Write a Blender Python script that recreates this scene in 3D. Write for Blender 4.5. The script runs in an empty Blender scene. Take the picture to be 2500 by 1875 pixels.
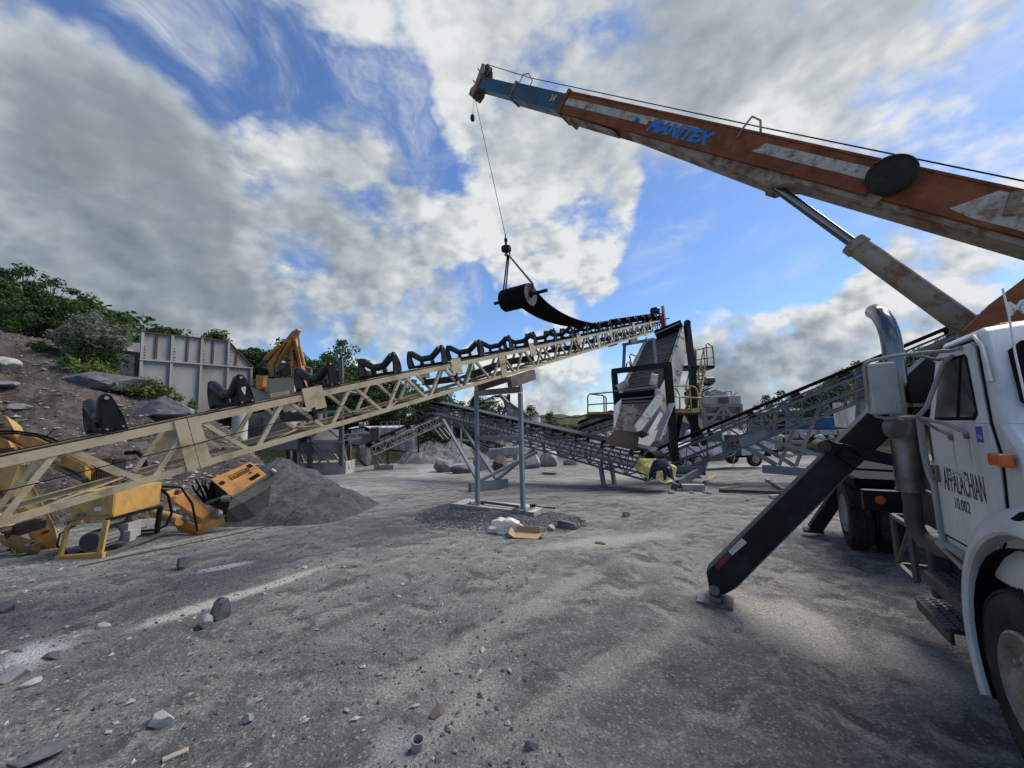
import bpy, bmesh, math, random
from mathutils import Vector as V, Matrix, noise
random.seed(7)
sc = bpy.context.scene
COL = sc.collection
R_ = math.radians
PI = math.pi
Z = V((0, 0, 1))

# ------------------------------------------------------------------ camera
FPX, PITCH, ROLL, CH = 940.0, R_(6.2), 0.022, 2.05
cF = V((0, math.cos(PITCH), math.sin(PITCH)))
_u0 = V((0, -math.sin(PITCH), math.cos(PITCH)))
_r0 = V((1, 0, 0))
cR = _r0 * math.cos(ROLL) - _u0 * math.sin(ROLL)
cU = _u0 * math.cos(ROLL) + _r0 * math.sin(ROLL)
CAM = V((0, 0, CH))
cam = bpy.data.cameras.new('camera')
cam.lens = 36 * FPX / 2500
cam.sensor_width = 36
cam.clip_start = 0.05
cam.clip_end = 3000
camo = bpy.data.objects.new('camera', cam)
m3 = Matrix((cR, cU, -cF)).transposed()
camo.matrix_world = Matrix.Translation(CAM) @ m3.to_4x4()
COL.objects.link(camo)
sc.camera = camo
sc.view_settings.view_transform = 'Standard'
sc.view_settings.look = 'None'
sc.view_settings.exposure = .92
sc.view_settings.gamma = 1


def ray(px, py):
    return cF + cR * ((px - 1250) / FPX) + cU * ((937.5 - py) / FPX)


def at(px, py, d):
    """world point seen at photo position (px,py) at depth d metres"""
    return CAM + ray(px, py) * d


def onplane(px, py, p, n):
    r = ray(px, py)
    return CAM + r * ((V(p) - CAM).dot(n) / r.dot(n))


def lerp(a, b, t):
    return a + (b - a) * t


def sstep(a, b, x):
    t = min(1, max(0, (x - a) / (b - a)))
    return t * t * (3 - 2 * t)


def base_z(y):
    if y < 6:
        return 0.0
    if y < 26:
        return -.06 * (y - 6)
    if y < 75:
        return -1.2 - .042 * (y - 26)
    return -3.26


def fbm(x, y, z=0.0, o=4):
    return noise.fractal(V((x, y, z)), 1.0, 2.0, o)


def ground_z(x, y):
    z = base_z(y)
    d = math.hypot(x, y)
    if d < 70:
        z += .05 * fbm(x * .35, y * .35, 3.1, 3) * sstep(0, 4, d)
        z += .008 * fbm(x * 1.7, y * 1.7, 9.0, 3)
    if d < 26:
        # wheel ruts running past the footing
        q = x * .83 - y * .56
        for c_ in (-1.9, .1):
            e_ = (q - c_ - .25 * math.sin(y * .3)) / .22
            z += .03 * (math.exp(-(abs(e_) - 1.5) ** 2 * 3) - math.exp(-e_ * e_)) * sstep(26, 14, d)
    return z


def gnd(px, py):
    r = ray(px, py)
    t = .6
    while t < 300:
        p = CAM + r * t
        if p.z < ground_z(p.x, p.y):
            return p
        t += .01 + t * .001
    return CAM + r * 300


# ------------------------------------------------------------------ materials
def nd(nt, typ, **kw):
    n = nt.nodes.new(typ)
    for k, v in kw.items():
        if k[0] == 'i' and k[1:].isdigit():
            n.inputs[int(k[1:])].default_value = v
        else:
            setattr(n, k, v)
    return n


MATS = {}


def mat(name, c1, c2=None, sc1=3.0, rough=.7, metal=0.0, bump=0.0, bsc=40.0, dirt=None, damt=.5, dsc=1.2, streak=False, spec=.5, lo=.4, hi=.62):
    """two-tone procedural paint / stone / steel with a patchy second coat of dirt or rust"""
    m = bpy.data.materials.new(name)
    m.use_nodes = True
    nt = m.node_tree
    L = nt.links.new
    b = nt.nodes['Principled BSDF']
    tc = nd(nt, 'ShaderNodeTexCoord')
    src = tc.outputs['Object']
    b.inputs['Roughness'].default_value = rough
    b.inputs['Metallic'].default_value = metal
    b.inputs['Specular IOR Level'].default_value = spec
    c2 = c2 or tuple(x * .8 for x in c1)
    n1 = nd(nt, 'ShaderNodeTexNoise')
    n1.inputs['Scale'].default_value = sc1
    n1.inputs['Detail'].default_value = 6
    n1.inputs['Roughness'].default_value = .65
    L(src, n1.inputs['Vector'])
    r1 = nd(nt, 'ShaderNodeMapRange')
    r1.inputs[1].default_value = .3
    r1.inputs[2].default_value = .7
    L(n1.outputs['Fac'], r1.inputs[0])
    mx = nd(nt, 'ShaderNodeMix', data_type='RGBA')
    mx.inputs[6].default_value = (*c1, 1)
    mx.inputs[7].default_value = (*c2, 1)
    L(r1.outputs[0], mx.inputs[0])
    out = mx.outputs[2]
    if dirt:
        n2 = nd(nt, 'ShaderNodeTexNoise')
        n2.inputs['Scale'].default_value = dsc
        n2.inputs['Detail'].default_value = 9
        n2.inputs['Roughness'].default_value = .72
        if streak:
            mp = nd(nt, 'ShaderNodeMapping')
            mp.inputs['Scale'].default_value = (1, 1, .18)
            L(src, mp.inputs[0])
            L(mp.outputs[0], n2.inputs['Vector'])
        else:
            L(src, n2.inputs['Vector'])
        r2 = nd(nt, 'ShaderNodeMapRange')
        r2.inputs[1].default_value = lo
        r2.inputs[2].default_value = hi
        r2.inputs[4].default_value = damt
        L(n2.outputs['Fac'], r2.inputs[0])
        m2 = nd(nt, 'ShaderNodeMix', data_type='RGBA')
        m2.inputs[7].default_value = (*dirt, 1)
        L(out, m2.inputs[6])
        L(r2.outputs[0], m2.inputs[0])
        out = m2.outputs[2]
        rr = nd(nt, 'ShaderNodeMapRange')
        rr.inputs[3].default_value = rough
        rr.inputs[4].default_value = min(1, rough + .35)
        L(r2.outputs[0], rr.inputs[0])
        L(rr.outputs[0], b.inputs['Roughness'])
    L(out, b.inputs['Base Color'])
    if bump:
        n3 = nd(nt, 'ShaderNodeTexNoise')
        n3.inputs['Scale'].default_value = bsc
        n3.inputs['Detail'].default_value = 5
        L(src, n3.inputs['Vector'])
        bp = nd(nt, 'ShaderNodeBump')
        bp.inputs['Strength'].default_value = bump
        bp.inputs['Distance'].default_value = .02
        L(n3.outputs['Fac'], bp.inputs['Height'])
        L(bp.outputs[0], b.inputs['Normal'])
    MATS[name] = m
    return m


DUST = (.2, .19, .175)
mat('beige_paint', (.46, .37, .225), (.4, .325, .2), 5, .6, dirt=(.14, .09, .05), damt=.75, dsc=2.6, bump=.1, lo=.5, hi=.7)
mat('mirror_grey', (.4, .39, .36), (.35, .34, .31), 3, .5, dirt=(.25, .23, .2), damt=.5, dsc=4)
mat('black_steel', (.005, .0053, .0058), (.008, .0085, .009), 4, .5, bump=.05, spec=.22, dirt=(.04, .04, .04), damt=.45, dsc=3, lo=.48, hi=.75)
mat('black_rubber', (.005, .005, .005), (.008, .008, .008), 6, .85, bump=.1, spec=.1)
mat('roll_steel', (.011, .0115, .0125), (.015, .0155, .017), 4, .42, spec=.3, dirt=(.05, .05, .05), damt=.4, dsc=5)
mat('grey_paint', (.15, .175, .2), (.18, .205, .23), 3, .45, dirt=(.1, .1, .1), damt=.6, dsc=1.8, bump=.04, lo=.45, hi=.75)
mat('dark_grey_paint', (.045, .055, .07), (.06, .07, .085), 3, .5, dirt=(.15, .145, .14), damt=.55, dsc=1.5, lo=.45, hi=.75)
mat('rust_orange', (.26, .082, .026), (.18, .055, .02), 1.6, .65, dirt=(.11, .042, .018), damt=.85, dsc=3.0, bump=.12, lo=.42, hi=.62, spec=.3)
mat('old_white', (.44, .41, .35), (.35, .32, .27), 4, .65, dirt=(.2, .085, .04), damt=.85, dsc=5, lo=.5, hi=.6, bump=.1)
mat('boom_grey', (.3, .26, .2), (.22, .18, .13), 3, .65, dirt=(.15, .06, .022), damt=.9, dsc=2.8, lo=.47, hi=.6, bump=.12)
mat('boom_blue', (.025, .085, .135), (.02, .06, .09), 3, .5, dirt=(.06, .05, .045), damt=.7, dsc=3, lo=.45, hi=.65)
mat('letter_blue', (.015, .17, .5), (.02, .14, .4), 8, .5, dirt=(.22, .1, .05), damt=.6, dsc=14, lo=.57, hi=.64)
mat('letter_yellow', (.6, .45, .12), None, 8, .6)
mat('letter_white', (.7, .68, .63), None, 8, .6)
mat('letter_navy', (.01, .012, .03), None, 8, .5)
mat('chrome', (.19, .192, .195), (.14, .142, .145), 3, .17, metal=1.0, dirt=(.2, .19, .17), damt=.35, dsc=4)
mat('dull_metal', (.25, .245, .23), (.18, .17, .16), 5, .42, metal=.8, dirt=(.12, .1, .08), damt=.7, dsc=4)
mat('exhaust_brown', (.1, .075, .055), (.07, .055, .045), 6, .7, bump=.1)
mat('truck_white', (.66, .655, .62), (.59, .585, .55), 2, .32, dirt=(.34, .3, .235), damt=.75, dsc=3.2, lo=.47, hi=.72, bump=.02, streak=True)
mat('glass', (.028, .034, .033), (.055, .062, .058), 1.5, .08, spec=.6)
mat('glass_blue', (.01, .02, .05), (.014, .026, .06), 1.5, .06, spec=.6)
mat('tyre', (.011, .011, .0115), (.018, .018, .018), 5, .8, dirt=(.1, .095, .085), damt=.5, dsc=3, bump=.1, spec=.15)
mat('rim', (.42, .38, .3), (.3, .26, .2), 5, .5, dirt=(.14, .08, .04), damt=.7, dsc=5)
mat('yellow_paint', (.5, .285, .07), (.43, .245, .06), 3, .5, dirt=(.2, .14, .075), damt=.85, dsc=2.4, bump=.05, lo=.46, hi=.66)
mat('orange_paint', (.56, .26, .06), (.48, .22, .05), 3, .45, dirt=(.13, .085, .06), damt=.7, dsc=2.8, lo=.48, hi=.7)
mat('crane_orange', (.5, .2, .035), (.42, .16, .03), 2, .5, dirt=(.1, .07, .04), damt=.5, dsc=1.5)
mat('safety_yellow', (.5, .37, .06), (.42, .3, .05), 3, .55, dirt=(.14, .11, .08), damt=.6, dsc=2)
mat('guard_yellow', (.5, .42, .08), (.42, .35, .07), 3, .55, dirt=(.1, .09, .07), damt=.6, dsc=3)
mat('rust', (.075, .04, .03), (.05, .03, .024), 4, .8, dirt=(.15, .1, .07), damt=.6, dsc=2, bump=.2)
mat('chute_red', (.15, .065, .05), (.12, .055, .045), 3, .6, dirt=(.38, .3, .24), damt=.85, dsc=.9, lo=.52, hi=.58, bump=.1)
mat('chipped_white', (.54, .51, .44), (.47, .43, .36), 3, .6, dirt=(.09, .06, .042), damt=.9, dsc=2.2, lo=.55, hi=.6)
mat('dusty_steel', (.17, .165, .155), (.12, .115, .11), 2, .8, dirt=(.26, .25, .235), damt=.8, dsc=.8, bump=.1)
mat('pale_steel', (.33, .32, .31), (.29, .28, .27), 1, .6, dirt=(.2, .17, .15), damt=.7, dsc=.9, bump=.06, streak=True)
mat('white_panel', (.74, .73, .69), (.64, .63, .6), 1, .6, dirt=(.26, .23, .2), damt=.75, dsc=1.1, streak=True)
mat('cream_siding', (.55, .52, .43), (.48, .45, .37), 1, .6, dirt=(.25, .22, .18), damt=.6, dsc=1.3, streak=True)
mat('container_blue', (.02, .1, .24), (.018, .085, .2), 1, .5, dirt=(.1, .1, .1), damt=.5, dsc=1)
mat('concrete', (.4, .385, .36), (.33, .32, .3), 3, .9, dirt=(.2, .19, .18), damt=.6, dsc=1.4, bump=.15, streak=True)
mat('pad_concrete', (.52, .51, .48), (.46, .45, .42), 3, .9, dirt=(.24, .22, .2), damt=.6, dsc=3, bump=.1)
mat('form_wood', (.42, .35, .26), (.34, .28, .2), 8, .8, dirt=(.2, .18, .15), damt=.6, dsc=3, bump=.2)
mat('old_wood', (.3, .25, .19), (.2, .17, .13), 8, .85, bump=.3)
mat('cardboard', (.4, .26, .14), (.34, .22, .12), 6, .85)
mat('plastic_bag', (.78, .73, .6), (.66, .61, .5), 9, .3, bump=.5, bsc=14)
mat('rock_grey', (.2, .2, .2), (.12, .12, .125), 2.2, .9, dirt=(.32, .31, .29), damt=.7, dsc=1.2, bump=.6, bsc=9)
mat('rock_dark', (.085, .09, .098), (.05, .054, .06), 3, .85, dirt=(.18, .18, .175), damt=.6, dsc=2, bump=.5, bsc=12)
mat('rock_pale', (.42, .41, .38), (.3, .295, .28), 3, .9, dirt=(.18, .175, .17), damt=.6, dsc=1.5, bump=.6, bsc=10)
mat('tank_black', (.025, .027, .03), (.035, .037, .04), 3, .5, dirt=(.09, .085, .08), damt=.5, dsc=3)
mat('amber', (.65, .12, .015), None, 5, .25)
mat('red_paint', (.2, .02, .025), None, 5, .4)
mat('tape_white', (.6, .6, .56), None, 5, .5)
mat('sticker_blue', (.02, .06, .4), None, 5, .5)
mat('motor_green', (.02, .035, .035), None, 5, .4)
mat('navy_cloth', (.012, .02, .05), (.02, .025, .04), 9, .95, bump=.3)
mat('shed_green', (.17, .2, .18), (.14, .165, .15), 1, .7, dirt=(.3, .29, .27), damt=.6, dsc=.6, streak=True)
mat('bark', (.07, .055, .04), (.045, .038, .03), 6, .95, bump=.3)


def leafmat(name, c, c2, tr=.35):
    m = bpy.data.materials.new(name)
    m.use_nodes = True
    nt = m.node_tree
    L = nt.links.new
    b = nt.nodes['Principled BSDF']
    b.inputs['Roughness'].default_value = .6
    b.inputs['Specular IOR Level'].default_value = .25
    ge = nd(nt, 'ShaderNodeNewGeometry')
    mx = nd(nt, 'ShaderNodeMix', data_type='RGBA')
    mx.inputs[6].default_value = (*c, 1)
    mx.inputs[7].default_value = (*c2, 1)
    L(ge.outputs['Random Per Island'], mx.inputs[0])
    L(mx.outputs[2], b.inputs['Base Color'])
    t = nd(nt, 'ShaderNodeBsdfTranslucent')
    L(mx.outputs[2], t.inputs['Color'])
    ms = nd(nt, 'ShaderNodeMixShader')
    ms.inputs[0].default_value = tr
    L(b.outputs[0], ms.inputs[1])
    L(t.outputs[0], ms.inputs[2])
    L(ms.outputs[0], nt.nodes['Material Output'].inputs['Surface'])
    MATS[name] = m


leafmat('leaf_dark', (.022, .05, .013), (.06, .115, .028))
leafmat('leaf_mid', (.035, .075, .017), (.085, .145, .036))
leafmat('leaf_vine', (.06, .1, .02), (.13, .19, .04))
leafmat('leaf_silver', (.1, .125, .075), (.25, .275, .19))

# ------------------------------------------------------------------ mesh builder
LOC = {}


class MB:
    def __init__(s):
        s.v = []
        s.f = []

    def add(s, vs, fs):
        o = len(s.v)
        s.v += [V(v) for v in vs]
        s.f += [[i + o for i in f] for f in fs]
        return s

    def hexa(s, a, b):
        """two matching quads a (4) and b (4)"""
        return s.add(list(a) + list(b), [(3, 2, 1, 0), (4, 5, 6, 7), (0, 1, 5, 4), (1, 2, 6, 5), (2, 3, 7, 6), (3, 0, 4, 7)])

    def box(s, c, dx, dy, dz, X=V((1, 0, 0)), Y=V((0, 1, 0)), Zz=Z):
        c = V(c)
        X, Y, Zz = X * dx / 2, Y * dy / 2, Zz * dz / 2
        q = [c - X - Y - Zz, c + X - Y - Zz, c + X + Y - Zz, c - X + Y - Zz]
        return s.hexa(q, [p + Zz * 2 for p in q])

    def beam(s, p, q, w, h, up=Z):
        p, q = V(p), V(q)
        d = (q - p).normalized()
        if abs(d.dot(up)) > .98:
            up = V((0, 1, 0)) if abs(d.y) < .9 else V((1, 0, 0))
        x = d.cross(up).normalized()
        y = x.cross(d).normalized()
        k = [x * (i * w / 2) + y * (j * h / 2) for i, j in ((-1, -1), (1, -1), (1, 1), (-1, 1))]
        return s.hexa([p + e for e in k], [q + e for e in k])

    def angle(s, p, q, w, th, up=Z, flip=1):
        """an L section"""
        p, q = V(p), V(q)
        d = (q - p).normalized()
        x = d.cross(up).normalized() * flip
        y = x.cross(d).normalized() * flip
        k = [V((0, 0, 0)), x * w, x * w + y * th, x * th + y * th, x * th + y * w, y * w]
        n = 6
        vs = [p + e for e in k] + [q + e for e in k]
        fs = [list(range(n))[::-1], list(range(n, 2 * n))] + [[i, (i + 1) % n, n + (i + 1) % n, n + i] for i in range(n)]
        return s.add(vs, fs)

    def tube(s, p, q, r, r2=None, n=10):
        p, q = V(p), V(q)
        r2 = r if r2 is None else r2
        d = (q - p).normalized()
        x = d.orthogonal().normalized()
        y = d.cross(x)
        a = [x * math.cos(2 * PI * i / n) + y * math.sin(2 * PI * i / n) for i in range(n)]
        vs = [p + e * r for e in a] + [q + e * r2 for e in a]
        fs = [list(range(n))[::-1], list(range(n, 2 * n))] + [[i, (i + 1) % n, n + (i + 1) % n, n + i] for i in range(n)]
        return s.add(vs, fs)

    def path(s, pts, r, n=8):
        pts = [V(p) for p in pts]
        rs = r if isinstance(r, (list, tuple)) else [r] * len(pts)
        x = None
        vs = []
        for i, p in enumerate(pts):
            d = (pts[min(i + 1, len(pts) - 1)] - pts[max(i - 1, 0)]).normalized()
            x = d.orthogonal().normalized() if x is None else (x - d * x.dot(d)).normalized()
            y = d.cross(x)
            vs += [p + (x * math.cos(2 * PI * k / n) + y * math.sin(2 * PI * k / n)) * rs[i] for k in range(n)]
        fs = [list(range(n))[::-1], list(range(len(vs) - n, len(vs)))]
        for i in range(len(pts) - 1):
            fs += [[i * n + k, i * n + (k + 1) % n, (i + 1) * n + (k + 1) % n, (i + 1) * n + k] for k in range(n)]
        return s.add(vs, fs)

    def prism(s, pts, vec):
        pts = [V(p) for p in pts]
        n = len(pts)
        vec = V(vec)
        return s.add(pts + [p + vec for p in pts], [list(range(n))[::-1], list(range(n, 2 * n))] + [[i, (i + 1) % n, n + (i + 1) % n, n + i] for i in range(n)])

    def lathe(s, prof, c, axis, n=24, a0=0.0, a1=2 * PI, ref=None):
        """prof: (radius, offset along axis)"""
        c, axis = V(c), V(axis).normalized()
        x = axis.orthogonal().normalized() if ref is None else (V(ref) - axis * V(ref).dot(axis)).normalized()
        y = axis.cross(x)
        full = abs(a1 - a0 - 2 * PI) < 1e-6
        m = n if full else n + 1
        vs = []
        for i in range(m):
            a = a0 + (a1 - a0) * i / n
            e = x * math.cos(a) + y * math.sin(a)
            vs += [c + e * r + axis * h for r, h in prof]
        k = len(prof)
        fs = []
        for i in range(n):
            j = (i + 1) % m
            for t in range(k - 1):
                fs.append([i * k + t, j * k + t, j * k + t + 1, i * k + t + 1])
        return s.add(vs, fs)

    def poly(s, pts):
        return s.add(pts, [list(range(len(pts)))])

    def rock(s, c, sx, sy, sz, seed=0, rough=.35, sub=2, flat=0):
        bm = bmesh.new()
        bmesh.ops.create_icosphere(bm, subdivisions=sub, radius=1)
        o = V((seed * 7.3, seed * 3.1, seed * 1.7))
        cs = math.cos(seed)
        sn = math.sin(seed)
        vs = []
        cuts = []
        rr = random.Random(seed)
        for _ in range(15 + flat):
            nn = V((rr.gauss(0, 1), rr.gauss(0, 1), rr.gauss(0, 1))).normalized()
            cuts.append((nn, rr.uniform(.58, .86)))
        for v in bm.verts:
            p = v.co * (1 + rough * .45 * noise.fractal(v.co * 1.1 + o, 1, 2, 2))
            for nn, dd in cuts:
                e = p.dot(nn)
                if e > dd:
                    p -= nn * (e - dd)
            p *= 1 + rough * .1 * noise.fractal(v.co * 4 + o, 1, 2, 3)
            x, y, z = p.x * sx, p.y * sy, p.z * sz
            vs.append(V(c) + V((x * cs - y * sn, x * sn + y * cs, z)))
        fs = [[v.index for v in f.verts] for f in bm.faces]
        bm.free()
        return s.add(vs, fs)

    def build(s, name, m, parent=None, smooth=False, bevel=0.0, loc=None):
        me = bpy.data.meshes.new(name)
        o = V((0, 0, 0))
        if parent is not None:
            o = LOC.get(parent.name, V((0, 0, 0)))
        elif loc is not None:
            o = V(loc)
        elif s.v:
            xs = [v.x for v in s.v]
            ys = [v.y for v in s.v]
            o = V(((min(xs) + max(xs)) / 2, (min(ys) + max(ys)) / 2, min(v.z for v in s.v)))
        me.from_pydata([v - o for v in s.v], [], s.f)
        bm = bmesh.new()
        bm.from_mesh(me)
        bmesh.ops.recalc_face_normals(bm, faces=bm.faces)
        bm.to_mesh(me)
        bm.free()
        me.materials.append(MATS[m] if isinstance(m, str) else m)
        ob = bpy.data.objects.new(name, me)
        COL.objects.link(ob)
        if parent is not None:
            ob.parent = parent
        else:
            ob.location = o
        LOC[ob.name] = o
        if smooth:
            me.polygons.foreach_set('use_smooth', [True] * len(me.polygons))
            me.set_sharp_from_angle(angle=R_(38))
        if bevel:
            md = ob.modifiers.new('bevel', 'BEVEL')
            md.width = bevel
            md.segments = 2
            md.limit_method = 'ANGLE'
            md.angle_limit = R_(40)
        return ob


def tag(o, label, cat, group=None, kind=None):
    o['label'] = label
    o['category'] = cat
    if group:
        o['group'] = group
    if kind:
        o['kind'] = kind
    return o


def thing(name, label, cat, loc, group=None):
    o = bpy.data.objects.new(name, None)
    o.empty_display_size = .2
    o.location = loc
    COL.objects.link(o)
    LOC[o.name] = V(loc)
    return tag(o, label, cat, group)


def struct(o):
    o['kind'] = 'structure'
    return o


def text(name, body, m, parent, p, right, up, size, ext=.002, shear=0.0, sx=1.0, align='LEFT', bold=0.0):
    cu = bpy.data.curves.new(name, 'FONT')
    cu.body = body
    cu.size = size
    cu.extrude = ext
    cu.shear = shear
    cu.offset = bold
    cu.align_x = align
    tmp = bpy.data.objects.new(name + '_tmp', cu)
    me = bpy.data.meshes.new_from_object(tmp)
    bpy.data.objects.remove(tmp)
    right, up = V(right).normalized(), V(up).normalized()
    nn = right.cross(up).normalized()
    o = LOC[parent.name]
    for v in me.vertices:
        c = v.co.copy()
        v.co = V(p) - o + right * c.x * sx + up * c.y + nn * c.z
    me.materials.clear()
    me.materials.append(MATS[m])
    ob = bpy.data.objects.new(name, me)
    ob.parent = parent
    COL.objects.link(ob)
    return ob


# ------------------------------------------------------------------ light
SUN_EL, SUN_AZ = 48, 62      # azimuth clockwise from straight ahead
sd = V((math.sin(R_(SUN_AZ)) * math.cos(R_(SUN_EL)), math.cos(R_(SUN_AZ)) * math.cos(R_(SUN_EL)), math.sin(R_(SUN_EL))))
sl = bpy.data.lights.new('sun', 'SUN')
sl.energy = 2.4
sl.angle = R_(35)
sl.color = (1, .95, .88)
so = bpy.data.objects.new('sun', sl)
so.rotation_euler = sd.to_track_quat('Z', 'Y').to_euler()
COL.objects.link(so)

w = bpy.data.worlds.new('World')
sc.world = w
w.use_nodes = True
nt = w.node_tree
L = nt.links.new
bg = nt.nodes['Background']
BGS = .1
bg.inputs['Strength'].default_value = BGS
sky = nd(nt, 'ShaderNodeTexSky', sky_type='NISHITA', sun_disc=False)
sky.sun_elevation = R_(SUN_EL)
sky.sun_rotation = R_(SUN_AZ)
sky.air_density = 1.0
sky.dust_density = .3
sky.ozone_density = 2.5
tc = nd(nt, 'ShaderNodeTexCoord')
DIR = tc.outputs['Generated']


def mth(op, a, b=None, c=None, clamp=False):
    n = nd(nt, 'ShaderNodeMath', operation=op, use_clamp=clamp)
    for i, x in enumerate((a, b, c)):
        if x is None:
            continue
        if isinstance(x, (int, float)):
            n.inputs[i].default_value = x
        else:
            L(x, n.inputs[i])
    return n.outputs[0]


def vm(op, a, b=None):
    n = nd(nt, 'ShaderNodeVectorMath', operation=op)
    for i, x in enumerate((a, b)):
        if x is None:
            continue
        if isinstance(x, (tuple, list, V)):
            n.inputs[i].default_value = tuple(x)
        elif isinstance(x, (int, float)):
            n.inputs['Scale'].default_value = x
        else:
            L(x, n.inputs[i])
    return n.outputs['Value'] if op == 'DOT_PRODUCT' else n.outputs[0]


def nz(vec, scale, detail=8, rough=.6, col=False, dist=0.0):
    n = nd(nt, 'ShaderNodeTexNoise')
    n.inputs['Scale'].default_value = scale
    n.inputs['Detail'].default_value = detail
    n.inputs['Roughness'].default_value = rough
    n.inputs['Distortion'].default_value = dist
    L(vec, n.inputs['Vector'])
    return n.outputs['Color' if col else 'Fac']


def rng(x, a, b, c=0.0, d=1.0, smooth=True):
    n = nd(nt, 'ShaderNodeMapRange')
    n.interpolation_type = 'SMOOTHSTEP' if smooth else 'LINEAR'
    for i, k in enumerate((a, b, c, d)):
        n.inputs[i + 1].default_value = k
    L(x, n.inputs[0])
    return n.outputs[0]


# flat cloud ceiling seen in perspective: direction divided by its height
sep = nd(nt, 'ShaderNodeSeparateXYZ')
L(DIR, sep.inputs[0])
hz = mth('ADD', mth('MAXIMUM', sep.outputs[2], 0.0), .42)
cmb = nd(nt, 'ShaderNodeCombineXYZ')
L(mth('DIVIDE', sep.outputs[0], hz), cmb.inputs[0])
L(mth('DIVIDE', sep.outputs[1], hz), cmb.inputs[1])
L(mth('MULTIPLY', sep.outputs[2], 1.5), cmb.inputs[2])
PL = cmb.outputs[0]
warp = vm('SCALE', vm('SUBTRACT', nz(DIR, 3.2, 4, .6, True), (.5, .5, .5)), .22)
WD = vm('NORMALIZE', vm('ADD', DIR, warp))


def blobs(lst, vec):
    acc = None
    for px, py, rad, amp in lst:
        d = ray(px, py).normalized()
        x = rng(vm('DOT_PRODUCT', vec, d), math.cos(R_(rad)), 1.0 - .12 * (1 - math.cos(R_(rad))), 0, amp)
        acc = x if acc is None else mth('ADD', acc, x)
    return acc


COVER = [(150, 560, 24, .75), (170, 640, 13, .6), (520, 560, 14, .4), (950, 560, 10, .3), (480, 500, 20, .55), (820, 560, 17, .55), (1030, 640, 13, .5), (350, 330, 10, .3), (250, 760, 16, .4), (650, 830, 14, .45),
         (1270, 560, 12, .6), (1440, 500, 8, .55), (1390, 680, 8, .45), (1330, 740, 7, .3), (1180, 880, 9, .4), (900, 920, 9, .35),
         (1300, 110, 17, .6), (1650, 60, 17, .6), (2050, 60, 17, .55), (1180, 300, 9, .45), (2420, 260, 12, .6), (2250, 330, 7, .35), (2380, 640, 8, .6), (2200, 600, 6, .35),
         (1800, 880, 10, .6), (2020, 800, 9, .6), (2250, 760, 9, .55), (1640, 950, 9, .45), (1380, 960, 9, .4), (1820, 200, 8, .3), (2020, 180, 8, .3), (560, 60, 8, .2), (830, 40, 6, .25), (1500, 330, 6, .25),
         (70, 170, 18, -1.1), (420, 90, 6, -.25), (580, 330, 8, -.4), (690, 190, 9, -.28), (920, 290, 9, -.3), (1080, 430, 8, -.62), (980, 200, 6, -.2), (1020, 800, 7, -.95), (1190, 790, 5, -.45), (1160, 700, 4, -.5),
         (1760, 560, 13, -.7), (1950, 620, 10, -.5), (1650, 460, 7, -.4), (1580, 750, 7, -.5), (2060, 520, 8, -.3), (1640, 330, 6, -.3), (2130, 330, 6, -.25), (1900, 720, 6, -.35), (2150, 660, 5, -.2)]
DARK = [(120, 760, 10, .3), (450, 740, 10, .25), (60, 460, 20, .55), (350, 560, 17, .55), (700, 640, 13, .5), (1000, 740, 12, .6), (850, 440, 11, .5), (300, 380, 11, .45), (1450, 120, 20, .5), (1850, 60, 16, .45), (2250, 60, 14, .3), (1950, 950, 9, .6), (1780, 910, 8, .5), (2080, 870, 8, .45), (1330, 1010, 7, .45), (1290, 560, 6, .2), (1700, 980, 7, .4),
        (300, 720, 10, .35), (650, 780, 8, .3), (2330, 790, 6, .2)]
cov = mth('MINIMUM', mth('MAXIMUM', mth('SUBTRACT', mth('MULTIPLY', blobs(COVER, WD), .68), .05), -.40), .30)
cov = mth('ADD', cov, rng(sep.outputs[2], .0, .2, .22, 0))
f1 = nz(PL, 1.9, 6, .58)


def puff(vec, scale):
    n = nd(nt, 'ShaderNodeTexVoronoi', feature='F1', normalize=False)
    n.inputs['Scale'].default_value = scale
    n.inputs['Detail'].default_value = 2.0
    n.inputs['Roughness'].default_value = .55
    n.inputs['Lacunarity'].default_value = 2.3
    L(vec, n.inputs['Vector'])
    return n.outputs['Distance']


jit = vm('SCALE', vm('SUBTRACT', nz(DIR, 14, 4, .6, True), (.5, .5, .5)), .05)
PD = vm('ADD', vm('MULTIPLY', DIR, (1, 1, 1.35)), jit)
v1 = puff(PD, 7.5)
f2 = nz(DIR, 5.0, 6, .6)
lowmix = rng(sep.outputs[2], .12, .42)
f3 = nz(PL, 6.0, 5, .6)
fn = mth('ADD', mth('ADD', mth('MULTIPLY', f1, lowmix), mth('MULTIPLY', f2, mth('SUBTRACT', 1.0, lowmix))), mth('MULTIPLY', mth('SUBTRACT', f3, .5), mth('MULTIPLY', lowmix, .45)))
puffw = rng(sep.outputs[2], .2, .75, .42, .16)
dens = mth('ADD', mth('ADD', cov, mth('MULTIPLY', mth('SUBTRACT', fn, .5), 2.0)), mth('MULTIPLY', mth('SUBTRACT', .62, v1), puffw))
mask = rng(dens, -.12, .27)
WISP = [(560, 130, 13, .9), (800, 200, 11, .9), (950, 330, 9, .8), (420, 330, 8, .5), (1650, 420, 8, .6), (2150, 300, 10, .8), (1560, 620, 7, .4), (1880, 620, 6, .3), (1120, 700, 5, .6), (2000, 250, 8, .6)]
wv = vm('ADD', vm('MULTIPLY', PL, (1.6, .9, 1.0)), warp)
wisp = mth('MULTIPLY', rng(nz(wv, 2.6, 7, .66, dist=.7), .42, .72), mth('MINIMUM', blobs(WISP, WD), .85))
mask = mth('MAXIMUM', mask, wisp)
DKB_ = blobs(DARK, WD)
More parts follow.
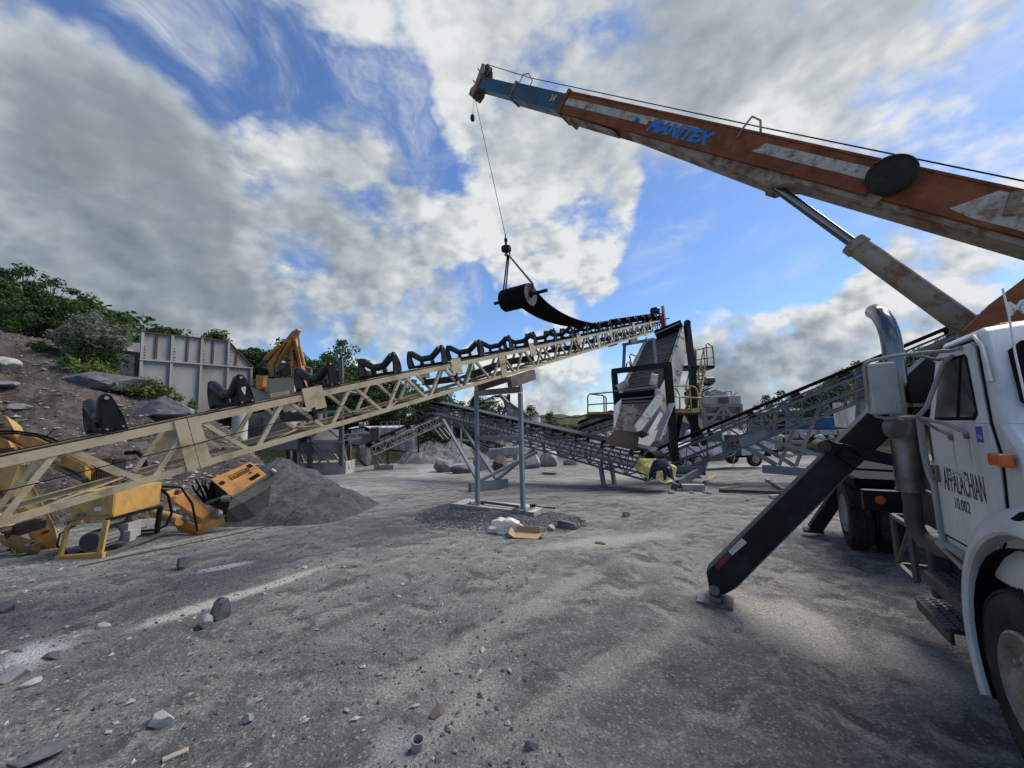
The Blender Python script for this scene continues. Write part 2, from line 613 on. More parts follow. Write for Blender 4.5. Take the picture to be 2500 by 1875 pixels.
mask = mth('MAXIMUM', mask, rng(mth('ADD', DKB_, mth('MULTIPLY', mth('SUBTRACT', fn, .5), 1.7)), .32, .85, 0, .95))
# shading: the same field sampled a little towards the sun gives lit and shaded sides
sdn = tuple(sd * .05)
f2b = nz(vm('ADD', DIR, sdn), 5.0, 5, .6)
f1b = nz(vm('ADD', PL, (sd.x * .11, sd.y * .11, 0)), 1.9, 5, .58)
v1b = puff(vm('ADD', PD, tuple(sd * .03)), 7.5)
f3b = nz(vm('ADD', PL, (sd.x * .04, sd.y * .04, 0)), 6.0, 3, .6)
fnb = mth('ADD', mth('ADD', mth('MULTIPLY', f1b, lowmix), mth('MULTIPLY', f2b, mth('SUBTRACT', 1.0, lowmix))), mth('MULTIPLY', mth('SUBTRACT', f3b, .5), mth('MULTIPLY', lowmix, .45)))
dk = rng(mth('ADD', DKB_, mth('MULTIPLY', mth('SUBTRACT', nz(DIR, 2.6, 6, .55), .5), .9)), -.05, 1.35, 0, .70, False)
relp = mth('MULTIPLY', mth('SUBTRACT', v1b, v1), rng(sep.outputs[2], .15, .8, .9, .35))
rel = mth('MULTIPLY', mth('MULTIPLY', mth('ADD', mth('SUBTRACT', fn, fnb), mth('MULTIPLY', relp, .35)), rng(sep.outputs[2], .1, .5, 3.6, 2.3)), mth('SUBTRACT', 1.0, mth('MULTIPLY', dk, .9)))
thick = rng(dens, .15, .95, 0, .3)
sh = mth('ADD', mth('SUBTRACT', mth('ADD', .95, rel), dk), mth('MULTIPLY', thick, -.25), clamp=True)
cr = nd(nt, 'ShaderNodeValToRGB')
L(sh, cr.inputs[0])
e = cr.color_ramp.elements
e[0].position = 0
e[0].color = (.10, .12, .138, 1)
e[1].position = 1
e[1].color = (.42, .432, .432, 1)
x = e.new(.3)
x.color = (.155, .18, .20, 1)
x = e.new(.68)
x.color = (.28, .305, .322, 1)
cb = nd(nt, 'ShaderNodeVectorMath', operation='SCALE')
L(cr.outputs[0], cb.inputs[0])
cb.inputs['Scale'].default_value = 1.0 / BGS
tint = nd(nt, 'ShaderNodeVectorMath', operation='MULTIPLY')
L(sky.outputs[0], tint.inputs[0])
tint.inputs[1].default_value = (.55, .655, .82)
mixc = nd(nt, 'ShaderNodeMix', data_type='RGBA')
L(mask, mixc.inputs[0])
L(tint.outputs[0], mixc.inputs[6])
L(cb.outputs[0], mixc.inputs[7])
L(mixc.outputs[2], bg.inputs['Color'])
w.cycles.sampling_method = 'MANUAL'
w.cycles.sample_map_resolution = 512
# ------------------------------------------------------------------ ground
def gmat(name, dark, mid, light, patches, pscale, speck=60.0, bump=.5, streak_deg=None):
    m = bpy.data.materials.new(name)
    m.use_nodes = True
    t = m.node_tree
    lk = t.links.new
    b = t.nodes['Principled BSDF']
    b.inputs['Roughness'].default_value = .93
    b.inputs['Specular IOR Level'].default_value = .08
    co = nd(t, 'ShaderNodeTexCoord').outputs['Object']

    def noi(scale, det, rgh, vec=co, dist=0.0):
        n = nd(t, 'ShaderNodeTexNoise')
        n.inputs['Scale'].default_value = scale
        n.inputs['Detail'].default_value = det
        n.inputs['Roughness'].default_value = rgh
        n.inputs['Distortion'].default_value = dist
        lk(vec, n.inputs['Vector'])
        return n.outputs['Fac']

    def rg(x, a, bb, c=0.0, d=1.0):
        n = nd(t, 'ShaderNodeMapRange', interpolation_type='SMOOTHSTEP')
        for i, k in enumerate((a, bb, c, d)):
            n.inputs[i + 1].default_value = k
        lk(x, n.inputs[0])
        return n.outputs[0]

    def mix(f, a, bb, typ='MIX'):
        n = nd(t, 'ShaderNodeMix', data_type='RGBA', blend_type=typ)
        for s_, x in ((0, f), (6, a), (7, bb)):
            if isinstance(x, tuple):
                n.inputs[s_].default_value = (*x, 1)
            elif isinstance(x, (float, int)):
                n.inputs[s_].default_value = x
            else:
                lk(x, n.inputs[s_])
        return n.outputs[2]

    big = noi(pscale, 8, .65, dist=.4)
    c = mix(rg(big, .40, .58), dark, mid)
    c = mix(rg(noi(pscale * 4.5, 9, .72, dist=.8), .47, .62, 0, .75), c, light)
    mp = nd(t, 'ShaderNodeMapping')
    mp.inputs['Rotation'].default_value = (0, 0, R_(streak_deg or 0))
    mp.inputs['Scale'].default_value = (.35, 1.6, 1)
    lk(co, mp.inputs[0])
    st = noi(pscale * 1.2, 9, .7, mp.outputs[0], .3)
    c = mix(rg(st, .53, .7, 0, .8), c, light)
    if name == 'quarry_ground':
        # damp dark blotches and named pale sand streaks and dust patches
        bl = noi(2.4, 5, .6, dist=.6)
        c = mix(rg(bl, .52, .64, 0, .8), c, tuple(x * .6 for x in dark))
        c = mix(rg(noi(7.5, 6, .7, dist=1.0), .56, .68, 0, .5), c, tuple(x * .55 for x in dark))
        wob = noi(.9, 7, .7)
        for (x0, y0, x1, y1, wd, col, am) in patches:
            p0, p1 = V((x0, y0, 0)), V((x1, y1, 0))
            d = p1 - p0
            ln = d.length
            ang = math.atan2(d.y, d.x)
            q = nd(t, 'ShaderNodeMapping', vector_type='TEXTURE')
            q.inputs['Location'].default_value = ((x0 + x1) / 2, (y0 + y1) / 2, 0)
            q.inputs['Rotation'].default_value = (0, 0, ang)
            q.inputs['Scale'].default_value = (ln / 2, wd, 1e3)
            lk(co, q.inputs[0])
            le = nd(t, 'ShaderNodeVectorMath', operation='LENGTH')
            lk(q.outputs[0], le.inputs[0])
            ad = nd(t, 'ShaderNodeMath', operation='MULTIPLY_ADD')
            lk(wob, ad.inputs[0])
            ad.inputs[1].default_value = 2.4
            lk(le.outputs['Value'], ad.inputs[2])
            c = mix(rg(ad.outputs[0], 1.6, 2.4, am, 0), c, col)
    fine = noi(speck, 4, .75)
    c = mix(rg(fine, .32, .64, .62, .0), c, tuple(x * .35 for x in dark))
    c = mix(rg(noi(speck * .35, 6, .8), .55, .72, 0, .45), c, tuple(min(1, x * 1.25) for x in light))
    vo = nd(t, 'ShaderNodeTexVoronoi')
    vo.inputs['Scale'].default_value = speck * 1.1
    lk(co, vo.inputs['Vector'])
    sx = nd(t, 'ShaderNodeSeparateColor')
    lk(vo.outputs['Color'], sx.inputs[0])
    c = mix(rg(sx.outputs[0], .89, .96, 0, .28), c, tuple(min(1, x * 1.5) for x in light))
    lk(c, b.inputs['Base Color'])
    ha = nd(t, 'ShaderNodeMath', operation='MULTIPLY_ADD')
    lk(noi(7, 7, .7), ha.inputs[0])
    ha.inputs[1].default_value = .8
    lk(noi(speck * .8, 5, .7), ha.inputs[2])
    bp = nd(t, 'ShaderNodeBump')
    bp.inputs['Strength'].default_value = bump
    bp.inputs['Distance'].default_value = .03
    lk(ha.outputs[0], bp.inputs['Height'])
    lk(bp.outputs[0], b.inputs['Normal'])
    MATS[name] = m


def pxp(a, bb, wd, col, am):
    p, q = gnd(*a), gnd(*bb)
    return (p.x, p.y, q.x, q.y, wd, col, am)


SAND = (.48, .45, .39)
PALE = (.5, .5, .48)
PATCH = [
         pxp((1820, 1450), (2090, 1620), .5, SAND, 1.0), pxp((2150, 1540), (2370, 1720), .34, SAND, .95), pxp((1000, 1850), (1220, 1640), .16, SAND, .75),
         pxp((900, 1870), (1030, 1780), .26, PALE, .6), pxp((1260, 1350), (1700, 1290), .45, SAND, .85), pxp((640, 1260), (1200, 1085), 3.4, (.42, .41, .39), .95), pxp((1150, 1185), (2050, 1120), 2.6, (.42, .41, .385), .8), pxp((-40, 1440), (720, 1255), .1, PALE, .5), pxp((650, 1860), (1500, 1370), .2, SAND, .55), pxp((1120, 1870), (1760, 1480), .16, SAND, .5), pxp((560, 1640), (1080, 1400), .12, (.12, .122, .125), .7), pxp((1400, 1800), (1850, 1560), .3, (.13, .132, .135), .6), pxp((0, 1450), (700, 1180), .5, (.12, .125, .13), .8), pxp((60, 1750), (700, 1330), .7, (.13, .135, .14), .7),
         pxp((1300, 1150), (1700, 1120), 1.6, (.34, .33, .31), .6), pxp((1450, 1225), (1900, 1180), .8, (.34, .33, .31), .6), pxp((1000, 1230), (1480, 1200), .5, SAND, .55),
         pxp((1750, 1400), (1900, 1560), .3, SAND, .6)]
PATCH += [pxp((300, 1545), (860, 1365), .16, (.6, .57, .5), 1.0), pxp((470, 1400), (620, 1370), .14, (.6, .59, .56), .9), pxp((-80, 1640), (190, 1570), .45, (.66, .67, .66), 1.0)]
gmat('quarry_ground', (.15, .15, .146), (.262, .255, .237), (.41, .39, .345), PATCH, .55, 55, 1.0, -25)
gmat('scree', (.045, .04, .037), (.088, .07, .061), (.16, .142, .13), [], .6, 30, 1.0, 30)
gmat('dark_gravel', (.06, .062, .066), (.1, .101, .105), (.15, .15, .15), [], 1.2, 34, 1.0, 0)
gmat('grey_gravel', (.13, .13, .13), (.19, .188, .182), (.34, .33, .31), [], .3, 9, .7, 0)
gmat('undergrowth', (.02, .03, .012), (.04, .05, .02), (.07, .07, .045), [], .3, 3, 1.0, 0)
gmat('far_green', (.03, .045, .025), (.06, .075, .04), (.12, .12, .07), [], .05, .6, .4, 0)


def coords(lo, hi, s0, g):
    def half(m):
        o = [0.0]
        s = s0
        while o[-1] < m:
            o.append(o[-1] + s)
            s *= 1 + g
        return o[1:]
    return [-v for v in reversed(half(-lo))] + [0.0] + half(hi)


xs = coords(-700, 700, .065, .038)
ys = coords(-40, 900, .065, .034)
g = MB()
W_ = len(xs)
g.add([(x, y, ground_z(x, y)) for y in ys for x in xs], [(j * W_ + i, j * W_ + i + 1, (j + 1) * W_ + i + 1, (j + 1) * W_ + i) for j in range(len(ys) - 1) for i in range(W_ - 1)])
struct(g.build('ground', 'quarry_ground', smooth=True, loc=(0, 0, 0)))


def tab(t, x):
    if x <= t[0][0]:
        return t[0][1]
    for (a, va), (b_, vb) in zip(t, t[1:]):
        if x <= b_:
            return va + (vb - va) * (x - a) / (b_ - a)
    return t[-1][1]


def pxth(px):
    return math.atan((px - 1250) / 940)


H_CAP = [(pxth(p), v) for p, v in ((-600, 12.5), (0, 11.4), (170, 9.8), (310, 7.0), (430, 4.9), (540, 3.4), (620, 1.9), (680, .7), (730, 0))]
H_D0 = [(pxth(p), v) for p, v in ((-600, 4), (0, 9.2), (300, 10.5), (560, 12.5), (640, 14), (730, 15.5))]
H_D1 = [(pxth(p), v) for p, v in ((-600, 18), (0, 27), (310, 24), (430, 21.5), (560, 19), (640, 17.5), (730, 17))]


def hill_h(x, y):
    th = math.atan2(x, max(y, .1))
    d0, d1, cap = tab(H_D0, th), tab(H_D1, th), tab(H_CAP, th)
    u = (y - d0) / (d1 - d0)
    if u <= 0 or cap <= 0:
        return -.3
    h = cap * (1 - (1 - min(u, 1.15) / 1.15) ** 1.25)
    if th > R_(-40):
        h *= 1 - sstep(d1 + .5, d1 + 4.5, y)
    h += (.28 * fbm(x * .5, y * .5, 1.0, 5) + .12 * fbm(x * 1.9, y * 1.9, 4, 4)) * min(1, h) - .05
    return h


def hill_z(x, y):
    return base_z(y) + hill_h(x, y)


def top_z(x, y):
    return max(ground_z(x, y), hill_z(x, y)) if x < -4 and y > 3 else ground_z(x, y)


hb = MB()
NX, NY = 230, 170
for j in range(NY + 1):
    for i in range(NX + 1):
        th = lerp(R_(-74), R_(-27), i / NX)
        y = 4 + 52 * (j / NY) ** 1.4
        x = y * math.tan(th)
        hb.v.append(V((x, y, hill_z(x, y))))
hb.f = [(j * (NX + 1) + i, j * (NX + 1) + i + 1, (j + 1) * (NX + 1) + i + 1, (j + 1) * (NX + 1) + i) for j in range(NY) for i in range(NX)
        if max(hb.v[k].z - base_z(hb.v[k].y) for k in (j * (NX + 1) + i, (j + 1) * (NX + 1) + i + 1)) > -.25]
struct(hb.build('hill', 'scree', smooth=True, loc=(0, 0, 0)))


def hit_hill(px, py):
    r = ray(px, py)
    t = 3.0
    while t < 80:
        p = CAM + r * t
        if p.z < top_z(p.x, p.y):
            return p
        t += .03
    return p


W_CAP = [(R_(-80), 12), (pxth(0), 14), (pxth(350), 11.5), (pxth(620), 9.5), (pxth(900), 8), (pxth(1050), 5), (pxth(1180), 1), (pxth(1260), 0), (pxth(1860), 0), (pxth(1960), 3.5), (pxth(2150), 8), (pxth(2330), 13), (pxth(2700), 16)]


def wood_z(x, y):
    th = math.atan2(x, y)
    return base_z(y) - .6 + tab(W_CAP, th) * sstep(36, 72, y) + .5 * fbm(x * .1, y * .1, 2, 3)


wb = MB()
NX, NY = 150, 40
for j in range(NY + 1):
    for i in range(NX + 1):
        th = lerp(R_(-76), R_(66), i / NX)
        y = 36 + 110 * (j / NY) ** 1.5
        x = y * math.tan(th)
        wb.v.append(V((x, y, wood_z(x, y) - 3 * sstep(120, 146, y))))
wb.f = [(j * (NX + 1) + i, j * (NX + 1) + i + 1, (j + 1) * (NX + 1) + i + 1, (j + 1) * (NX + 1) + i) for j in range(NY) for i in range(NX)]
struct(wb.build('wooded_hill', 'undergrowth', smooth=True, loc=(0, 0, 0)))

fh = MB()
N = 160
for k, (dd, hh) in enumerate(((300, -4), (380, 7), (470, 12), (700, 17), (800, -4))):
    for i in range(N + 1):
        th = lerp(R_(-70), R_(62), i / N)
        z = hh + (abs(fbm(th * 6, k * 3, 0, 4)) * 9 + 2.5 * fbm(th * 60, k, 5, 3)) * (0 if k in (0, 4) else 1)
        fh.v.append(V((dd * math.sin(th), dd * math.cos(th), z)))
fh.f = [(k * (N + 1) + i, k * (N + 1) + i + 1, (k + 1) * (N + 1) + i + 1, (k + 1) * (N + 1) + i) for k in range(4) for i in range(N)]
struct(fh.build('far_hills', 'far_green', smooth=True, loc=(0, 0, 0)))


def pile(name, c, rx, ry, h, m, label, seed=0, rot=0.0, peaks=((0, 0, 1),), n=70, cat='gravel pile', zoff=None):
    """a heap of loose stone: cone of repose with slumps"""
    b = MB()
    cx, cy = c
    z0 = min(ground_z(cx + a * rx * .8, cy + bb * ry * .8) for a in (-1, 0, 1) for bb in (-1, 0, 1)) - .12 if zoff is None else zoff
    cs, sn = math.cos(rot), math.sin(rot)
    for j in range(n + 1):
        for i in range(n + 1):
            u, v = i / n * 2 - 1, j / n * 2 - 1
            hh = 0
            for (pu, pv, ph) in peaks:
                r = math.hypot(u - pu, v - pv) + .1 * fbm(u * 2.2 + seed, v * 2.2, seed, 3)
                hh = max(hh, ph * max(0, 1 - math.sqrt(r * r + .012)))
            hh *= sstep(1.0, .72, max(abs(u), abs(v)))
            x, y = u * rx, v * ry
            x, y = cx + x * cs - y * sn, cy + x * sn + y * cs
            hz = h * hh * (1 + .1 * fbm(x * 1.5, y * 1.5, seed, 4))
            b.v.append(V((x, y, (ground_z(x, y) - .1 if zoff is None else z0) + hz + (.04 * h / 1.2 * fbm(x * 6, y * 6, seed, 3) if hh > .02 else 0))))
    b.f = [(j * (n + 1) + i, j * (n + 1) + i + 1, (j + 1) * (n + 1) + i + 1, (j + 1) * (n + 1) + i) for j in range(n) for i in range(n)]
    return tag(b.build(name, m, smooth=True, loc=(cx, cy, z0)), label, cat)


pc = at(725, 1200, 11.6)
pile('gravel_pile', (pc.x - .3, pc.y), 2.75, 2.8, 1.8, 'dark_gravel', 'dark grey gravel heap beside the bucket attachment under the beige conveyor', 3, peaks=((-.15, .1, 1), (.25, -.1, .62), (-.6, .2, .8)))
pc = at(1072, 1095, 46)
pile('gravel_pile', (pc.x, pc.y), 5.2, 4.5, 3.0, 'grey_gravel', 'pale grey gravel heap under the head of the portable conveyor', 5, peaks=((-.2, 0, 1), (.35, .1, .95)))
pc = at(985, 1060, 74)
pile('gravel_pile', (pc.x, pc.y), 13, 9, 9.5, 'grey_gravel', 'large pale stone stockpile behind the white trailer', 8, peaks=((-.55, 0, .8), (.1, 0, .75), (.5, .2, .5)))
pc = at(905, 1010, 84)
pile('gravel_pile', (pc.x, pc.y), 16, 8, 10.5, 'grey_gravel', 'wide flat topped stockpile at the foot of the wood', 11, peaks=((-.3, 0, 1), (.2, .1, 1), (.5, 0, .8)))
pc = at(1240, 1075, 58)
pile('gravel_pile', (pc.x, pc.y), 6.5, 5, 4.2, 'grey_gravel', 'grey stockpile seen through the lower half of the steel support frame', 13, peaks=((-.1, 0, 1), (.4, 0, .7)))
pc = at(1440, 1080, 52)
pile('gravel_pile', (pc.x, pc.y), 6.5, 5, 4.0, 'grey_gravel', 'grey stockpile left of the tall screen below the distant conveyors', 17, peaks=((0, 0, 1), (.45, 0, .6)))
pc = at(1660, 1060, 40)
pile('gravel_pile', (pc.x, pc.y), 5, 4, 4.5, 'rock_dark', 'dark rubble heap behind the legs of the tall screen', 19)

# ------------------------------------------------------------------ loose stones
def scatter(name, m, n, fn, smin, smax, seed, label, z_fn=top_z):
    rr = random.Random(seed)
    b = MB()
    base = [V((1, 0, 0)), V((-1, 0, 0)), V((0, 1, 0)), V((0, -1, 0)), V((0, 0, 1)), V((0, 0, -1))]
    fc = [(0, 2, 4), (2, 1, 4), (1, 3, 4), (3, 0, 4), (2, 0, 5), (1, 2, 5), (3, 1, 5), (0, 3, 5)]
    for _ in range(n):
        p = fn(rr)
        if p is None:
            continue
        x, y = p
        s = smin + (smax - smin) * rr.random() ** 4
        a = rr.uniform(0, 6.28)
        ca, sa = math.cos(a), math.sin(a)
        k = (rr.uniform(.6, 1.5), rr.uniform(.5, 1), rr.uniform(.3, .7))
        z = z_fn(x, y)
        tx, ty = rr.uniform(-.5, .5), rr.uniform(-.5, .5)
        vs = []
        for q in base:
            q = V((q.x * k[0] * s * rr.uniform(.7, 1.2), q.y * k[1] * s * rr.uniform(.7, 1.2), q.z * k[2] * s * rr.uniform(.7, 1.1)))
            vs.append(V((x + q.x * ca - q.y * sa, y + q.x * sa + q.y * ca, z + q.z + q.x * tx * .5 + q.y * ty * .5 + s * .15)))
        b.add(vs, fc)
    o = b.build(name, m, loc=(0, 0, 0))
    o['kind'] = 'stuff'
    o['label'] = label
    return o


def near_left(rr):
    y = 1.2 + 11 * rr.random() ** 1.3
    x = -y * 1.45 + (y * 1.35 + .6) * rr.random() ** 1.7
    return x, y


def near_all(rr):
    y = 1.2 + 15 * rr.random() ** 1.5
    return rr.uniform(-1.4, 1.1) * y, y


scatter('gravel', 'rock_dark', 13000, near_left, .005, .03, 11, 'loose dark gravel strewn over the left foreground')
scatter('gravel', 'rock_pale', 1500, near_left, .006, .045, 12, 'loose pale stone chips strewn over the left foreground')
scatter('gravel', 'rock_grey', 3200, near_all, .005, .02, 13, 'small grey chippings lying all over the yard')


def on_hill(rr):
    th = R_(rr.uniform(-72, -29))
    y = rr.uniform(8, 30)
    x = y * math.tan(th)
    return (x, y) if hill_h(x, y) > .1 else None


scatter('gravel', 'rock_grey', 7000, on_hill, .02, .15, 14, 'grey scree stones lying on the hillside', hill_z)
scatter('gravel', 'rock_pale', 1100, on_hill, .02, .11, 15, 'pale stone flakes lying on the hillside', hill_z)
mat('rock_brown', (.13, .095, .085), (.09, .065, .06), 3, .9, bump=.4, bsc=12)
scatter('gravel', 'rock_brown', 4200, on_hill, .02, .14, 16, 'reddish shale flakes lying on the hillside', hill_z)


def stone(px, py, sz, m, label, seed, flat=(1, .8, .6), hill=False, group=None, sub=4, cat='stone', name='stone'):
    p = hit_hill(px, py) if hill else gnd(px, py)
    r = sz * (p - CAM).dot(cF) / 940 if hill else sz
    o = MB().rock((p.x, p.y, p.z + r * flat[2] * .55), r * flat[0], r * flat[1], r * flat[2], seed, .3, sub).build(name, m, smooth=False, loc=p)
    return tag(o, label, cat, group)


stone(540, 1510, .13, 'rock_dark', 'dark upright stone beside the pale sand streak', 1, (.8, .6, 1.2))
stone(500, 1530, .1, 'rock_grey', 'pale speckled stone just left of the dark upright stone', 2, (1, .7, .8))
stone(390, 1770, .09, 'rock_pale', 'lone pale wedge shaped stone in the left foreground', 3, (1.2, .7, .6))
stone(95, 1855, .12, 'rock_dark', 'large flat slab in the bottom left corner', 4, (1.3, .7, .45))
stone(445, 1388, .14, 'rock_dark', 'dark pointed stone in front of the yellow power unit', 5, (.9, .6, 1))
stone(130, 1605, .1, 'rock_dark', 'dark stone lying on the pale concrete spill', 6, (1.5, .6, .3))
stone(25, 1660, .12, 'rock_grey', 'grey boulder at the lower edge of the pale concrete spill', 7, (1.1, .8, .6))
stone(75, 1672, .07, 'rock_pale', 'tan stone right of the grey boulder by the concrete spill', 8, (1.2, .8, .4))
stone(252, 1530, .07, 'rock_pale', 'flat white stone at the start of the sand streak', 9, (1.4, .8, .4))
stone(10, 1495, .1, 'rock_dark', 'dark rubble lump at the left edge above the concrete spill', 10, (1, .8, .8))
stone(605, 1762, .05, 'rock_grey', 'small grey stone on bare dirt right of the pale wedge stone', 12, (1, .7, .7))
stone(1298, 1828, .05, 'rock_dark', 'small dark clod at the bottom centre', 13, (1.2, .8, .6))
stone(1070, 1740, .06, 'rock_brown', 'flat brown clod near the pale sand patch', 14, (1.4, 1, .3))
stone(1464, 1328, .09, 'rock_dark', 'dark flake lying right of the cardboard', 15, (1.5, .6, .3))
stone(1528, 1262, .12, 'rock_grey', 'grey stone on the dirt ridge right of the concrete pad', 16, (1, .7, .9))
stone(1345, 1296, .11, 'rock_pale', 'pale round stone beside the cardboard', 17, (1, .8, .8))
stone(1384, 1290, .24, 'rock_dark', 'dark lump of clay right of the pale round stone', 18, (1.3, .8, .5))
stone(-2, 905, 36, 'rock_pale', 'big pale boulder low on the scree at the left edge', 21, (1.2, .9, .75), True, cat='boulder', name='boulder')
stone(8, 945, 24, 'rock_grey', 'flat boulder below the big pale one at the left edge', 22, (1.4, .8, .5), True, cat='boulder', name='boulder')
stone(48, 998, 20, 'rock_grey', 'round buried boulder on the dark scree', 23, (1.2, 1, .45), True, cat='boulder', name='boulder')
stone(18, 800, 40, 'rock_pale', 'pale ledge rock at the crest of the scree', 24, (1.5, 1, .4), True, cat='boulder', name='boulder')
stone(395, 1018, 50, 'rock_grey', 'large blocky boulder under the vines in front of the hopper', 25, (1.5, .9, .7), True, cat='boulder', name='boulder')
stone(262, 950, 62, 'rock_dark', 'dark slab boulder above the vines', 26, (1.6, .8, .5), True, cat='boulder', name='boulder')
p = at(297, 856, 24.6)
tag(MB().rock(p, .75, .6, .45, 27, .3, 3).build('boulder', 'rock_grey', smooth=False), 'grey boulder on the bank beside the bush', 'boulder')
ROW = [(1086, 1152, .85, 'rock_grey', 'grey cracked boulder at the left end of the boulder row', (1.1, .9, .8)), (1130, 1155, .65, 'rock_dark', 'low crumbling boulder second in the boulder row', (1.4, .9, .6)),
       (1178, 1148, .85, 'rock_pale', 'white boulder behind the left post of the support frame', (.9, .8, 1)), (1222, 1150, .75, 'rock_brown', 'brown boulder between the support frame posts', (1.1, .9, .9)),
       (1292, 1143, .95, 'rock_pale', 'pale boulder just right of the support frame', (1, .8, .8)), (1340, 1138, 1.15, 'rock_pale', 'largest square boulder of the row with pale top', (1.2, .8, .9)),
       (1395, 1135, .75, 'rock_grey', 'grey boulder at the right end of the boulder row', (1.3, .9, .6)), (1120, 1118, 1.0, 'rock_grey', 'pyramid shaped boulder behind the boulder row', (1.1, .9, 1))]
for i, (a, b_, s_, m_, l_, fl) in enumerate(ROW):
    stone(a, b_, s_ * 1.1, m_, l_, 40 + i, fl, group='boulders lined up behind the support frame', cat='boulder', name='boulder')
p = gnd(890, 1138)
tag(MB().rock(p + V((0, 0, 1.1)), 1.0, .9, 1.35, 61, .2, 3).build('boulder', 'rock_dark', smooth=False), 'huge dark boulder standing by the foot of the portable conveyor', 'boulder')
mat('bearing_brown', (.085, .06, .045), (.06, .045, .035), 4, .8, dirt=(.2, .17, .14), damt=.7, dsc=3)
# ------------------------------------------------------------------ main beige conveyor
P0 = at(0, 1117, 3.41)
E1 = (cR * 650 + cU * 216.5 + cF * 940).normalized()
E1H = V((E1.x, E1.y, 0)).normalized()
E2 = V((-E1H.y, E1H.x, 0))            # away from the camera, across the belt
E3 = E2.cross(E1) * -1
if E3.z < 0:
    E3 = -E3
CW, CD = 1.0, .60                   # belt frame width and truss depth
T0, T1 = -3.2, 24.0


def CV(t, wd=0.0, h=0.0):
    return P0 + E1 * t + E2 * wd + E3 * h


conv = thing('belt_conveyor', 'long beige lattice conveyor with bare black idlers under the hanging belt roll', 'conveyor', P0 - Z * (P0.z - ground_z(P0.x, P0.y)))
for wd, fl in ((0, 1), (CW, -1)):
    b = MB()
    # channel chords: web plate plus flanges
    for h0, hh, fd in ((-.09, .09, .04), (-CD, .07, .04)):
        c0, c1 = CV(T0, wd, h0 + hh / 2), CV(T1, wd, h0 + hh / 2)
        b.beam(c0, c1, .012, hh, E3)
        b.beam(CV(T0, wd + fl * (fd / 2 + .006), h0 + hh - .006), CV(T1, wd + fl * (fd / 2 + .006), h0 + hh - .006), fd, .01, E3)
        b.beam(CV(T0, wd + fl * (fd / 2 + .006), h0 + .006), CV(T1, wd + fl * (fd / 2 + .006), h0 + .006), fd, .01, E3)
    k = -3
    while k * 1.04 + .39 < T1 - .4:
        tb, tt = k * 1.04 - .16, k * 1.04 + .36
        o = fl * .03
        b.beam(CV(tb + .06, wd + o, -CD + .05), CV(tt - .04, wd + o, -.06), .048, .055, E2)
        b.beam(CV(tt + .05, wd + o + fl * .008, -.06), CV(tb + 1.04 - .06, wd + o + fl * .008, -CD + .05), .048, .055, E2)
        k += 1
    b.build('truss_side', 'beige_paint', conv)
    for t in (1.33, 7.6, 13.9, 20.1):
        for dt in (-.062, .062):
            MB().beam(CV(t + dt, wd - fl * .014, -CD - .004), CV(t + dt, wd - fl * .014, .004), .115, .012, E2).build('splice_plate', 'beige_paint', conv)
b = MB()
k = -3
while k * 1.04 < T1:
    t = k * 1.04 - .16
    b.beam(CV(t, .03, -CD + .03), CV(t, CW - .03, -CD + .03), .05, .05, E3)
    if k % 2 == 0:
        b.beam(CV(t, .05, -CD + .03), CV(t + 1.04, CW - .05, -CD + .03), .045, .012, E3)
        b.beam(CV(t + .4, .03, -.06), CV(t + .4, CW - .03, -.06), .04, .06, E3)
    k += 1
b.build('cross_bracing', 'beige_paint', conv)
# black deck strip the idlers are bolted to
b = MB()
for wd in (.03, CW - .03):
    b.beam(CV(T0, wd, .005), CV(T1, wd, .005), .03, .01, E3)
b.build('idler_rail', 'black_steel', conv)
b = MB()
b.path([CV(-3 + i * 1.5, -.03, -.26 - .05 * math.sin(i * .5) ** 2) for i in range(15)], .005, 6)
b.build('stop_cord', 'black_rubber', conv)


def idler_parts(t):
    """frame with two leaning end brackets, base bar and centre posts; three rolls"""
    f = MB()
    f.beam(CV(t, -.02, .05), CV(t, CW + .02, .05), .09, .055, E3)
    f.beam(CV(t - .05, -.02, .028), CV(t - .05, CW + .02, .028), .1, .012, E3)
    for s_, wd in ((-1, -.01), (1, CW + .01)):
        out = []
        for a in range(9):
            u = a / 8
            out.append((-.088 * (1 - u ** 1.7 * .5), .02 + .35 * u))
        for a in range(7):
            q = PI - PI * a / 6
            out.append((.0 + .045 * math.cos(q), .37 + .045 * math.sin(q)))
        for a in range(9):
            u = 1 - a / 8
            out.append((.088 * (1 - u ** 1.7 * .5), .02 + .35 * u))
        out += [(.05, .02), (.0, .07), (-.05, .02)]
        bow = lambda h: s_ * (.035 * math.sin(min(1, h / .4) * PI))
        vs = [CV(t + a_, wd + bow(h_), h_) for a_, h_ in out]
        f.prism(vs, E2 * (s_ * .012))
        # rolled edge of the pressed bracket
        f.path([CV(t + a_, wd + bow(h_) - s_ * .012, h_) for a_, h_ in out[:25]], .009, 5)
    rl = []
    hw, he = .05 + .165, .375
    wi = .345
    for s_ in (0, 1):
        p = CV(t, .02 if s_ == 0 else CW - .02, he)
        q = CV(t, wi - .02 if s_ == 0 else CW - wi + .02, hw - .01)
        d = (q - p).normalized()
        rl.append((p + d * .03, q))
    rl.append((CV(t + .0, wi - .01, hw - .02), CV(t, CW - wi + .01, hw - .02)))
    for wd in (wi - .01, CW - wi + .01):
        f.beam(CV(t, wd, .06), CV(t, wd, hw - .02), .02, .09, E1)
        f.beam(CV(t - .0, wd - .06, .1), CV(t, wd + .06, .1), .05, .012, E3)
    return f, rl


IDT = [.74 + 1.222 * i for i in range(19)]
idl0 = None
f, rl = idler_parts(IDT[0])
base = CV(IDT[0])
idl0 = MB()
idl0.v = f.v
idl0.f = f.f
LOC['belt_conveyor'] = V(conv.location)


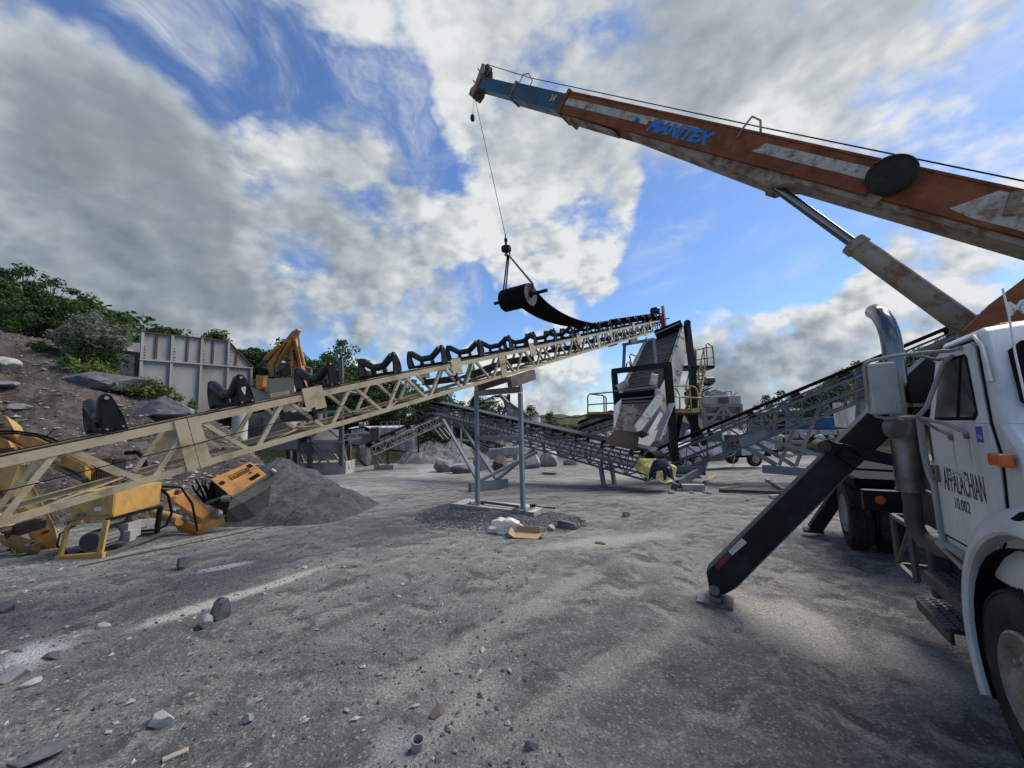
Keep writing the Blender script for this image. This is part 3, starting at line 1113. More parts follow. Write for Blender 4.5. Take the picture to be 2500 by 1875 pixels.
def make_idler():
    fr = bpy.data.objects.new('troughing_idler', bpy.data.meshes.new('troughing_idler'))
    fr.data.from_pydata([v - base for v in f.v], [], f.f)
    bm = bmesh.new()
    bm.from_mesh(fr.data)
    bmesh.ops.recalc_face_normals(bm, faces=bm.faces)
    bm.to_mesh(fr.data)
    bm.free()
    fr.data.materials.append(MATS['black_steel'])
    fr.data.polygons.foreach_set('use_smooth', [True] * len(fr.data.polygons))
    fr.data.set_sharp_from_angle(angle=R_(30))
    COL.objects.link(fr)
    fr.parent = conv
    fr.location = base - conv.location
    LOC[fr.name] = base
    for p, q in rl:
        MB().lathe([(.012, -.03), (.02, -.005), (.058, 0), (.065, .012), (.065, (q - p).length - .012), (.058, (q - p).length), (.02, (q - p).length + .005), (.012, (q - p).length + .03)], p, q - p, 18).build('roll', 'roll_steel', fr, smooth=True)
    bolt = MB()
    for wd, s_ in ((-.012, -1), (CW + .012, 1)):
        for da, h_ in ((0, .375), (-.06, .06), (.06, .06)):
            c = CV(IDT[0] + da, wd + s_ * (.012 if h_ > .3 else .02), h_)
            bolt.tube(c, c + E2 * s_ * .02, .018 if h_ > .3 else .01, n=8)
    bolt.build('bolt', 'pale_steel', fr)
    return fr


id0 = make_idler()
for t in IDT[1:]:
    c = id0.copy()
    COL.objects.link(c)
    c.location = CV(t) - conv.location
    for ch in list(id0.children):
        d = ch.copy()
        COL.objects.link(d)
        d.parent = c
# label on one bracket of the second idler
b = MB()
q = CV(IDT[1] + .005, -.035, .2)
b.box(q, .07, .004, .1, E1, E2, E3)
b.build('sticker', 'tape_white', conv)
# return idlers on square hanger plates
for i, t in enumerate((2.83, 5.95, 9.1, 12.2, 15.3, 18.4, 21.4)):
    for wd in (-.018, CW + .018):
        MB().box(CV(t, wd, -.09), .3, .012, .34, E1, E2, E3).build('hanger_plate', 'beige_paint', conv)
    MB().lathe([(.02, -.06), (.02, 0), (.075, .01), (.075, CW - .11), (.02, CW - .1), (.02, CW - .04)], CV(t - .05, .05, -.34), E2, 18).build('return_roll', 'roll_steel', conv, smooth=True)
    for wd in (.0, CW):
        MB().beam(CV(t - .05, wd + .02, -.4), CV(t - .05, wd + .02, -.22), .05, .1, E2).build('roll_hanger', 'black_steel', conv)
# return strand of the belt
b = MB()
rows = []
for i in range(60):
    t = 6.6 + (T1 - 6.6) * i / 59
    sag = -.26 - .05 * abs(math.sin((t - 9.1) / 3.1 * PI)) - (.14 * sstep(8.2, 6.6, t))
    rows.append([CV(t, .12, sag), CV(t, CW - .12, sag + .02), CV(t, CW - .12, sag + .032), CV(t, .12, sag + .012)])
vs = [p for r in rows for p in r]
b.add(vs, [[i * 4 + k, i * 4 + (k + 1) % 4, i * 4 + 4 + (k + 1) % 4, i * 4 + 4 + k] for i in range(59) for k in range(4)] + [[0, 1, 2, 3], [236, 237, 238, 239]])
b.build('return_belt', 'black_rubber', conv)
# carrying strand already laid near the head
TB = 15.6
b = MB()
prof = [(.06, .43), (.2, .37), (.38, .29), (.5, .275), (CW - .5, .275), (CW - .38, .29), (CW - .2, .37), (CW - .06, .43)]
rows = []
for i in range(30):
    t = TB + (T1 + .15 - TB) * i / 29
    rows.append([CV(t, a, h) for a, h in prof] + [CV(t, a, h + .014) for a, h in reversed(prof)])
n_ = len(rows[0])
b.add([p for r in rows for p in r], [[i * n_ + k, i * n_ + (k + 1) % n_, (i + 1) * n_ + (k + 1) % n_, (i + 1) * n_ + k] for i in range(29) for k in range(n_)])
b.build('laid_belt', 'black_rubber', conv)
# head end: pulley, discharge plates, motor, red belt guard
MB().lathe([(.05, -.12), (.05, 0), (.25, 0), (.25, CW - .16), (.05, CW - .16), (.05, CW)], CV(T1 + .1, .08, .02), E2, 24).build('head_pulley', 'black_rubber', conv, smooth=True)
b = MB()
for wd in (-.03, CW + .03):
    b.box(CV(T1 - .1, wd, -.15), .75, .015, .75, E1, E2, E3)
    b.box(CV(T1 - .1, wd, -.62), .35, .012, .35, E1, E2, E3)
b.build('head_plate', 'rust', conv)
b = MB()
b.box(CV(T1 - .1, .2, .36), .6, .6, .06, E1, E2, E3)
b.beam(CV(T1 - .35, .0, .1), CV(T1 - .35, .0, .36), .06, .06, E1)
b.beam(CV(T1 + .15, .0, .1), CV(T1 + .15, .0, .36), .06, .06, E1)
b.build('motor_bracket', 'black_steel', conv)
m0 = CV(T1 - .1, .55, .58)
b = MB()
b.lathe([(.0, 0), (.15, 0), (.19, .04), (.19, .42), (.15, .46), (.12, .52), (0, .52)], m0, -E2, 20)
for k in range(18):
    a = 2 * PI * k / 18
    e_ = E1 * math.cos(a) + E3 * math.sin(a)
    b.beam(m0 + e_ * .2 - E2 * .06, m0 + e_ * .2 - E2 * .4, .012, .03, e_)
b.box(m0 - E2 * .2 + E1 * .2, .1, .16, .16, E1, E2, E3)
b.build('drive_motor', 'motor_green', conv, smooth=True)
b = MB()
gp = CV(T1 - .05, -.1, 0)
for h0, h1 in ((-.62, .86),):
    pts = []
    for a in range(9):
        q = PI * a / 8
        pts.append(gp + E3 * (.62 + .17 * math.sin(q)) + E1 * (.17 * math.cos(q)))
    for a in range(9):
        q = PI + PI * a / 8
        pts.append(gp + E3 * (-.3 + .2 * math.sin(q)) + E1 * (.2 * math.cos(q)))
    b.prism(pts, -E2 * .1)
b.tube(gp - E2 * .1, gp - E2 * .35, .035)
b.build('belt_guard', 'red_paint', conv)
# timber and steel bearing blocks on top of the support frame
b = MB()
for wd in (.0, CW):
    b.beam(CV(7.75, wd, -CD - .17), CV(8.95, wd, -CD - .17), .13, .28, E3)
b.build('bearing_block', 'bearing_brown', conv)
b = MB()
for wd in (0, CW):
    b.beam(CV(17.6, wd, -CD - .1), CV(18.6, wd, -CD - .1), .13, .2, E3)
b.build('bearing_block', 'bearing_brown', conv)


zp = at(1277, 1244, 9.8)
SR = V((zp.x, zp.y, 0))
SL = SR + E2 * 1.52
zt = zp.z
ztop = at(1262, 941, 9.85).z
gz0 = ground_z(SR.x, SR.y)
C0 = (SR + SL) / 2
sf = thing('support_frame', 'new grey steel H frame standing on the fresh concrete pad', 'support frame', (C0.x, C0.y, zt))
for p in (SR, SL):
    b = MB()
    b.box((p.x, p.y, (zt + ztop - .16) / 2), .105, .105, ztop - .16 - zt - .03, E1H, E2)
    b.build('post', 'grey_paint', sf, bevel=.012)
    b = MB()
    b.box((p.x, p.y, zt + .012), .42, .42, .024, E1H, E2)
    pl = b.build('base_plate', 'grey_paint', sf, bevel=.004)
    b = MB()
    for i in (-1, 1):
        for j in (-1, 1):
            c = V((p.x, p.y, zt + .02)) + E1H * .15 * i + E2 * .15 * j
            b.tube(c, c + Z * .02, .035, n=6)
            b.tube(c, c + Z * .06, .015, n=8)
    b.build('anchor_bolt', 'dull_metal', pl)
b = MB()
b.beam(V((SR.x, SR.y, ztop - .08)) - E2 * .0525, V((SL.x, SL.y, ztop - .08)) + E2 * .0525, .107, .16)
b.build('top_beam', 'grey_paint', sf, bevel=.012)
zc = at(1265, 1070, 9.85).z
b = MB()
b.beam(V((SR.x, SR.y, zc)) + E2 * .0525, V((SL.x, SL.y, zc)) - E2 * .0525, .095, .12)
b.build('cross_beam', 'grey_paint', sf, bevel=.01)
b = MB()
for p in (SR, SL):
    b.box((p.x, p.y, ztop + .1), .16, .02, .2, E1H, E2)
b.build('bracket_plate', 'pale_steel', sf)
b = MB()
q0, q1 = V((SR.x, SR.y, zt + .06)), V((SL.x, SL.y, zt + .06))
b.beam(lerp(q0, q1, .08), lerp(q0, q1, .92), .06, .06)
b.build('brace_bar', 'rust', sf)

# pad corners read from the photo, lying at pad height
def padp(px, py):
    return onplane(px, py, (0, 0, zt), Z)


A_, B_, D_ = padp(1102, 1229), padp(1302, 1250), padp(1338, 1236)
ex = (B_ - A_).normalized()
ey = (D_ - B_)
ey = (ey - ex * ey.dot(ex)).normalized()
lenx, leny = (B_ - A_).length, max(.75, (D_ - B_).dot(ey))
pc = A_ + ex * lenx / 2 + ey * leny / 2
pad = MB().box((pc.x, pc.y, zt - .16), lenx, leny, .318, ex, ey).build('concrete_pad', 'pad_concrete', bevel=.008)
tag(pad, 'fresh pale concrete footing pad under the grey steel support frame', 'concrete pad')
b = MB()
fo = pc - ey * (leny / 2 + .021)
b.box((fo.x, fo.y, zt - .11), lenx + .08, .04, .22, ex, ey)
fo2 = pc + ex * (lenx / 2 + .021) - ey * .02
b.box((fo2.x, fo2.y, zt - .11), .04, leny + .0, .22, ex, ey)
fr = b.build('formwork_board', 'form_wood', pad)
fr.location = (0, 0, 0)
b = MB()
for u in (.22, .52, .86):
    c = A_ + ex * lenx * u - ey * .062
    b.box((c.x, c.y, zt - .15), .09, .04, .3, ex, ey)
b.build('formwork_stake', 'form_wood', pad)
mc = padp(1215, 1278)
mc = C0 - ey * .35 + ex * .1
pile('gravel_mound', (mc.x + .05, mc.y - .25), 2.7, 1.75, .22, 'dark_gravel', 'low dark gravel mound around the concrete pad', 23, rot=math.atan2(ex.y, ex.x), peaks=((-.15, .1, .9), (.2, .1, .9), (0, .1, 1)), zoff=gz0 - .05)

gm = bpy.data.objects['gravel_mound']


def on_mound(rr):
    a, r = rr.uniform(0, 6.28), rr.random() ** .6
    p = V((mc.x, mc.y - .25, 0)) + ex * 2.35 * r * math.cos(a) + ey * 1.45 * r * math.sin(a)
    return p.x, p.y


dg = bpy.context.evaluated_depsgraph_get()


def mound_z(x, y):
    hit = gm.ray_cast(V((x, y, 10)) - gm.location, V((0, 0, -1)))
    z = ground_z(x, y)
    return max(z, hit[1].z + gm.location.z) if hit[0] else z


scatter('crushed_stone', 'rock_dark', 7000, on_mound, .02, .05, 21, 'crushed dark stone spread over the mound around the pad', mound_z)
scatter('crushed_stone', 'rock_grey', 500, on_mound, .02, .05, 22, 'paler crushed stone spread over the mound around the pad', mound_z)

# plastic bag, cardboard and black strap by the pad
p = gnd(1232, 1300)
p = V((p.x, p.y, mound_z(p.x, p.y)))
bm = bmesh.new()
bmesh.ops.create_icosphere(bm, subdivisions=5, radius=1)
b = MB()
for v in bm.verts:
    q = v.co.copy()
    cr_ = noise.ridged_multi_fractal(q * 1.6 + V((3, 1, 0)), 1, 2, 4, 1, 2) * .11 + .3 * fbm(q.x * 1.1, q.y * 1.1, q.z * 1.1 + 4, 3)
    q *= .8 + cr_
    t_ = sstep(.35, 1.15, q.x)
    q.y *= 1 - .7 * t_
    q.z *= 1 - .55 * t_
    q = V((q.x * .42, q.y * .24, max(-.02, q.z * .2 + .1 + .06 * q.x)))
    b.v.append(p + ex * q.x + ey * q.y + Z * q.z)
b.f = [[v.index for v in fc.verts] for fc in bm.faces]
bm.free()
tag(b.build('plastic_bag', 'plastic_bag', smooth=True), 'crumpled translucent white plastic bag lying on the gravel mound', 'bag')
p = gnd(1287, 1312)
cx_, cy_ = (ex + ey * .25).normalized(), (ey - ex * .25).normalized()
b = MB()
o = V((p.x, p.y, mound_z(p.x, p.y) + .03))
nrm = (Z + V((0, -.25, 0))).normalized()
b.box(o, .5, .26, .012, cx_, (cy_ + Z * .12).normalized(), nrm)
b.beam(o + cx_ * .25 - cy_ * .0, o + cx_ * .36 + Z * .07, .22, .01)
b.hexa([o - cx_ * .25 + cy_ * .13, o + cx_ * .25 + cy_ * .13, o + cx_ * .2 + cy_ * .16 + Z * .14, o - cx_ * .28 + cy_ * .18 + Z * .12],
       [o - cx_ * .25 + cy_ * .142, o + cx_ * .25 + cy_ * .142, o + cx_ * .2 + cy_ * .172 + Z * .14, o - cx_ * .28 + cy_ * .192 + Z * .12])
b.hexa([o - cx_ * .25 - cy_ * .12, o - cx_ * .25 + cy_ * .13, o - cx_ * .36 + cy_ * .15 + Z * .1, o - cx_ * .34 - cy_ * .1 + Z * .05],
       [o - cx_ * .262 - cy_ * .12, o - cx_ * .262 + cy_ * .13, o - cx_ * .372 + cy_ * .15 + Z * .1, o - cx_ * .352 - cy_ * .1 + Z * .05])
tag(b.build('cardboard_box', 'cardboard'), 'flattened brown cardboard box beside the plastic bag', 'box')
b = MB()
c = V((SR.x, SR.y, zt)) + E1H * .25 - E2 * .05
b.path([c, c + V((.12, -.05, .06)), c + V((.3, -.1, .04)), c + V((.5, -.16, .03)), c + V((.62, -.25, .03))], .02, 6)
b.box(c + V((.06, 0, .05)), .14, .05, .07)
tag(b.build('strap', 'black_rubber'), 'black ratchet strap lying on the concrete pad', 'strap')

# ------------------------------------------------------------------ belt roll in the air
RC = at(1263, 727, 10.35)
RW, RR = .86, .30
roll = thing('belt_roll', 'heavy roll of black conveyor belt hanging from the crane', 'belt roll', RC)
b = MB()
b.lathe([(.1, -RW / 2), (RR, -RW / 2), (RR + .004, -RW / 2 + .01), (RR + .004, RW / 2 - .01), (RR, RW / 2), (.1, RW / 2)], RC, E2, 48)
b.build('rolled_belt', 'black_rubber', roll, smooth=True)
for s_ in (-1, 1):
    b = MB()
    for i in range(16):
        r0 = .1 + i * (RR - .1) / 16
        b.lathe([(r0 + .002, s_ * RW / 2), (r0 + .002, s_ * (RW / 2 + .004)), (r0 + .0075, s_ * (RW / 2 + .004)), (r0 + .0075, s_ * RW / 2)], RC, E2, 40)
    b.build('belt_edge', 'dusty_steel', roll)
MB().tube(RC - E2 * .93, RC + E2 * .78, .045, n=14).build('axle_bar', 'black_steel', roll, smooth=True)
# the free end hangs in a curve down to the idlers
q0 = RC + E1H * RR * .55 + Z * RR * .835
q3 = CV(TB, CW / 2, .283)
k1 = q0 + (E1H * .835 - Z * .55) * 1.3
k2 = q3 - E1 * 1.5
rows = []
for i in range(41):
    u = i / 40
    c = q0 * (1 - u) ** 3 + k1 * 3 * u * (1 - u) ** 2 + k2 * 3 * u * u * (1 - u) + q3 * u ** 3
    wd = RW / 2
    cen = lerp(RC, CV(TB, CW / 2, 0), 0)
    up = .014
    tr = .13 * sstep(.75, 1, u)
    rows.append([c - E2 * wd + Z * tr, c - E2 * wd * .4, c + E2 * wd * .4, c + E2 * wd + Z * tr, c + E2 * wd + Z * (tr + up), c + E2 * wd * .4 + Z * up, c - E2 * wd * .4 + Z * up, c - E2 * wd + Z * (tr + up)])
b = MB()
b.add([p for r in rows for p in r], [[i * 8 + k, i * 8 + (k + 1) % 8, (i + 1) * 8 + (k + 1) % 8, (i + 1) * 8 + k] for i in range(40) for k in range(8)])
b.build('hanging_belt', 'black_rubber', roll, smooth=True)
HK = at(1241, 622, 10.3)
sl_ = thing('lifting_sling', 'black web sling looped from the crane hook to the belt roll', 'sling', HK)
for s_ in (-.40, .40):
    b = MB()
    e_ = RC + E2 * (s_ + (.1 if s_ > 0 else -.1))
    if s_ > 0:
        e_ = RC + E2 * .47
        pts = [HK, e_ + Z * RR + E2 * -.05, e_ + Z * .02]
    else:
        e_ = RC - E2 * .49
        pts = [HK, e_ + Z * (RR - .02), e_ - Z * .01]
    for a, c in zip(pts, pts[1:]):
        b.beam(a + E1H * .03, c + E1H * .05, .055, .012, E2)
        b.beam(a - E1H * .03, c - E1H * .05, .055, .012, E2)
    b.build('web_strap', 'black_rubber', sl_)
MB().lathe([(.075 + .02 * math.cos(2 * PI * i / 8), .02 * math.sin(2 * PI * i / 8)) for i in range(9)], HK + Z * .04, E2, 16).build('shackle', 'black_steel', sl_, smooth=True)
# ------------------------------------------------------------------ crane truck
TA = V((math.sin(R_(31)), math.cos(R_(31)), 0))     # towards the tail
TN = V((-TA.y, TA.x, 0))                            # out of the side that faces us
TO = TN * -1.30


def TK(s, out, z):
    return TO + TA * s + TN * out + Z * z


def SP(s, z, off=0.0):
    return TK(s, off - max(0, z - 2.0) * .16, z)


truck = thing('crane_truck', 'old white conventional cab truck carrying a rusty orange telescopic crane', 'crane truck', TK(5.5, -1.2, 0))
CWD = 2.25
# cab shell
lower = [(4.52, 1.0), (4.52, 2.0), (3.46, 2.0), (3.30, 1.82), (3.34, 1.0)]
upper = [(4.52, 2.0), (4.48, 2.56), (4.40, 2.63), (3.86, 2.64), (3.79, 2.60), (3.46, 2.0)]
b = MB()
n = len(lower)
b.add([TK(s, 0, z) for s, z in lower] + [TK(s, -CWD, z) for s, z in lower], [list(range(n))] + [list(range(n, 2 * n))] + [[i, (i + 1) % n, n + (i + 1) % n, n + i] for i in range(n) if i != 1])
n = len(upper)
ins = lambda z: (z - 2.0) * .16
vs = []
for k in range(5):
    f_ = k / 4
    for s, z in upper:
        o0 = -ins(z)
        o1 = -CWD + ins(z)
        dome = .07 * math.sin(PI * f_) * sstep(2.3, 2.64, z)
        vs.append(TK(s - (.06 * math.sin(PI * f_) if s < 4 else 0), lerp(o0, o1, f_), z + dome))
fs = [list(range(n))[::-1], list(range(4 * n, 5 * n))]
for k in range(4):
    fs += [[k * n + i, k * n + (i + 1) % n, (k + 1) * n + (i + 1) % n, (k + 1) * n + i] for i in range(n - 1)]
b.add(vs, fs)
cab = b.build('cab', 'truck_white', truck, smooth=True, bevel=.03)
# drip rail
MB().path([SP(4.46, 2.5, .012), SP(4.3, 2.585, .012), SP(3.85, 2.59, .014), SP(3.74, 2.5, .012), SP(3.6, 2.26, .012)], .013, 6).build('drip_rail', 'truck_white', cab, smooth=True)
# hood and cowl
b = MB()
hp = [(3.42, 1.34), (3.36, 1.80), (2.6, 1.72), (1.75, 1.58), (1.55, 1.45), (1.52, .75), (2.4, .75), (2.4, 1.34)]
b.prism([TK(s, -.38, z) for s, z in hp], TN * -(CWD - .76))
b.build('hood', 'truck_white', truck, smooth=True, bevel=.09)
b = MB()
b.prism([TK(s, -.02, z) for s, z in ((3.46, 1.38), (3.36, 1.80), (3.1, 1.74), (3.0, 1.38))], TN * -(CWD - .04))
b.build('cowl', 'truck_white', truck, smooth=True, bevel=.05)
# front wings
for side in (1, -1):
    b = MB()
    oo = (lambda o: o) if side == 1 else (lambda o: -CWD - o)
    prof = [(.72, -.34), (.73, .085), (.745, .10), (.79, .095), (.86, .05), (.90, -.05), (.93, -.22), (.95, -.42), (.93, -.42), (.75, -.34)]
    rows = []
    for i in range(29):
        a = R_(-28 + 232 * i / 28)
        rows.append([TK(3.22 + r_ * (.97 if r_ < .8 else 1) * 1.12 * math.cos(a), oo(o), .60 + r_ * math.sin(a) * 1.08) for r_, o in prof])
    m_ = len(prof)
    b.add([p for r_ in rows for p in r_], [[i * m_ + k, i * m_ + (k + 1) % m_, (i + 1) * m_ + (k + 1) % m_, (i + 1) * m_ + k] for i in range(28) for k in range(m_)])
    b.build('front_fender', 'truck_white', truck, smooth=True)
    li = MB()
    rows = [[TK(3.22 + .75 * math.cos(R_(-30 + 236 * i / 20)), oo(o), .60 + .72 * math.sin(R_(-30 + 236 * i / 20))) for o in (.075, -.36)] for i in range(21)]
    li.add([p for r_ in rows for p in r_], [[i * 2, i * 2 + 1, i * 2 + 3, i * 2 + 2] for i in range(20)])
    li.add([TK(3.22, oo(-.36), .2)] + [TK(3.22 + .75 * math.cos(R_(-30 + 236 * i / 20)), oo(-.36), .60 + .72 * math.sin(R_(-30 + 236 * i / 20))) for i in range(21)], [[0, i + 1, i + 2] for i in range(20)])
    li.build('fender_liner', 'black_rubber', truck)


def wheel(name, c, ax, r=.52, wdt=.28, front=True, seed=0, parent=None, rimmat='rim', lugs=True):
    """tyre with tread blocks, dished rim and hub; ax points outwards, c is the outer face centre"""
    ax = V(ax).normalized()
    t = MB()
    t.lathe([(r * .56, -.02), (r * .62, .0), (r * .80, .006), (r * .93, -.004), (r * .985, -.03), (r, -.06), (r, -wdt + .06), (r * .985, -wdt + .03), (r * .9, -wdt), (r * .56, -wdt + .02)], c, ax, 56)
    if lugs:
        x = ax.orthogonal().normalized()
        y = ax.cross(x)
        N_ = 46
        for k in range(N_):
            for row, off in enumerate((-.075, -.14, -.205)):
                a = 2 * PI * (k + .5 * (row % 2)) / N_
                e_ = x * math.cos(a) + y * math.sin(a)
                tg = ax.cross(e_)
                t.box(c + e_ * (r + .004) + ax * off * wdt / .28, .055, .05, .022, (tg + ax * (.35 if row % 2 else -.35)).normalized(), (ax - tg * (.35 if row % 2 else -.35)).normalized(), e_)
        for k in range(N_ * 2):
            a = 2 * PI * k / (N_ * 2)
            e_ = x * math.cos(a) + y * math.sin(a)
            t.box(c + e_ * r * .972 - ax * .022, .02, .03, .016, ax.cross(e_), ax, e_)
    ty = t.build(name, 'tyre', parent, smooth=True)
    m = MB()
    d_ = -.03 if front else -.13
    m.lathe([(r * .575, -.03), (r * .575, .004), (r * .545, .012), (r * .53, -.02), (r * .5, -.05), (r * .44, d_ - .04), (r * .34, d_), (r * .22, d_ + .01), (r * .2, d_ + .06), (r * .12, d_ + .085), (0, d_ + .09)], c, ax, 40)
    x = ax.orthogonal().normalized()
    y = ax.cross(x)
    for k in range(10):
        a = 2 * PI * k / 10
        p = c + (x * math.cos(a) + y * math.sin(a)) * r * .3 + ax * (d_ - .005)
        m.tube(p, p + ax * .035, .016, n=6)
    m.build('rim', rimmat, ty, smooth=True)
    return ty


wheel('front_wheel', TK(3.45, .06, .515), (TN * .97 + TA * .0).normalized(), parent=truck)
wheel('front_wheel', TK(3.45, -CWD - .03, .515), -TN, parent=truck, lugs=False)
wheel('rear_wheel', TK(8.45, .02, .5), TN, .525, front=False, parent=truck)
wheel('rear_wheel', TK(8.45, -.33, .5), TN, .525, front=False, parent=truck)
wheel('rear_wheel', TK(8.45, -CWD - .02, .46), -TN, .525, front=False, parent=truck, lugs=False)
# chassis
b = MB()
for o in (-.72, -1.53):
    b.beam(TK(1.4, o, .82), TK(10.4, o, .82), .08, .26)
for s in (2.2, 4.2, 6.2, 7.6, 9.2):
    b.beam(TK(s, -.72, .82), TK(s, -1.53, .82), .1, .2)
b.tube(TK(8.45, -.5, .5), TK(8.45, -CWD + .5, .5), .09)
b.tube(TK(3.36, -.1, .5), TK(3.36, -CWD + .1, .5), .07)
b.box(TK(2.6, -1.12, .8), 1.2, 1.0, .8, TA, TN)
b.build('chassis', 'black_steel', truck)
# door
d0 = [(4.47, 1.13), (4.47, 2.0), (3.58, 2.0), (3.52, 1.80), (3.56, 1.38), (3.72, 1.18), (3.9, 1.13)]
d1 = [(4.47, 2.0), (4.445, 2.50), (4.40, 2.55), (3.90, 2.55), (3.84, 2.52), (3.58, 2.0)]
b = MB()
b.prism([TK(s, .004, z) for s, z in d0], TN * .014)
b.prism([SP(s, z, .004) for s, z in d1], TN * .014)
door = b.build('door', 'truck_white', truck, bevel=.006)
seam = MB()
ring = [SP(s, z, .003) for s, z in [(4.485, 1.115), (4.485, 2.0), (4.46, 2.51), (4.41, 2.565), (3.89, 2.565), (3.825, 2.53), (3.565, 2.0), (3.505, 1.80), (3.545, 1.37), (3.71, 1.165), (3.9, 1.115), (4.485, 1.115)]]
seam.path(ring, .006, 5)
seam.build('door_seal', 'black_rubber', door)
wg = [(4.36, 2.02), (4.335, 2.44), (4.29, 2.485), (3.955, 2.485), (3.91, 2.455), (3.70, 2.06), (3.73, 2.02)]
b = MB()
b.prism([SP(s, z, .0185) for s, z in wg], TN * .004)
b.build('window_gasket', 'black_rubber', door)
cs_, cz_ = 4.06, 2.25
b = MB()
b.prism([SP(cs_ + (s - cs_) * .945, cz_ + (z - cz_) * .9, .0226) for s, z in wg], TN * .003)
b.build('window', 'glass', door)
b = MB()
b.beam(SP(3.95, 2.04, .026), SP(3.985, 2.475, .026), .02, .012, TN)
b.build('vent_bar', 'black_rubber', door)
b = MB()
b.box(TK(4.42, .03, 1.60), .06, .03, .13, TA, TN)
b.beam(TK(4.45, .045, 1.65), TK(4.39, .045, 1.65), .02, .025)
b.build('handle', 'chrome', door, bevel=.006)
b = MB()
b.box(TK(4.515, .02, 1.19), .07, .03, .16, TA, TN)
b.build('hinge', 'pale_steel', door)
# writing on the door
text('lettering', 'APPALACHIAN', 'letter_navy', door, TK(4.33, .019, 1.49), -TA, Z, .25, .0008, sx=.365)
arc = MB()
for i in range(12):
    u0, u1 = i / 12, (i + 1) / 12
    pz = lambda u: 1.585 + .035 * math.sin(PI * u)
    ss = lambda u: 4.23 - .29 * u
    arc.hexa([TK(ss(u0), .0195, pz(u0)), TK(ss(u1), .0195, pz(u1)), TK(ss(u1), .0195, pz(u1) + .042), TK(ss(u0), .0195, pz(u0) + .042)],
             [TK(ss(u0), .0215, pz(u0)), TK(ss(u1), .0215, pz(u1)), TK(ss(u1), .0215, pz(u1) + .042), TK(ss(u0), .0215, pz(u0) + .042)])
arc.build('banner', 'truck_white', door)
for i, ch in enumerate('AGGREGATES'):
    u = (i + .5) / 10
    tn_ = (-TA + Z * (.035 * PI * math.cos(PI * u) / .29)).normalized()
    up_ = TN.cross(tn_) * -1
    up_ = up_ if up_.z > 0 else -up_
    text('letter', ch, 'letter_navy', door, TK(4.23 - .29 * u, .0218, 1.594 + .035 * math.sin(PI * u)), tn_, up_, .033, .0006, align='CENTER')
text('lettering', '10.002', 'letter_navy', door, TK(4.21, .019, 1.375), -TA, Z, .115, .0008, sx=.78)
b = MB()
b.box(SP(3.69, 1.93, .02), .075, .003, .1, TA, TN)
st = b.build('sticker', 'sticker_blue', door)
text('lettering', 'FTA', 'letter_white', door, SP(3.71, 1.9, .0218), -TA, Z, .04, .0004, sx=.7)
# rust runs below the mirror bracket feet
for s_, z_, l_ in ((3.845, 1.915, .2), (4.085, 1.895, .24)):
    MB().prism([TK(s_ - .008, .0185, z_), TK(s_ + .008, .0185, z_), TK(s_ + .003, .0185, z_ - l_), TK(s_ - .002, .0185, z_ - l_ * .8)], TN * .0006).build('rust_run', 'rim', door)
    MB().lathe([(0, 0), (.022, 0), (.018, .02), (0, .022)], TK(s_, .018, z_), TN, 12).build('bracket_foot', 'dull_metal', door)
# windscreen and side pillar glass
def WS(o, z, off=0.0):
    t_ = (z - 2.0) / .6
    return TK(3.46 + .33 * t_ - off * .87 - .06 * math.sin(PI * min(1, max(0, -o / CWD))) * sstep(2.3, 2.64, z), o, z + off * .48)


def wsrow(off, k):
    c_, zc_ = -CWD / 2, 2.28
    pts = [(-.13, 2.05), (-.10, 2.12), (-.15, 2.44), (-.22, 2.50), (-CWD / 2, 2.52), (-CWD + .22, 2.50), (-CWD + .15, 2.44), (-CWD + .10, 2.12), (-CWD + .13, 2.05), (-CWD / 2, 2.03)]
    return [WS(c_ + (o - c_) * (1 - k * .055), zc_ + (z - zc_) * (1 - k * .2), off + .012) for o, z in pts]


for off, k, nm, mm in ((.01, 0, 'windscreen_gasket', 'black_rubber'), (.016, 1, 'windscreen', 'glass_blue')):
    a_, c_ = wsrow(off, k), wsrow(off + .008, k)
    n = len(a_)
    MB().add(a_ + c_, [list(range(n))[::-1], list(range(n, 2 * n))] + [[i, (i + 1) % n, n + (i + 1) % n, n + i] for i in range(n)]).build(nm, mm, cab)
# marker lamps
b = MB()
q = onplane(2478, 796, (0, 0, 2.66), Z)
b.box(q, .07, .17, .055, TA, TN)
b.build('marker_lamp', 'amber', cab, bevel=.012)
b = MB()
b.box(TK(3.42, .045, 1.79), .14, .06, .075, TA, TN)
b.build('turn_lamp', 'amber', truck, bevel=.012)
# hood latch and antenna
b = MB()
b.beam(TK(3.40, .05, 1.42), TK(3.2, .06, 1.52), .04, .05, TN)
b.box(TK(3.42, .04, 1.40), .08, .06, .05, TA, TN)
b.build('hood_latch', 'black_rubber', truck, bevel=.008)
b = MB()
b.path([at(2448, 705, 2.6), at(2462, 765, 2.5), at(2480, 870, 2.35), at(2506, 985, 2.2)], .006, 6)
b.build('antenna', 'letter_white', truck)
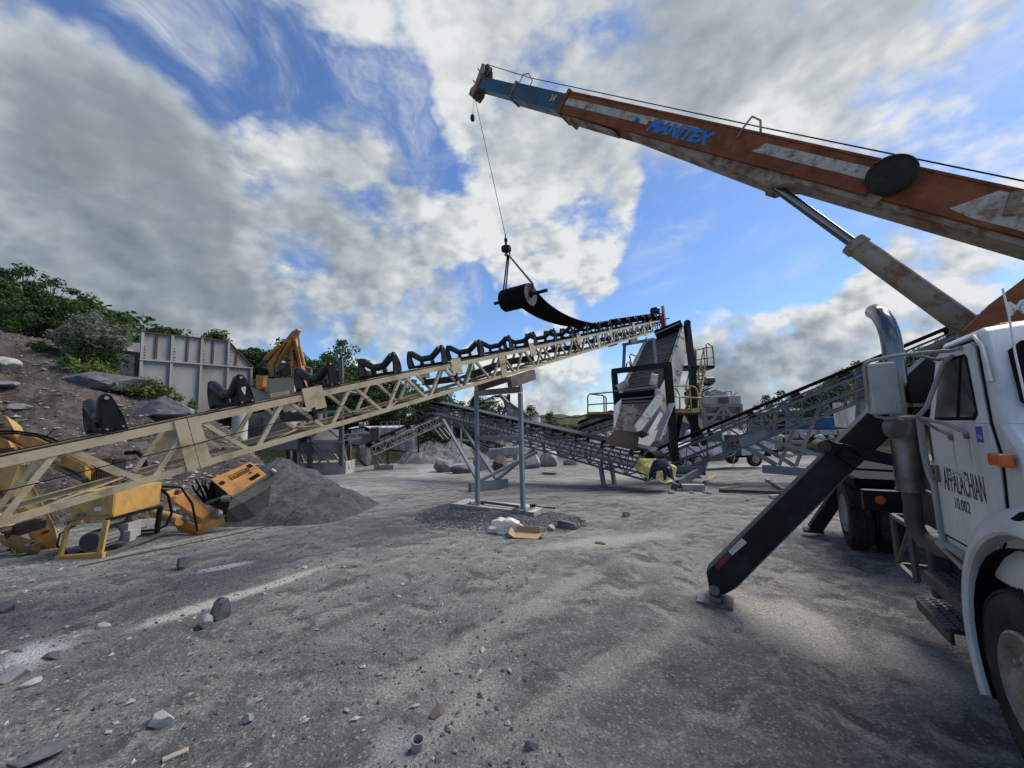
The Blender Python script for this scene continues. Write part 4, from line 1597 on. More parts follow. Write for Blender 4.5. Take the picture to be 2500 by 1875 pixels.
# mirror with its tube loop
MD = 2.86
mir = [(2119, 888), (2188, 882), (2207, 1011), (2131, 1013)]
back = cF * .11 + cR * .05
f0 = [at(x, y, MD) for x, y in mir]
f1 = [p + back for p in f0]
b = MB().hexa(f0, f1)
mr = b.build('mirror', 'mirror_grey', truck, bevel=.018)
b = MB()
loop = [(2240, 862), (2190, 868), (2150, 876), (2125, 881), (2112, 888), (2109, 898), (2114, 940), (2120, 980), (2128, 1004), (2140, 1016), (2160, 1021), (2240, 1018)]
b.path([at(x, y, MD + .04) for x, y in loop], .013, 8)
e1, e2 = at(2240, 862, MD + .04), at(2240, 1018, MD + .04)
b.path([e1, SP(4.08, 2.53, .05), SP(3.98, 2.535, .03)], .014, 8)
b.path([e1 - Z * .02, SP(4.28, 2.49, .05), SP(4.2, 2.49, .03)], .012, 8)
b.path([e2, at(2262, 995, MD), SP(4.16, 2.44, .06), SP(4.10, 2.50, .03)], .015, 8)
b.path([e2, SP(3.98, 1.99, .06), SP(3.86, 1.955, .05), SP(3.84, 1.93, .02)], .014, 8)
b.path([e2 - Z * .01, SP(4.2, 1.955, .06), SP(4.10, 1.93, .05), SP(4.08, 1.91, .02)], .012, 8)
b.build('mirror_bracket', 'pale_steel', truck, smooth=True)
cm = at(2185, 1043, MD + .06)
b = MB()
b.lathe([(0, -.05), (.06, -.045), (.085, -.02), (.088, 0), (.08, .012), (0, .02)], cm, cF + cR * .15, 28)
b.build('round_mirror', 'dull_metal', truck, smooth=True)
# grab pipe and air line behind the cab
b = MB()
b.path([TK(4.62, .03, 2.05), TK(4.62, .03, 1.75), TK(4.58, .03, 1.60), TK(4.5, .03, 1.5), TK(4.5, .02, 1.05), TK(4.2, .0, 1.02)], .022, 8)
b.build('grab_rail', 'pale_steel', truck, smooth=True)
# exhaust stack
ex0 = TK(5.06, .03, 0)
b = MB()
pts = [TK(5.06, .03, 1.74), TK(5.06, .03, 2.75), TK(5.08, .03, 2.86), TK(5.15, .03, 2.98), TK(5.27, .03, 3.09), TK(5.38, .03, 3.15), TK(5.47, .03, 3.185)]
b.path(pts, .078, 24)
exs = b.build('exhaust_stack', 'chrome', truck, smooth=True)
b = MB()
dd = (pts[-1] - pts[-2]).normalized()
b.lathe([(.0, -.02), (.07, -.02), (.07, .003), (0, .003)], pts[-1], dd, 24)
b.build('stack_mouth', 'black_rubber', exs)
b = MB()
b.lathe([(.0, 0), (.075, 0), (.1, .03), (.1, .68), (.078, .72), (0, .72)], TK(5.06, .03, 1.36), Z, 28)
b.build('muffler', 'dull_metal', truck, smooth=True)
b = MB()
b.path([TK(5.06, .03, 1.38), TK(5.06, .03, 1.22), TK(5.10, .03, 1.12), TK(5.10, .02, 1.02), TK(5.02, .0, .94), TK(4.85, -.05, .92), TK(4.5, -.12, .97), TK(4.2, -.2, .97)], [.066] * 5 + [.07, .07, .07], 16)
b.build('exhaust_elbow', 'exhaust_brown', truck, smooth=True)
b = MB()
b.lathe([(.082, 0), (.105, 0), (.105, .03), (.082, .03)], TK(5.06, .03, 1.36), Z, 20)
b.lathe([(.082, 0), (.088, 0), (.088, .04), (.082, .04)], TK(5.06, .03, 2.14), Z, 20)
b.beam(TK(5.06, -.05, 1.375), TK(4.6, -.05, 1.375), .03, .03)
b.beam(TK(5.06, -.05, 2.16), TK(5.06, -.5, 2.16), .04, .03)
b.build('exhaust_clamp', 'dull_metal', truck)
mat('worn_dark', (.05, .05, .05), (.08, .078, .075), 5, .6, dirt=(.14, .13, .12), damt=.6, dsc=4)
# rocker, fuel tank, steps
b = MB()
b.path([TK(4.6, .0, 1.04), TK(4.12, .02, 1.04)], .03, 8)
b.path([TK(4.78, -.02, .98), TK(4.15, .03, .95)], .018, 8)
b.build('sill_pipe', 'pale_steel', truck, smooth=True)
b = MB()
tp = []
for a in range(9):
    q = R_(90 + 90 * a / 8)
    tp.append((4.0 + .0, 0))
prof = [(5.22, .40), (5.34, .52), (5.34, .74), (5.26, .88), (5.05, .93), (4.0, .93), (4.0, .34), (5.05, .34)]
b.prism([TK(s, -.22, z) for s, z in prof], TN * -.5)
for q0, q1 in ((5.34, 5.24), (4.42, 4.3)):
    b.prism([TK(s, -.08, z) for s, z in ((q0, .36), (q0 + .0, .74), (q0 - .06, .88), (q0 - .2, .93), (q0 - .22, .88), (q1, .76), (q1, .36))], TN * -.16)
b.prism([TK(s, -.08, z) for s, z in ((5.2, .93), (4.1, .93), (4.1, .86), (5.2, .86))], TN * -.16)
b.build('fuel_tank', 'tank_black', truck, smooth=True, bevel=.06)
for s0, s1, z0, o0 in ((4.45, 5.22, .60, -.03), (4.75, 5.45, .28, -.0)):
    b = MB()
    b.box(TK((s0 + s1) / 2, o0 - .11, z0), s1 - s0, .24, .03, TA, TN)
    b.box(TK((s0 + s1) / 2, o0 - .02, z0 - .04), s1 - s0 + .04, .03, .12, TA, TN)
    stp = b.build('step', 'tank_black', truck, bevel=.006)
    b = MB()
    for i in range(11):
        s = s0 + .03 + (s1 - s0 - .06) * i / 10
        for j in range(3):
            b.box(TK(s, o0 - .04 - .075 * j, z0 + .022), .018, .05, .016, TA, TN)
    b.build('grip_tread', 'dusty_steel', stp)
b = MB()
b.prism([TK(s, .0, z) for s, z in ((4.32, .95), (4.3, .6), (4.36, .30), (4.2, .24), (4.1, .5), (4.12, .95))], TN * -.5)
b.build('mud_flap', 'tank_black', truck, bevel=.02)
b = MB()
for s, o in ((5.95, -.02), (5.95, -.4), (5.42, -.02)):
    b.beam(TK(s, o, .97), TK(s, o, .45), .04, .04)
for z in (.97, .45):
    b.beam(TK(5.95, -.02, z), TK(5.95, -.4, z), .04, .04)
    b.beam(TK(5.95, -.02, z), TK(5.42, -.02, z), .04, .04)
b.beam(TK(5.95, -.02, .47), TK(5.45, -.02, .95), .025, .025)
b.build('battery_rack', 'worn_dark', truck)
# crane sub-frame, pedestal and load bed
b = MB()
b.box(TK(5.55, -1.12, 1.28), .55, 1.9, .62, TA, TN)
b.box(TK(5.45, -1.12, 1.75), .9, 1.5, .5, TA, TN)
b.box(TK(5.0, -1.15, 1.9), .5, 1.7, 1.0, TA, TN)
b.build('crane_base', 'black_steel', truck, bevel=.02)
b = MB()
b.box(TK(9.0, -1.12, 1.14), 3.2, 2.3, .1, TA, TN)
b.box(TK(9.0, -.01, 1.12), 3.2, .03, .16, TA, TN)
b.build('load_bed', 'black_rubber', truck)
b = MB()
b.box(TK(6.9, -.2, .98), .12, .5, .26, TA, TN)
bx = b.build('lamp_box', 'black_steel', truck, bevel=.01)
b = MB()
b.lathe([(0, .03), (.04, .028), (.055, .0), (0, 0)], TK(6.84, -.12, .99), -TA, 20)
b.build('side_lamp', 'amber', bx, smooth=True)
# stabiliser legs
LS = 5.33
pp0 = TK(LS - .13, 0, 0)


def OL(px, py, s=LS - .13):
    return onplane(px, py, TK(s, 0, 0), TA)


out = [(1724, 1396), (1870, 1251), (2041, 1084), (2160, 966), (2275, 862), (2300, 930), (2180, 1060), (2073, 1160), (1910, 1322), (1792, 1440), (1770, 1452), (1733, 1450)]
b = MB()
b.prism([OL(*q) for q in out], TA * .26)
leg = b.build('stabilizer_leg', 'black_steel', truck, bevel=.012)
mat('leg_paint', (.006, .008, .011), (.004, .0055, .0075), 1.5, .4, spec=.25, dirt=(.035, .038, .042), damt=.7, dsc=1.6, lo=.5, hi=.7, bump=.03)
leg.data.materials[0] = MATS['leg_paint']
b = MB()
for q0, q1 in (((1730, 1390), (2041, 1082)), ((1795, 1436), (2073, 1157))):
    p, q = OL(*q0), OL(*q1)
    b.beam(p - TA * .004, q - TA * .004, .012, .012)
b.build('flange_edge', 'dark_grey_paint', leg)
b = MB()
b.path([OL(2100, 1112, LS - .3), OL(2060, 1085, LS - .3), OL(2040, 1110, LS - .3), OL(2085, 1145, LS - .3), OL(2180, 1150, LS - .3)], .012, 6)
b.build('hydraulic_hose', 'black_rubber', leg)
b = MB()
a0, a1, a2 = OL(1742, 1378), OL(1776, 1344), OL(1811, 1313)
dn = (OL(1756, 1392) - OL(1742, 1378)).normalized()
wd_ = .065
for q0, q1, m_ in ((a0, a1, 'red_paint'), (a1, a2, 'tape_white')):
    MB().hexa([q0 - TA * .003, q1 - TA * .003, q1 + dn * wd_ - TA * .003, q0 + dn * wd_ - TA * .003], [q0 - TA * .001, q1 - TA * .001, q1 + dn * wd_ - TA * .001, q0 + dn * wd_ - TA * .001]).build('reflector_tape', m_, leg)
fp = OL(1745, 1438)
b = MB()
gz_ = ground_z(fp.x, fp.y)
b.box((fp.x, fp.y, gz_ + .02), .36, .34, .03, TN, TA)
b.box((fp.x, fp.y, gz_ + .05), .12, .2, .05, TN, TA)
b.tube(fp - TA * .05, fp + TA * .33, .055, n=16)
b.build('foot_pad', 'dull_metal', leg)
b = MB()
am = [(2008, 1076), (2022, 1071), (2040, 1080), (2195, 1110), (2260, 1125), (2260, 1160), (2190, 1140), (2100, 1122), (2030, 1112), (2012, 1108)]
b.prism([OL(x, y, LS - .24) for x, y in am], TA * .1)
arm = b.build('stabilizer_arm', 'black_steel', truck, bevel=.01)
pc_ = OL(2012, 1091, LS - .26)
b = MB()
b.tube(pc_, pc_ + TA * .42, .06, n=20)
b.tube(pc_ - TA * .03, pc_, .035, n=16)
b.build('pivot_pin', 'rust', arm, smooth=True)
b = MB()
pl_ = [(1985, 1078), (2003, 1074), (2008, 1098), (1995, 1100)]
b.prism([OL(x, y, LS + .2) for x, y in pl_], TA * .05)
b.build('pin_lug', 'rust', arm)
# the leg on the far side leans the other way
b = MB()
p, q = TK(LS + .45, .1 - 1.9, 2.0), TK(LS + .45, -CWD - 1.5, .1)
b.beam(p, q, .26, .34, TA)
b.build('stabilizer_leg', 'black_steel', truck)
b = MB()
p, q = TK(9.9, -1.0, 1.3), TK(9.9, 1.0, .0)
b.beam(TK(9.2, -.3, 1.1), TK(9.2, .36, .02), .2, .2, TA)
b.box(TK(9.2, .38, .0), .3, .26, .04, TN, TA)
b.build('stabilizer_leg', 'black_steel', truck)

# ---- turret and telescopic boom
BD = (cR * -970 + cU * 957 + cF * 940).normalized()
BT = at(2500, 462, 3.98)                 # near upper edge where it leaves the frame
BS = Z.cross(BD).normalized()
if BS.y < 0:
    BS = -BS                             # across the boom, away from us
BU = BD.cross(BS)
if BU.z < 0:
    BU = -BU


def BM(t, s, h):
    return BT + BD * t + BS * s + BU * h


def tpx(px):
    """distance along the boom of photo column px"""
    x = (px - 1250) / FPX
    d = BT - CAM
    return (x * d.dot(cF) - d.dot(cR)) / (BD.dot(cR) - x * BD.dot(cF))


t_b, t_m, t_e = tpx(1388), tpx(1258), tpx(1172)
BH, BWD = .425, .42
T_R = -2.1
b = MB()
b.box(BM((T_R + t_b) / 2, BWD / 2, -BH / 2), t_b - T_R, BWD, BH, BD, BS, BU)
boom = b.build('boom', 'rust_orange', truck, bevel=.012)
b = MB()
for h in (-.018, -BH + .018):
    b.beam(BM(T_R, -.006, h), BM(t_b - .02, -.006, h), .03, .014, BS)
b.beam(BM(t_b - .06, -.012, -BH / 2), BM(t_b + .01, -.012, -BH / 2), BH + .05, .03, BS)
b.box(BM(t_b - .03, BWD / 2, -BH / 2), .06, BWD + .05, BH + .05, BD, BS, BU)
b.build('boom_flange', 'rust_orange', boom)
# belly box under the boom that takes the lift cylinder
t1, t2, t3 = tpx(1560), tpx(1935), tpx(2010)
b = MB()
b.prism([BM(t1, .03, -BH - .002), BM(t2 + .15, .03, -BH - .15), BM(t2 - .08, .03, -BH - .17), BM(t3, .03, -BH - .06), BM(T_R, .03, -BH - .06), BM(T_R, .03, -BH - .002)], BS * (BWD - .06))
b.build('boom_belly', 'boom_grey', boom)
b = MB()
b.prism([BM(t1 + 1.2, .05, -BH - .001), BM(t_b - .1, .05, -BH - .001), BM(t_b - .1, .05, -BH - .03), BM(t1 + .3, .05, -BH - .035)], BS * .3)
b.lathe([(0, 0), (.045, 0), (.045, .34), (0, .34)], BM(t_b - .33, .04, -BH - .05), BS, 16)
b.build('boom_underplate', 'boom_grey', boom)
b = MB()
b.box(BM((t_b + t_m) / 2, BWD / 2, -.21), t_m - t_b + .1, .33, .345, BD, BS, BU)
b.build('boom_extension', 'boom_blue', boom, bevel=.01)
b = MB()
b.box(BM((t_m + t_e) / 2, BWD / 2, -.2), t_e - t_m + .1, .26, .28, BD, BS, BU)
b.build('boom_extension', 'boom_blue', boom, bevel=.01)
b = MB()
b.box(BM(t_m - .03, BWD / 2, -.21), .06, .37, .385, BD, BS, BU)
b.build('extension_collar', 'boom_grey', boom)
# faded white stripes and lettering on the side
b = MB()
for x0, x1, h0, h1 in ((1398, 1600, -.13, -.26), (1600, 1720, -.125, -.19), (1885, 2160, -.12, -.26)):
    a, c = tpx(x0), tpx(x1)
    MB().hexa([BM(a, -.004, h0), BM(c, -.004, h0), BM(c + .0, -.004, h1), BM(a + .12, -.004, h1)], [BM(a, -.001, h0), BM(c, -.001, h0), BM(c, -.001, h1), BM(a + .12, -.001, h1)]).build('white_stripe', 'old_white', boom)
b.prism([BM(tpx(x), -.004, h) for x, h in ((2452, -.06), (2382, -.335), (2440, -.37), (2600, -.37), (2600, -.06))], BS * .003)
b.build('white_stripe', 'old_white', boom)
tx = tpx(1606)
text('lettering', 'MANITEX', 'letter_blue', boom, BM(tx, -.006, -.335), -BD, BU, .27, .003, shear=.3, sx=(tpx(1606) - tpx(1752)) / 1.15, bold=.013)
text('lettering', "34'", 'letter_yellow', boom, BM(tpx(1352), BWD / 2 - .166 - .006, -.25), -BD, BU, .19, .002, sx=.8, bold=.004)
b = MB()
b.lathe([(0, 0), (.052, 0), (.052, .006), (0, .006)], BM(tpx(1574), .0, -.235), -BS, 24)
b.build('inspection_port', 'boom_blue', boom)
mat('reel_black', (.014, .0125, .011), (.02, .018, .016), 6, .75, dirt=(.05, .04, .03), damt=.6, dsc=5, bump=.1, spec=.2)
# hose reel drum
b = MB()
rc = BM(tpx(2205), .0, -.185)
b.lathe([(0, 0), (.1, 0), (.1, .06), (.225, .06), (.235, .075), (.235, .115), (.222, .13), (.2, .125), (.17, .135), (.06, .138), (.05, .15), (0, .15)], rc, -BS, 40)
hr = b.build('hose_reel', 'reel_black', boom, smooth=True)
b = MB()
p = rc - BS * .128
b.lathe([(.205, 0), (.205, .004), (.219, .004), (.219, 0)], p, -BS, 40)
for k in range(6):
    a = 2 * PI * k / 6
    q = p + (BD * math.cos(a) + BU * math.sin(a)) * .212
    b.tube(q, q - BS * .012, .009, n=6)
b.build('bolt_ring', 'reel_black', boom)
b = MB()
b.beam(rc - BU * .22 - BS * .03, rc - BU * .36 - BS * .02, .14, .04, BS)
b.build('reel_bracket', 'boom_grey', boom)
b = MB().beam(BM(tpx(2492), -.03, -.05), BM(tpx(2520), -.03, -.27), .09, .06, BS)
b.build('end_bracket', 'boom_grey', boom)
# cable guides
b = MB()
tg = tpx(1815)
b.path([BM(tg, -.015, -.15), BM(tg, -.015, -.02), BM(tg + .02, .06, .2), BM(tg - .1, .12, .2), BM(tg - .22, .12, .04), BM(tg - .22, .12, -.02)], .016, 6)
b.build('cable_guide', 'boom_grey', boom)
b = MB()
tg = tpx(1268)
b.path([BM(tg, .03, -.04), BM(tg + .02, .05, .14), BM(tg - .05, .12, .22), BM(tg - .3, .12, .09), BM(tg - .3, .12, -.04)], .012, 6)
b.build('cable_guide', 'boom_grey', boom)
# boom head
b = MB()
for s in (.06, BWD - .06):
    b.prism([BM(t_e + dt, s - .012, h) for dt, h in ((-.08, .06), (.02, .2), (.14, .2), (.12, .02), (.1, -.3), (.2, -.42), (.16, -.56), (.02, -.58), (-.06, -.42), (-.02, -.3))], BS * .024)
b.box(BM(t_e + .03, BWD / 2, -.18), .12, .3, .36, BD, BS, BU)
b.beam(BM(t_e + .1, .1, .0), BM(t_e + .32, .1, .1), .03, .03)
b.beam(BM(t_e + .1, .1, -.26), BM(t_e + .3, .1, -.2), .03, .03)
hd = b.build('boom_head', 'boom_grey', boom)
for h, r_ in ((.1, .17), (-.46, .13)):
    MB().lathe([(0, -.05), (r_, -.05), (r_ * .86, -.02), (r_ * .86, .02), (r_, .05), (0, .05)], BM(t_e + .06, BWD / 2, h), BS, 24).build('sheave', 'rust', boom, smooth=True)
# hoist rope over the boom and down to the ball
HB = at(1236, 607, 10.3)
b = MB()
top = BM(t_e + .06, BWD / 2, .27)
b.path([BM(T_R, BWD / 2, .17), BM(tpx(2205), BWD / 2 - .05, .14), BM(tpx(1830), .13, .12), BM(tpx(1280), .13, .14), top], .009, 6)
dn_ = BM(t_e + .2, BWD / 2, -.46)
b.path([dn_, HB + Z * .3], .008, 6)
b.path([dn_ + BD * -.03, at(1153, 288, 10.1)], .006, 6)
b.build('hoist_rope', 'black_steel', truck)
b = MB()
q = at(1154, 288, 10.1)
b.lathe([(0, -.1), (.05, -.07), (.065, 0), (.05, .07), (0, .1)], q, Z, 14)
b.build('limit_weight', 'black_steel', truck, smooth=True)
b = MB()
b.lathe([(0, -.09), (.1, -.085), (.13, -.06), (.135, 0), (.13, .05), (.09, .075), (.03, .09), (.03, .18), (.045, .2), (.045, .27), (.02, .3), (.015, .42), (0, .42)], HB, Z + (HB - dn_).normalized() * -.2, 24)
b.path([HB - Z * .08, HB - Z * .12, HB - Z * .16 + E2 * .05, HB - Z * .2 + E2 * .02, HB - Z * .19 - E2 * .03], .02, 8)
b.build('hook_ball', 'black_steel', truck, smooth=True)
# lift cylinder
pt = BM(tpx(1942), BWD / 2, -BH - .10)
pb_ = at(2385, 812, 4.25)
dl = (pb_ - pt).normalized()
nr = BM(tpx(1942), .0, -BH - .10)
off = BS * 0
b = MB()
lug = [(.14, .06), (.0, .14), (-.13, .09), (-.2, -.02), (-.1, -.1), (.05, -.1)]
for s in (.02, BWD - .05):
    b.prism([BM(tpx(1942) + x, s, -BH - .10 + y) for x, y in lug], BS * .03)
b.tube(BM(tpx(1942), -.0, -BH - .1), BM(tpx(1942), BWD, -BH - .1), .045, n=16)
b.build('cylinder_lug', 'boom_grey', boom)
mid = at(2074, 575, 4.72)
u_ = (mid - pt).dot(dl)
mid = pt + dl * u_
MB().tube(pt, mid + dl * .1, .058, n=24).build('cylinder_rod', 'chrome', truck, smooth=True)
b = MB()
L_ = (pb_ - mid).length
b.lathe([(.06, -.01), (.135, -.01), (.14, 0), (.14, .09), (.122, .1), (.122, L_ - .06), (.09, L_), (0, L_)], mid, dl, 32)
b.build('lift_cylinder', 'boom_grey', truck, smooth=True)
# turret side plates
tc_ = pb_ + TA * .0
b = MB()
pn = (cF * 1 + cR * .35).normalized()
tp_ = [(2352, 808), (2420, 742), (2500, 682), (2640, 560), (2760, 640), (2760, 900), (2352, 830)]
pts = [onplane(x, y, at(2380, 800, 3.75), V((pn.x, pn.y, 0)).normalized()) for x, y in tp_]
bw = V((pn.x, pn.y, 0)).normalized()
b.prism(pts, bw * .04)
tur = b.build('turret', 'rust_orange', truck, bevel=.008)
b = MB()
c = (pts[3] + pts[0]) / 2
b.lathe([(0, 0), (.55, 0), (.55, .9), (0, .9)], V((c.x + .3, c.y + .3, 1.75)), Z, 32)
b.build('slew_ring', 'black_steel', truck, smooth=True)
rt = V((-bw.y, bw.x, 0)) * -1
rt = rt if rt.dot(cR) > 0 else -rt
q = onplane(2460, 770, pts[0] - bw * .006, bw)
text('lettering', 'M', 'letter_white', tur, q, (rt + Z * .1).normalized(), Z, .175, .003, bold=.008)
q = onplane(2512, 752, pts[0] - bw * .005, bw)
MB().lathe([(.055, 0), (.055, .004), (.07, .004), (.07, 0)], q, -bw, 28).build('emblem_ring', 'letter_white', tur)
MB().lathe([(0, 0), (.05, 0), (.05, .002), (0, .002)], q, -bw, 28).build('emblem_disc', 'dull_metal', tur)
# ------------------------------------------------------------------ helpers for machines further off
def A3(q):
    return at(*q)


def slab(pts, th, away=None):
    """plate through photo points (x, y, depth) with real thickness th going away from the camera"""
    w_ = [at(*q) for q in pts]
    nn = (w_[1] - w_[0]).cross(w_[2] - w_[0]).normalized()
    if away is None:
        away = nn if nn.dot(cF) > 0 else -nn
    return MB().prism(w_, V(away) * th)


def bars(b, segs, w_, h_=None, up=Z):
    for p, q in segs:
        b.beam(at(*p), at(*q), w_, h_ or w_, up)
    return b


def each(name, m, par, segs, w_, h_=None, up=Z):
    for p, q in segs:
        MB().beam(at(*p), at(*q), w_, h_ or w_, up).build(name, m, par)


# ------------------------------------------------------------------ feed hopper on the left bank
HD = V((math.sin(R_(31)), math.cos(R_(31)), 0))
HN = V((HD.y, -HD.x, 0))
HQ = at(347, 812, 24)


def HP(x, y, off=0.0):
    return onplane(x, y, HQ, HN) + HN * off


hop = thing('feed_hopper', 'big pale grey steel hopper wall with ribs above the boulders', 'hopper', HP(450, 1000))
out = [(347, 812), (557, 834), (614, 897), (611, 1003), (335, 1000)]
MB().prism([HP(*q) for q in out], HN * -.12).build('wall_panel', 'pale_steel', hop)
b = MB()
b.prism([HP(q[0], q[1]) - HN * 4.2 for q in out], HN * -.12)
b.build('back_wall', 'pale_steel', hop)
rb = MB()
for x0, y0, x1, y1 in ((420, 820, 411, 997), (492, 828, 484, 998), (557, 834, 551, 1000), (347, 812, 337, 998), (612, 898, 610, 1002)):
    p, q = HP(x0, y0, .08), HP(x1, y1, .08)
    b = MB()
    b.beam(p, q, .14, .16, HN)
    b.build('rib', 'pale_steel', hop)
MB().beam(HP(338, 878, .1), HP(615, 899, .1), .2, .09, Z).build('waler_beam', 'pale_steel', hop)
MB().beam(HP(330, 999, .08), HP(612, 1002, .08), .16, .1, Z).build('waler_beam', 'pale_steel', hop)
b = MB()
for (x0, y0), (x1, y1) in (((345, 811), (557, 833)), ((557, 833), (616, 897))):
    b.beam(HP(x0, y0, .05), HP(x1, y1, .05), .22, .06, Z)
b.build('top_rail', 'rust', hop)
for x0, y0, x1, y1 in ((383, 818, 379, 876), (459, 826, 455, 884), (521, 832, 518, 890), (578, 858, 574, 894)):
    MB().beam(HP(x0, y0, .04), HP(x1, y1, .04), .11, .08, HN).build('rust_stiffener', 'rust', hop)
b = MB()
for x in (352, 416, 425, 487, 496, 552, 561):
    for k in range(6):
        b.box(HP(x + (k % 2), 846 + k * 7 + (x - 350) * .075, .015), .07, .03, .07, HD, HN)
b.build('bolt_hole', 'rust', hop)
b = slab([(268, 880, 23.9), (284, 866, 23.9), (333, 866, 24.0), (333, 925, 24.0), (300, 915, 23.9), (252, 905, 23.9)], .25)
b.build('wing_wall', 'white_panel', hop)
b = bars(MB(), [((298, 859, 23.7), (339, 864, 23.8)), ((337, 862, 23.8), (333, 930, 23.8))], .2)
b.build('wing_beam', 'rust', hop)
b = slab([(614, 943, 28.2), (650, 960, 28.6), (652, 998, 28.6), (613, 1000, 28.2)], .15)
b.build('side_panel', 'pale_steel', hop)
MB().beam(at(614, 942, 28), at(652, 960, 28.4), .16, .1).build('panel_edge', 'rust', hop)

# crusher under the hopper and its steel tower
cr_ = thing('jaw_crusher', 'dusty grey crusher with a big white flywheel under the hopper', 'crusher', at(690, 1120, 28.5))
b = slab([(600, 1012, 28), (760, 1012, 28.6), (760, 1066, 28.6), (600, 1066, 28)], 2.4)
b.build('crusher_body', 'dusty_steel', cr_)
b = slab([(596, 1066, 27.6), (722, 1070, 28.2), (722, 1096, 28.2), (640, 1100, 28), (596, 1100, 27.6)], 1.8)
b.build('feeder_pan', 'grey_paint', cr_)
b = MB()
fw = at(735, 1021, 27.4)
fx = (fw - CAM).normalized() * -1
fx = V((fx.x + .35, fx.y - .1, 0)).normalized()
b.lathe([(.0, 0), (.12, 0), (.12, .1), (.0, .1)], fw, fx, 20)
b.lathe([(.58, -.1), (.78, -.1), (.78, .14), (.58, .14), (.58, -.1)], fw, fx, 40)
xx = fx.orthogonal().normalized()
yy = fx.cross(xx)
for k in range(5):
    a = 2 * PI * k / 5
    e_ = xx * math.cos(a) + yy * math.sin(a)
    b.beam(fw + e_ * .08 + fx * .05, fw + e_ * .62 + fx * .05, .34, .08, fx)
b.build('flywheel', 'white_panel', cr_, smooth=True)
b = bars(MB(), [((604, 1036, 27.5), (604, 1066, 27.5)), ((614, 1036, 27.5), (614, 1066, 27.5)), ((626, 1036, 27.5), (626, 1066, 27.5)), ((600, 1050, 27.5), (640, 1050, 27.5)), ((640, 1018, 27.5), (640, 1066, 27.5))], .1)
b.build('cover_frame', 'dark_grey_paint', cr_)
b = slab([(700, 1096, 29), (760, 1075, 29), (830, 1078, 29.5), (826, 1105, 29.5), (770, 1120, 29)], 1.5)
b.build('discharge_chute', 'dusty_steel', cr_)
b = MB()
b.lathe([(0, 0), (.46, 0), (.46, 3.0), (0, 3.0)], at(583, 1082, 25.6), Z, 28)
tag(b.build('steel_pillar', 'white_panel', smooth=True), 'pale round pillar standing under the right end of the hopper wall', 'pillar')

tw = thing('steel_tower', 'dark cross braced steel platform tower on a concrete block', 'steel tower', at(790, 1150, 29.5))
for x, y0, y1, d in ((756, 900, 1142, 29), (833, 880, 1136, 29.6), (722, 1075, 1136, 30.5), (792, 1000, 1128, 31.5), (705, 980, 1120, 31)):
    MB().beam(at(x, y0, d), at(x + 1, y1, d), .3, .3, cF).build('tower_post', 'dark_grey_paint', tw)
each('tower_beam', 'dusty_steel', tw, [((750, 1076, 28.9), (840, 1079, 29.5)), ((745, 1010, 29), (836, 1003, 29.5)), ((705, 968, 29), (850, 962, 29.6)), ((705, 1076, 30.6), (792, 1076, 31.4))], .2)
each('tower_brace', 'dusty_steel', tw, [((758, 1082, 29), (808, 1134, 29.4)), ((832, 1082, 29.5), (770, 1136, 29.2)), ((724, 1082, 30.4), (744, 1136, 30.2)), ((756, 1012, 29), (830, 1072, 29.5)), ((832, 1010, 29.5), (758, 1070, 29)),
                ((792, 1082, 31.4), (850, 1150, 30.8)), ((834, 1085, 29.8), (852, 1145, 30.4)), ((758, 1005, 29), (790, 960, 29.2))], .13)
b = MB()
b.box(at(790, 960, 30.2), 5.2, 2.4, .12, (cR - Z * cR.z).normalized(), V((0, 1, 0)))
b.build('platform', 'dusty_steel', tw)
b = bars(MB(), [((760, 958, 28.9), (760, 925, 28.9)), ((800, 957, 29), (800, 924, 29)), ((838, 955, 29.4), (838, 925, 29.4)), ((760, 925, 28.9), (838, 925, 29.4)), ((760, 940, 28.9), (838, 940, 29.4))], .06)
b.build('guard_rail', 'dull_metal', tw)
b = MB()
blk0, blk1 = at(742, 1164, 29.3), at(838, 1159, 29.6)
cc = (blk0 + blk1) / 2
bx_ = V((blk1.x - blk0.x, blk1.y - blk0.y, 0)).normalized()
b.box((cc.x - .2, cc.y + 1.2, cc.z + .48), (blk1 - blk0).length + .5, 2.4, 1.05, bx_, V((-bx_.y, bx_.x, 0)))
tag(b.build('concrete_block', 'concrete', bevel=.03), 'stained concrete block under the cross braced tower', 'concrete block')
b = bars(MB(), [((853, 1086, 31), (853, 1146, 31))], .28)
tag(b.build('steel_post', 'rust'), 'rusty brown post standing alone right of the tower', 'post')

# control cabin
cb_ = thing('control_cabin', 'white corrugated control cabin with dark windows beside the hopper', 'cabin', at(686, 968, 29))
cxv, cyv = (cR - Z * cR.z).normalized(), V((cF.x, cF.y, 0)).normalized()
b = MB()
b0 = at(683, 944, 29)
b.box(b0 + cyv * 1.1, 2.2, 2.2, 1.35, cxv, cyv)
for k in range(9):
    b.box(b0 - Z * (.62 - k * .155) - cyv * .01, 2.2, .03, .03, cxv, cyv)
b.build('wall', 'cream_siding', cb_)
b1 = at(683, 905, 29)
b = MB()
for dx in (-1.08, -.02, 1.08):
    b.box(b1 + cxv * dx, .07, .1, .95, cxv, cyv)
    b.box(b1 + cxv * dx + cyv * 2.15, .07, .1, .95, cxv, cyv)
b.box(b1 + Z * .52 + cyv * 1.1, 2.3, 2.4, .12, cxv, cyv)
b.build('roof', 'dark_grey_paint', cb_)
for dx in (-.55, .53):
    MB().box(b1 + cxv * dx + cyv * .03, 1.0, .04, .9, cxv, cyv).build('window', 'glass', cb_)
b = MB()
b.box(b1 + cxv * 1.06 + cyv * 1.1, .04, 2.1, .9, cxv, cyv)
b.build('window', 'glass', cb_)
